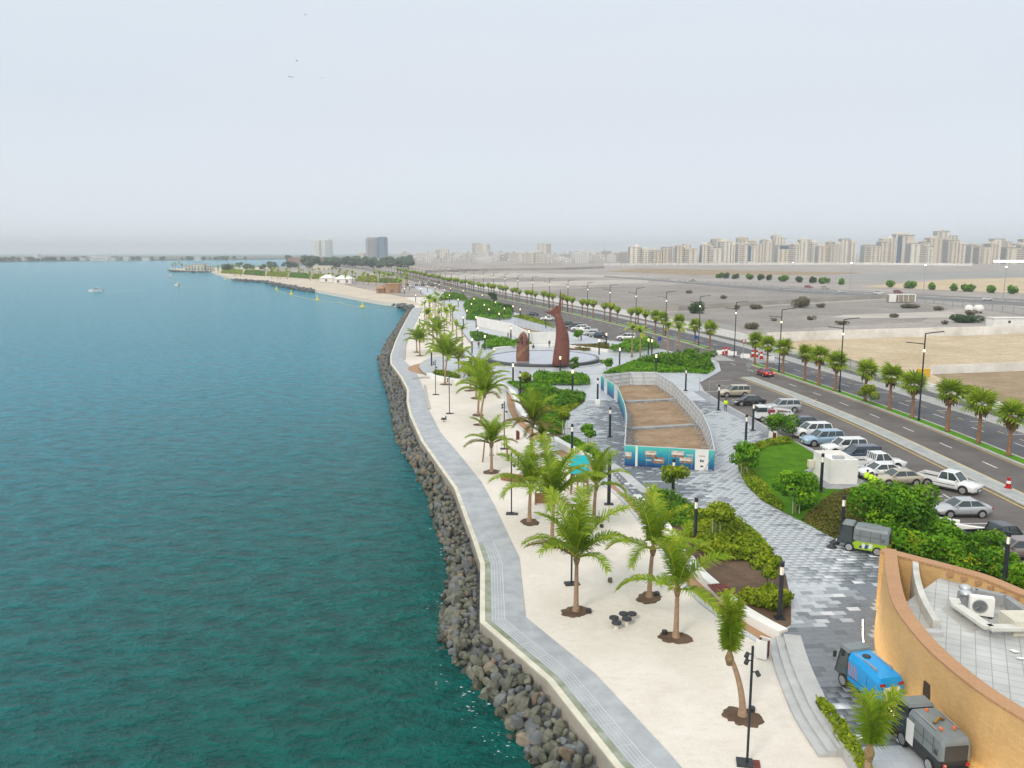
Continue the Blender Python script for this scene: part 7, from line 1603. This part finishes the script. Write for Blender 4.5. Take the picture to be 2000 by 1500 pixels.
# portacabin, tanks, long white shed
b = G(1762, 591, GZ); t = thing('portable_cabin', 'open fronted white portable cabin at the railing', 'cabin', tuple(b), -.02); MB().box(-5.6, 0, .3, 5.6, 3, 3.3).build('cabin_body', mat('cabin_inside', (.30, .26, .20), .8, .2, 1), t)
MB().box(-5.75, -.12, 3.3, 5.75, 3.1, 3.55).build('roof', white_m, t); MB().box(-5.7, -.1, .3, -2.6, -.01, 3.3).build('front_panel', white_m, t); MB().box(5.2, -.1, .3, 5.7, -.01, 3.3).build('end_post', white_m, t)
for x in (-1.9, 0.3, 2.4): MB().box(x, -.08, .3, x + .18, -.01, 3.3).build('mullion', white_m, t)
MB().box(-2.5, -.06, .4, -2.0, -.02, 2.6).build('door', doorm, t)
for i, x in enumerate((1892, 1911)):
    b = G(x, 612, GZ); t = thing('water_tank', ['left', 'right'][i] + ' white round tank of the pair on the gravel land', 'tank', tuple(b), 0, None, .7)
    m = MB(); R = 1.9; m.loft([[(xx, r * math.cos(6.2832 * k / 14), 2.4 + r * math.sin(6.2832 * k / 14)) for k in range(14)] for xx, r in ((-2.2, .3), (-2.0, R * .8), (-1.5, R), (1.5 - i * .3, R), (2.0, R * .8), (2.2, .3))]); o = m.build('shell', white_m, t, sm=True); o.rotation_euler = (0, 0, .3 + .9 * (1 - i))
    MB().box(-1.2, -.9, 0, -.9, .9, 1.1).box(.9, -.9, 0, 1.2, .9, 1.1).build('saddle', dark_m, t)
b = G(1940, 642, GZ); t = thing('long_shed', 'long low white shed behind the stained wall at right', 'shed', tuple(b), -.03); MB().box(0, 0, 0, 26, 4, 2.9).build('wall', white_m, t); MB().box(-.2, -.2, 2.9, 26.2, 4.2, 3.1).build('roof', dirty_white_m, t)
for x in (4, 9, 14): MB().box(x, -.03, 1.6, x + .7, .05, 2.3).build('window', glass_m, t)
# desert scrub and highway trees
def bush(px, py, w, h, label, m_, seed, group=None, z=GZ, n=60, leaf=.3):
    b = G(px, py, z); root = thing('bush', label, 'bush', tuple(b), 0, group); r = random.Random(seed); m = MB()
    for k in range(4): a = r.uniform(0, 6.28); m.tube([(0, 0, 0), (w * .25 * math.cos(a), w * .25 * math.sin(a), h * .6)], [.07, .02], 4)
    m.build('stems', bark_m, root)
    bl = [((r.uniform(-.5, .5) * w * .6, r.uniform(-.3, .3) * w * .5, h * r.uniform(.3, .6)), (w * .28, w * .28, h * .38)) for _ in range(6)]
    obj('foliage', crown_mesh('foliage', m_, bl, leaf, n, seed), root)
for i, (x, y, w, h, lab) in enumerate(((1358, 612, 7, 5, 'big green shrub in front of the beige block wall'), (1562, 601, 9, 5, 'wide dark scrub bush at the beige block wall'), (1602, 601, 4, 2, 'low scrub right of the wide dark bush'), (1440, 605, 2.8, 2, 'small scrub left on the beige wall line'), (1478, 604, 5, 2.2, 'low spreading scrub in mid gravel land'), (1467, 643, 4, 2.2, 'brown scrub clump near the white road wall'),
        (1778, 602, 8, 2, 'flat green scrub below the portable cabin'), (1888, 630, 9, 3, 'dark green scrub near the long white shed'), (1895, 616, 4, 2, 'scrub under the white tanks'), (1745, 620, 4, 1.6, 'small grey scrub in the middle of the gravel plot'), (1585, 625, 3, 1.5, 'small scrub in the left of the gravel plot'), (1846, 634, 2.4, 1.4, 'tiny scrub left of the dark green one'), (1346, 573, 4, 2, 'far small scrub in the dark gravel field'), (1413, 584, 4, 2, 'far round scrub in the dark gravel field'), (1510, 627, 2.4, 1.2, 'tiny scrub beside the road lamp'), (1832, 606, 4, 1.8, 'grey scrub left of the tanks'), (1645, 634, 4, 1.2, 'low grey scrub near the stained wall'), (1467, 643, 3, 1.5, 'brown tuft beside the brown scrub clump'))):
    bush(x, y, w, h, lab, scrub_m if i not in (0, 7) else darkleaf_m, 200 + i, n=45)
for i, x in enumerate((1405, 1417, 1436, 1462, 1486, 1503, 1530, 1560, 1588, 1610, 1642, 1737, 1776, 1822, 1864, 1890, 1936, 1975)):
    y = 541 + (x - 1400) * .0545; bush(x, y + 2, 5.5 if i % 3 else 7, 5.0, f'roadside tree on the highway median, {i + 1} from the left', shrub_m if i % 3 == 0 else darkleaf_m if i < 9 else hedge_m, 300 + i, 'trees on the highway median', n=30, leaf=.55)
hwc = [('sedan', 'white', 1255, 543, 'white car far left on the highway'), ('sedan', 'white', 1316, 549, 'white car beside the orange one on the highway'), ('pickup', 'beige', 1353, 550, 'orange tan pickup on the highway'), ('sedan', 'white', 1338, 551, 'white car close behind the tan pickup'), ('sedan', 'white', 1531, 563, 'white car left of the red one on the highway'), ('suv', 'red', 1580, 563, 'red car on the far highway lane'), ('suv', 'beige', 1612, 565, 'brown tan car on the far highway lane'), ('sedan', 'white', 1646, 572, 'white car in mid highway'), ('suv', 'white', 1717, 575, 'white van left of the red car on the highway'), ('suv', 'red', 1755, 573, 'dark red car above the portable cabin'), ('sedan', 'white', 1930, 587, 'white car at the right of the highway'), ('sedan', 'white', 1265, 544, 'second white car far left on the highway')]
for k_, c_, x, y, lab in hwc: place_car(k_, c_, x, y, -8, lab, z=GZ + .03, group='cars on the highway')
for i in range(16):
    x = 786 + i * 6.2; y = 562 - (i % 3) * 3 - (i // 6) * 3; place_car(*[('sedan', 'white'), ('suv', 'grey'), ('suv', 'white'), ('sedan', 'silver'), ('sedan', 'black')][i % 5], x, y, 100, 'tiny parked car beside the far stretch of road', group='tiny cars by the far road')
# tall lit highway lamps
def tall_lamp(px, py, top, label, g='lit highway lamps'):
    b = G(px, py, GZ); H = height_at(px, py, top, GZ); t = thing('highway_lamp', label, 'street lamp', tuple(b), 0, g); m = MB(); m.cyl((0, 0, 0), (0, 0, H), .2, .12, 6); m.build('pole', steel_m, t); m = MB(); s = H / 28; m.lathe([(.4 * s, H), (.8 * s, H + .2), (.4 * s, H + .7 * s)], 8); m.build('lamp_head', lamp_bright_m, t)
lamp_bright_m = mat('bright_lamp', (1, 1, .95), .3, 0.0, emit=(1.0, .93, .78), estr=9.0)
for i, q in enumerate(((1547, 541, 513), (1660, 565, 514), (1803, 577, 518), (1959, 590, 522))): tall_lamp(*q, ['leftmost', 'second', 'third', 'rightmost'][i] + ' tall lit lamp along the highway')
for i in range(34):
    r_ = random.Random(i + 900); x = r_.uniform(790, 1235) if i < 22 else r_.uniform(1240, 1980); y = r_.uniform(508, 520); tall_lamp(x, y, y - r_.uniform(6, 12), 'tiny lit lamp glowing in the hazy city', 'tiny lit lamps in the hazy city')

# ------------------------------------------------------------------ apartment blocks
apt_m = mat('cream_facade', (0.66, 0.58, 0.47), 0.85, 0.08, 0.05); apt2_m = mat('pale_facade', (0.74, 0.68, 0.58), 0.85, 0.08, 0.05); brow_shade_m = mat('trim_and_recess_shade_grey', (0.27, 0.27, 0.27), 0.7, 0.1); win_m = mat('apartment_window', (0.15, 0.15, 0.15), 0.25, 0.0); winb_m = mat('brown_window', (0.20, 0.145, 0.10), 0.4, 0.0); bglass_m = mat('blue_glass', (0.08, 0.14, 0.21), 0.2, 0.1, .1)
def block(px0, px1, ytop, ybase, label, seed, tiers=2, wm=None, cat='apartment block', style=0, name='apartment_block', group=None, d=22.0, glass=None):
    r = random.Random(seed); a, b = G(px0, ybase, GZ), G(px1, ybase, GZ); W = b.x - a.x; H = height_at((px0 + px1) / 2, ybase, ytop, GZ); c = (a + b) / 2; root = thing(name, label, cat, tuple(c), 0, group); fl = 3.5; wmm = wm or (apt_m if seed % 2 else apt2_m)
    secs = []
    if tiers == 1: secs = [(-W / 2, W / 2, H, 0)]
    elif tiers == 2: q = r.choice((.35, .6)); s_ = r.choice((0, 1)); secs = [(-W / 2, -W / 2 + W * q, H * (1 if s_ else .84), 2.0 * s_), (-W / 2 + W * q, W / 2, H * (.84 if s_ else 1), 2.0 * (1 - s_))]
    else: secs = [(-W / 2, -W / 2 + W * .3, H * .80, 0), (-W / 2 + W * .3, -W / 2 + W * .72, H, 2.5), (-W / 2 + W * .72, W / 2, H * .87, 1.0)]
    wn_ = MB(); bal = MB(); back = MB(); ends = r.choice((0, 1))
    for i, (x0, x1, h, dy) in enumerate(secs):
        MB().box(x0 + .9, dy, 0, x1 - .9, dy + d, h).build('wall', wmm, root); m = MB(); m.box(x0 + .3, dy - 1.0, h, x1 - .3, dy + d, h + 1.0); m.build('roof_brow', brow_shade_m if r.random() < .5 else wmm, root)
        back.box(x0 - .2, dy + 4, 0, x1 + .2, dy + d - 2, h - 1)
        cx = x0 + (x1 - x0) * r.uniform(.35, .65)
        if r.random() < .75: m = MB(); m.box(cx - 3, dy + 4, h + 1.0, cx + 3, dy + 10, h + 4.2); m.build('roof_house', wmm, root)
        if r.random() < .5: m = MB(); m.box(x0 + .9, dy + 6, h + 1.0, x0 + (x1 - x0) * .4, dy + 14, h + 3.2); m.build('penthouse', wmm, root)
        nf = int(h / 3.7); W_ = x1 - x0; bx0, bx1 = (x0 + .9, x0 + W_ * .36) if (i + ends) % 2 else (x0 + W_ * .64, x1 - .9)
        if glass is None and W_ > 12:
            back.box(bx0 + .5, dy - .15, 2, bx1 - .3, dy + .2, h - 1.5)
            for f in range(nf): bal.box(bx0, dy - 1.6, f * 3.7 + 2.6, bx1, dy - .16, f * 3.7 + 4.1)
            wx0, wx1 = (bx1 + .8, x1 - 1.5) if bx0 < x0 + 2 else (x0 + 1.5, bx0 - .8)
        else: wx0, wx1 = x0 + 1.5, x1 - 1.5
        n = max(1, int((wx1 - wx0) / 6.5)); blank = r.random() < .25
        for k in range(n):
            c0 = wx0 + (wx1 - wx0) * (k + .5) / n
            for f in range(nf):
                if blank and k % 2: continue
                wn_.box(c0 - 1.5, dy - .12, f * 3.7 + 1.0, c0 + 1.5, dy + .2, f * 3.7 + 2.9)
    o = back.build('painted_recess_shade', brow_shade_m if glass is None else bglass_m, root)  # dark grey backing: shade of recesses and balconies put into its colour
    o = wn_.build('windows', (glass or (win_m if r.random() < .6 else winb_m)), root); o['kind'] = 'stuff'
    if bal.v: o = bal.build('balconies', wmm, root); o['kind'] = 'stuff'
    return root, c, W, H
blocks = [(1230, 1267, 482, 515, 2), (1268, 1311, 484, 514, 2), (1312, 1350, 477, 512, 2), (1322, 1362, 480, 515, 2), (1371, 1409, 478, 515, 2), (1376, 1426, 467, 511, 3), (1406, 1441, 471, 513, 2), (1426, 1476, 465, 510, 3), (1441, 1476, 478, 515, 1), (1470, 1500, 470, 513, 2), (1498, 1535, 460, 511, 3), (1518, 1550, 480, 515, 1), (1548, 1597, 468, 513, 3), (1598, 1631, 474, 515, 2), (1631, 1672, 467, 513, 3),
          (1688, 1741, 473, 516, 2), (1722, 1765, 457, 514, 2), (1760, 1783, 460, 515, 1), (1779, 1822, 476, 516, 2), (1796, 1850, 465, 514, 2), (1812, 1868, 452, 513, 3), (1852, 1884, 470, 516, 2), (1896, 1915, 479, 515, 1), (1912, 1950, 476, 516, 2), (1926, 1975, 467, 514, 3), (1966, 2012, 478, 516, 2), (1980, 2040, 468, 514, 3)]
where = ['leftmost of the apartment row', 'second from the left of the apartment row', 'rear', 'third', 'with white front left of centre', 'rear tall', 'narrow', 'long rear', 'with pink and blue banners', 'slim', 'tallest in the left cluster', 'with blue banner on top', 'wide', 'plain', 'last of the left cluster', 'first of the right cluster', 'tall stepped', 'glassy blue', 'low front', 'middle of the right cluster', 'tallest of all at right', 'right shoulder of the tallest', 'narrow dark', 'front block near the lit canopy', 'tall block near the right edge', 'front block at the right edge', 'rear block at the right edge']
for i, (x0, x1, yt, yb, tr3) in enumerate(blocks):
    root, c, W, H = block(x0, x1, yt, yb, f'{where[i]} cream apartment block in the far row, number of storeys fading in haze' if False else f'cream far apartment block, {where[i]}', 400 + i, tr3, glass=bglass_m if i == 17 else None)
    if i == 8: MB().box(-W * .45, -.3, H * .25, -W * .25, -.11, H * .95).build('pink_banner', mat('pink_banner', (.45, .25, .22), .7, 0), root); MB().box(W * .05, -.3, H * .12, W * .22, -.11, H * .95).build('blue_banner', bglass_m, root)
    if i == 11: MB().box(-W * .4, -.3, H * .82, W * .42, -.11, H * .98).build('blue_banner', bglass_m, root)
b = G(1975, 517, GZ); t = thing('lit_canopy', 'brightly lit white canopy at the right edge of the far wall', 'canopy', tuple(b)); MB().box(-22, 0, 3.5, 22, 14, 7.5).build('roof', mat('lit_canopy_face', (.8, .82, .85), .5, 0, emit=(.9, .95, 1), estr=.9), t)
for x in (-18, -6, 6, 18): MB().box(x - .4, 1, 0, x + .4, 2, 3.5).build('column', white_m, t)
# towers and mid rise buildings in the city haze
def tower(px0, px1, yt, yb, label, wm, stripe, gl, seed):
    a, b = G(px0, yb, GZ), G(px1, yb, GZ); W = b.x - a.x; H = height_at((px0 + px1) / 2, yb, yt, GZ); c = (a + b) / 2; t = thing('tower', label, 'tower', tuple(c)); D = W * .9
    MB().prism([(-W / 2, D * .25), (-W * .28, 0), (W * .28, 0), (W / 2, D * .25), (W / 2, D), (-W / 2, D)], 0, H).build('shaft', wm, t); m = MB(); m.prism([(-W * .42, D * .3), (W * .42, D * .3), (W * .42, D * .9), (-W * .42, D * .9)], H, H + 4); m.build('roof_house', wm, t)
    m = MB(); n = int(H / 3.8)
    for k in range(n): m.box(-W * .27, -.25, k * 3.8 + 1.2, -W * .03, .1, k * 3.8 + 3.0); m.box(W * .03, -.25, k * 3.8 + 1.2, W * .27, .1, k * 3.8 + 3.0)
    o = m.build('windows', gl, t); o['kind'] = 'stuff'
    for x in stripe: m = MB(); m.box(x * W - .9, -.5, 0, x * W + .9, .2, H * .98); m.build('dark_stripe', brow_shade_m, t)
tw_white = mat('white_tower', (.66, .62, .57), .8, .05, .05)
tower(608, 644, 469, 506, 'white tower with dark vertical stripes above the shore trees', tw_white, (-.02, .04), apt2_m, 1); tower(714, 738, 466, 505, 'grey half of the twin tower above the shore trees', mat('grey_tower', (.30, .29, .30), .8, .05, .05), (), win_m, 2); tower(737, 756, 465, 505, 'blue glass half of the twin tower above the shore trees', bglass_m, (), mat('light_blue_glass', (.14, .22, .32), .2, 0), 3)
for i, (x0, x1, yt, yb, lab) in enumerate(((850, 876, 487, 504, 'beige mid rise block left of the hazy city'), (922, 940, 475, 501, 'left pale twin mid rise in the hazy city'), (940, 957, 477, 501, 'right pale twin mid rise in the hazy city'), (1050, 1076, 476, 503, 'tan mid rise block above the concrete frame building'), (886, 902, 497, 507, 'low white block beside the beige mid rise'), (700, 712, 495, 506, 'small reddish block left of the twin tower'), (1152, 1164, 491, 502, 'small blue grey block in the hazy city'))): block(x0, x1, yt, yb, lab, 460 + i, 1, name='mid_rise_building', cat='building')
a, b = G(996, 517, GZ), G(1092, 517, GZ); W = b.x - a.x; fr_ = thing('concrete_frame_building', 'unfinished concrete frame building of slabs and columns', 'building', tuple((a + b) / 2))
for k in range(5): MB().box(-W / 2 + (0 if k < 3 else W * .18), 0, k * 4.0 + 3.6, W / 2 * (1 if k < 4 else .6), 20, k * 4.0 + 4.0).build('slab', apt2_m, fr_)
for k in range(14):
    x = -W / 2 + .5 + (W - 1) * k / 13
    for y in (.3, 9): MB().box(x - .3, y, 0, x + .3, y + .6, 18 if .18 < k / 13 < .8 else 12).build('column', apt2_m, fr_)
m = MB(); b = G(1180, 505, GZ); m.cyl((0, 0, 0), (0, 0, 55), .9, .3, 6); tag(m.build('mast', steel_m, loc=tuple(b)), 'thin radio mast in the hazy city', 'mast')
HM = [mat('far_house_a', (.55, .52, .48), .9, .08, .02), mat('far_house_b', (.40, .37, .34), .9, .08, .02), mat('far_house_c', (.64, .62, .6), .9, .06, .02)]
hr_ = random.Random(77); hw_meshes = []
for i in range(215):
    px = hr_.uniform(785, 1240) if i < 180 else hr_.uniform(1240, 2010); yb = hr_.uniform(499.5, 514) if i < 180 else hr_.uniform(500, 508); p = G(px, yb, GZ); w = hr_.uniform(10, 26); h = hr_.choice((7, 9, 12, 14, 18)) * hr_.uniform(.9, 1.3)
    t = thing('far_house', 'pale flat roofed house in the hazy city skyline', 'house', tuple(p), 0, 'far houses in the hazy city'); MB().box(-w / 2, 0, 0, w / 2, 14, h).build('wall', HM[i % 3], t); m = MB(); m.box(-w * .2, 4, h, w * .15, 9, h + 3); m.build('roof_house', HM[(i + 1) % 3], t)
    m = MB()
    for f in range(int(h / 3.5)):
        for k in range(int(w / 4)): m.box(-w / 2 + 1 + k * 4, -.1, f * 3.5 + 1, -w / 2 + 2.6 + k * 4, .2, f * 3.5 + 2.5)
    if m.v: o = m.build('windows', win_m, t); o['kind'] = 'stuff'
# ------------------------------------------------------------------ far shore and headland
fs = GL([(-200, 512), (0, 511.5), (160, 510), (300, 509), (420, 508), (520, 507), (640, 505)], Z_SEA); fp_ = [(-2800, fs[0].y)] + [(p.x, p.y) for p in fs] + [(-400, 4500), (-4500, 4500)]
struct(MB().prism(fp_, -2.5, .4).build('far_shore', mat('far_scrub_land', (.12, .13, .11), .95, .2, .02)))
TRC = [crown_mesh('crown', haze_leaf_m, [((random.Random(k * 9 + j).uniform(-2.6, 2.6), random.Random(k * 9 + j + 50).uniform(-2, 2), 3.2 + random.Random(k + j * 7).uniform(-.6, 2.2)), (2.2, 2.2, 1.9)) for j in range(7)], .75, 22, k) for k in range(4)]; TRT = trunk_mesh(3.4, .3, .2, (0, 0), m=bark_m, rings=3, n=6)
def far_tree(x, y, label, group, s, k): t = thing('tree', label, 'tree', (x, y, .3), k, group, s); obj('trunk', TRT, t); obj('crown', TRC[k % 4], t)
tr_ = random.Random(4)
for i in range(90):
    px = tr_.uniform(-10, 480); y0 = 511 - px * .006; p = G(px, y0 - tr_.uniform(.6, 2.2), .4)
    if 165 < px < 225 and tr_.random() < .7: continue
    far_tree(p.x, p.y, 'dark tree in the hazy belt on the far shore', 'trees on the far shore', tr_.uniform(0.9, 1.45), i)
for i, (x0, x1, h) in enumerate(((182, 210, 9), (212, 224, 6), (176, 182, 13), (66, 74, 14), (30, 48, 4), (278, 290, 5), (155, 165, 6), (240, 250, 8), (380, 390, 9), (8, 14, 5))):
    p, q = G(x0, 509.2, .4), G(x1, 509.2, .4); t = thing('shore_building', ['long white terminal on the far shore', 'low white shed right of the terminal', 'white block with tower left of the terminal', 'white domed building at left on the far shore', 'low pale sheds at the far left waterline', 'small white pavilion mid far shore', 'pale house left of the terminal', 'pale house right of the white shed', 'small pale block toward the headland', 'tiny pale hut at the left edge'][i], 'building', ((p.x + q.x) / 2, p.y, .4)); w = q.x - p.x
    MB().box(-w / 2, 0, 0, w / 2, 14, h).build('wall', HM[2], t); MB().box(-w / 2 - .5, -.6, h, w / 2 + .5, 14.5, h + .8).build('roof', white_m, t); m = MB()
    for k in range(int(w / 5)): m.box(-w / 2 + 1.5 + k * 5, -.1, h * .3, -w / 2 + 4 + k * 5, .2, h * .65)
    if m.v: o = m.build('windows', win_m, t); o['kind'] = 'stuff'
for i in range(46):
    px = tr_.uniform(560, 800); y0 = tr_.uniform(513, 526); p = G(px, y0, .3); far_tree(p.x, p.y, 'dark round tree in the belt below the shore towers', 'dark trees below the towers', tr_.uniform(1.4, 2.3), i)
for i in range(26):
    px = tr_.uniform(440, 580); p = G(px, 528 - (px - 440) * .04 + tr_.uniform(-4, 2), .3); far_tree(p.x, p.y, 'small dark tree on the headland behind the beach', 'headland trees', tr_.uniform(.7, 1.2), i)
for i in range(84):
    px = tr_.uniform(425, 800); lo = 533 + (px - 425) * .085; py = lo + tr_.uniform(-10, 4); p = G(px, py, 0)
    far_palm(p.x, p.y, 0, 'small palm along the far curving beach park', 'palms along the far beach', i, tr_.uniform(1.1, 1.6))
sh = []
for i in range(8):
    px = 452 + i * 44; py = 531 + (px - 425) * .062; q = [(px - 20, py), (px + 20, py + 3), (px + 22, py - 4.5), (px - 16, py - 7)]
    bed_mass('beach_park_planting', bp(q), .2, 1.2, 2.2, .8, shrub_m if i % 2 else lime_m, 700 + i, ['first', 'second', 'third', 'fourth', 'fifth', 'sixth', 'seventh', 'eighth'][i] + ' green planting patch along the far beach counted from the headland', 'shrubs', clump=6)
def simple_house(px0, px1, yt, yb, label, wm, rm, name, cat, d=10, gable=False, z=.2):
    a, b = G(px0, yb, z), G(px1, yb, z); W = b.x - a.x; H = height_at((px0 + px1) / 2, yb, yt, z); t = thing(name, label, cat, tuple((a + b) / 2))
    if gable:
        MB().box(-W / 2, 0, 0, W / 2, d, H * .55).build('wall', wm, t); m = MB(); m.add([(-W / 2 - .4, -.5, H * .55), (W / 2 + .4, -.5, H * .55), (W / 2 + .4, d + .5, H * .55), (-W / 2 - .4, d + .5, H * .55), (-W / 6, d * .3, H), (W / 6, d * .3, H), (W / 6, d * .7, H), (-W / 6, d * .7, H)], BOXF); m.build('roof', rm, t)
    else: MB().box(-W / 2, 0, 0, W / 2, d, H * .9).build('wall', wm, t); MB().box(-W / 2 - .3, -.3, H * .9, W / 2 + .3, d + .3, H).build('roof', rm, t)
    n = max(1, int(W / 5))
    for k in range(n): x = -W / 2 + W * (k + .5) / n; MB().box(x - .8, -.1, H * .12, x + .8, .2, H * .42).build('window', win_m, t)
    return t
tancl = mat('tan_cladding', (.38, .22, .12), .8, .1, .3)
simple_house(735, 750, 557, 572, 'tan timber hut left of the pair on the beach', tancl, tancl, 'beach_hut', 'hut', 8, True); simple_house(753, 778, 554, 573, 'larger tan timber hut right of the pair on the beach', tancl, tancl, 'beach_hut', 'hut', 9); simple_house(624, 650, 537, 551, 'left white tent roof on the far beach', white_m, white_m, 'white_tent', 'tent', 14, True); simple_house(652, 686, 538, 554, 'right white tent roof on the far beach', white_m, white_m, 'white_tent', 'tent', 14, True)
simple_house(562, 650, 504, 516, 'long terracotta low building beneath the white tower', mat('terracotta_wall', (.36, .2, .14), .85, .1, .05), mat('terracotta_roof', (.3, .15, .1), .85, .1, .05), 'low_building', 'building', 40); simple_house(612, 646, 519, 528, 'small cream building among the dark trees', cream_m, cream_m, 'low_building', 'building', 14); simple_house(717, 732, 536, 545, 'small tan kiosk behind the white tents', tancl, cream_m, 'beach_kiosk', 'kiosk', 8)
v = thing('headland_villa', 'pale two storey villa on the headland tip', 'villa', tuple(G(386, 529, .2)), 0, None, .66)
for x0, x1, h, y0 in ((-22, -6, 9, 0), (-6, 12, 11.5, -3), (12, 24, 8, 1)):
    MB().box(x0, y0, 0, x1 - .03, y0 + 14, h).build('wall', cream_m, v); MB().box(x0 - .5, y0 - .6, h, x1 + .4, y0 + 14.5, h + .7).build('roof', HM[1], v)
    for k in range(3): x = x0 + (x1 - x0) * (k + .5) / 3; MB().box(x - 1.3, y0 - .12, 1.2, x + 1.3, y0 + .2, 4.4).build('window', win_m, v); MB().box(x - 1.0, y0 - .12, 5.6, x + 1.0, y0 + .2, 7.4).build('window', win_m, v)
for i, x in enumerate((337, 343, 350, 356)): p = G(x, 528, .2); far_palm(p.x, p.y, .2, 'palm left of the headland villa', 'palms by the villa', i, 1.7)
# ------------------------------------------------------------------ boats, buoys, birds
def boat(px, py, label, s, rz):
    b = G(px, py, Z_SEA); t = thing('motor_boat', label, 'boat', (b.x, b.y, Z_SEA), rz, None, s)
    m = MB(); m.loft([[(x, -w, z1), (x, -w * .75, -.3), (x, w * .75, -.3), (x, w, z1)] for x, w, z1 in ((-3.5, 1.2, 1.0), (-1, 1.35, 1.0), (1.5, 1.2, 1.15), (3.2, .5, 1.4), (4.0, .06, 1.5))]); m.build('hull', white_m, t)
    MB().add(frustum(-1.2, 1.2, .95, 1.0, -1.0, .7, .8, 2.3), BOXF).build('cabin', white_m, t); MB().add(frustum(-1.0, 1.23, .97, 1.45, -.9, .85, .85, 2.1), BOXF).build('cabin_window', glass_m, t); m = MB()
    for x, y in ((-2.2, -.8), (-2.2, .8), (-.9, -.8), (-.9, .8)): m.cyl((x, y, 1), (x, y, 3), .05, n=5)
    m.build('canopy_post', steel_m, t); MB().box(-2.5, -.95, 3.0, -.5, .95, 3.12).build('canopy', cream_m, t); m = MB(); m.cyl((0, 0, 2.3), (0, 0, 4.4), .05, n=5); m.build('mast', steel_m, t); MB().box(-3.9, -.3, .3, -3.5, .3, 1.4).build('outboard_motor', dark_m, t)
    return b
for q in ((188, 570, 'motor boat heading left on open water, nearest of the boats', 1.0, 3.6), (346, 559, 'motor boat with canopy right of the nearest boat', 1.0, 2.3), (333, 541, 'small motor boat furthest away before the headland', 1.0, 1.8)):
    b = boat(*q)
    fm = MB()
    for sgn in (-1, 1):
        ang = q[4] + math.pi + sgn * .28; 
        for k in range(16): d = 3.5 + k * 1.6; x, y = b.x + d * math.cos(ang), b.y + d * math.sin(ang); fm.add([(x, y, Z_SEA + .02), (x + 1.3, y + .3, Z_SEA + .02), (x + 1.1, y + .9, Z_SEA + .02), (x - .2, y + .6, Z_SEA + .02)], [(0, 1, 2, 3)])
    tag(fm.build('boat_wake', foam_m), 'foam wake trailing ' + q[2], 'wake', kind='stuff')
byel = mat('yellow_buoy_paint', (.75, .62, .03), .5, 0.0)
for i, (x, y) in enumerate(((540, 566), (569, 575), (620, 586), (708, 600), (440, 546))):
    b = G(x, y, Z_SEA); t = thing('buoy', ['yellow cone buoy second from the headland', 'yellow cone buoy third from the headland', 'yellow cone buoy next to last before the groyne', 'yellow cone buoy nearest the groyne', 'pale buoy close to the headland rocks'][i], 'buoy', tuple(b), 0, 'yellow buoys off the beach', 1.0); m = MB(); m.lathe([(.9, -.2), (1.0, .2), (.8, .6), (.3, .7)], 12); m.build('float', byel, t); m = MB(); m.lathe([(.35, .7), (.15, 2.0), (.3, 2.1), (.02, 2.6)], 8); m.build('top_mark', byel, t)
rl = smooth(GL([(540, 567), (569, 576), (620, 587), (660, 591), (708, 600), (775, 598)], Z_SEA), 6); tag(MB().ribbon(offset(rl, -.12), offset(rl, .12), Z_SEA - .05, Z_SEA + .08).build('float_line', mat('pale_rope', (.55, .5, .2), .7, .1)), 'thin floating rope linking the yellow buoys', 'rope')
for i, (x, y) in enumerate(((580, 119), (565, 150), (571, 151), (629, 153), (551, 330), (603, 363), (620, 395), (706, 399), (597, 29))):
    u = (x - 1000) / F_PX; vv = (750 - y) / F_PX; d = 170.0; p = Vector((u * d, (math.cos(PITCH) + vv * math.sin(PITCH)) * d, CAM_H + (-math.sin(PITCH) + vv * math.cos(PITCH)) * d)); s = .28 if y < 200 else .16
    t = thing('bird', ['dark bird flying alone above the close pair', 'left bird of the close pair in the sky', 'right bird of the close pair in the sky', 'bird right of the close pair', 'lone bird mid sky', 'small bird below the lone one', 'small low bird above the white tower', 'small low bird above the twin tower', 'tiny bird near the top of the sky'][i], 'bird', tuple(p), i * .7, 'birds in the sky', s / .28)
    m = MB(); m.tube([(-.2, 0, 0), (0, 0, .02), (.2, 0, 0)], [.02, .06, .015], 6); m.build('body', darkcl_m, t)
    for sy in (-1, 1): m = MB(); m.add([(-.08, 0, .02), (.1, 0, .02), (.05, sy * .3, .12), (-.06, sy * .3, .12), (-.05, sy * .55, .04), (-.08, 0, .0), (.1, 0, .0), (.05, sy * .3, .1), (-.06, sy * .3, .1)], [(0, 1, 2, 3), (3, 2, 4), (8, 7, 6, 5), (4, 7, 8)]); m.build('wing', darkcl_m, t)
# ------------------------------------------------------------------ haze
hz = bpy.data.materials.new('haze_air'); hz.use_nodes = True; hn, hl = hz.node_tree.nodes, hz.node_tree.links; hn.remove(hn['Principled BSDF'])
pv = hn.new('ShaderNodeVolumePrincipled'); pv.inputs['Color'].default_value = (.93, .97, 1.0, 1); pv.inputs['Density'].default_value = 0.00021; pv.inputs['Anisotropy'].default_value = 0.0
hl.new(pv.outputs[0], hn['Material Output'].inputs['Volume'])
haze = MB().box(-9200, -500, -4, 9200, 9200, 110).build('haze', hz); haze['kind'] = 'stuff'; haze['label'] = 'thin pale haze lying over sea and city'; haze['category'] = 'haze'
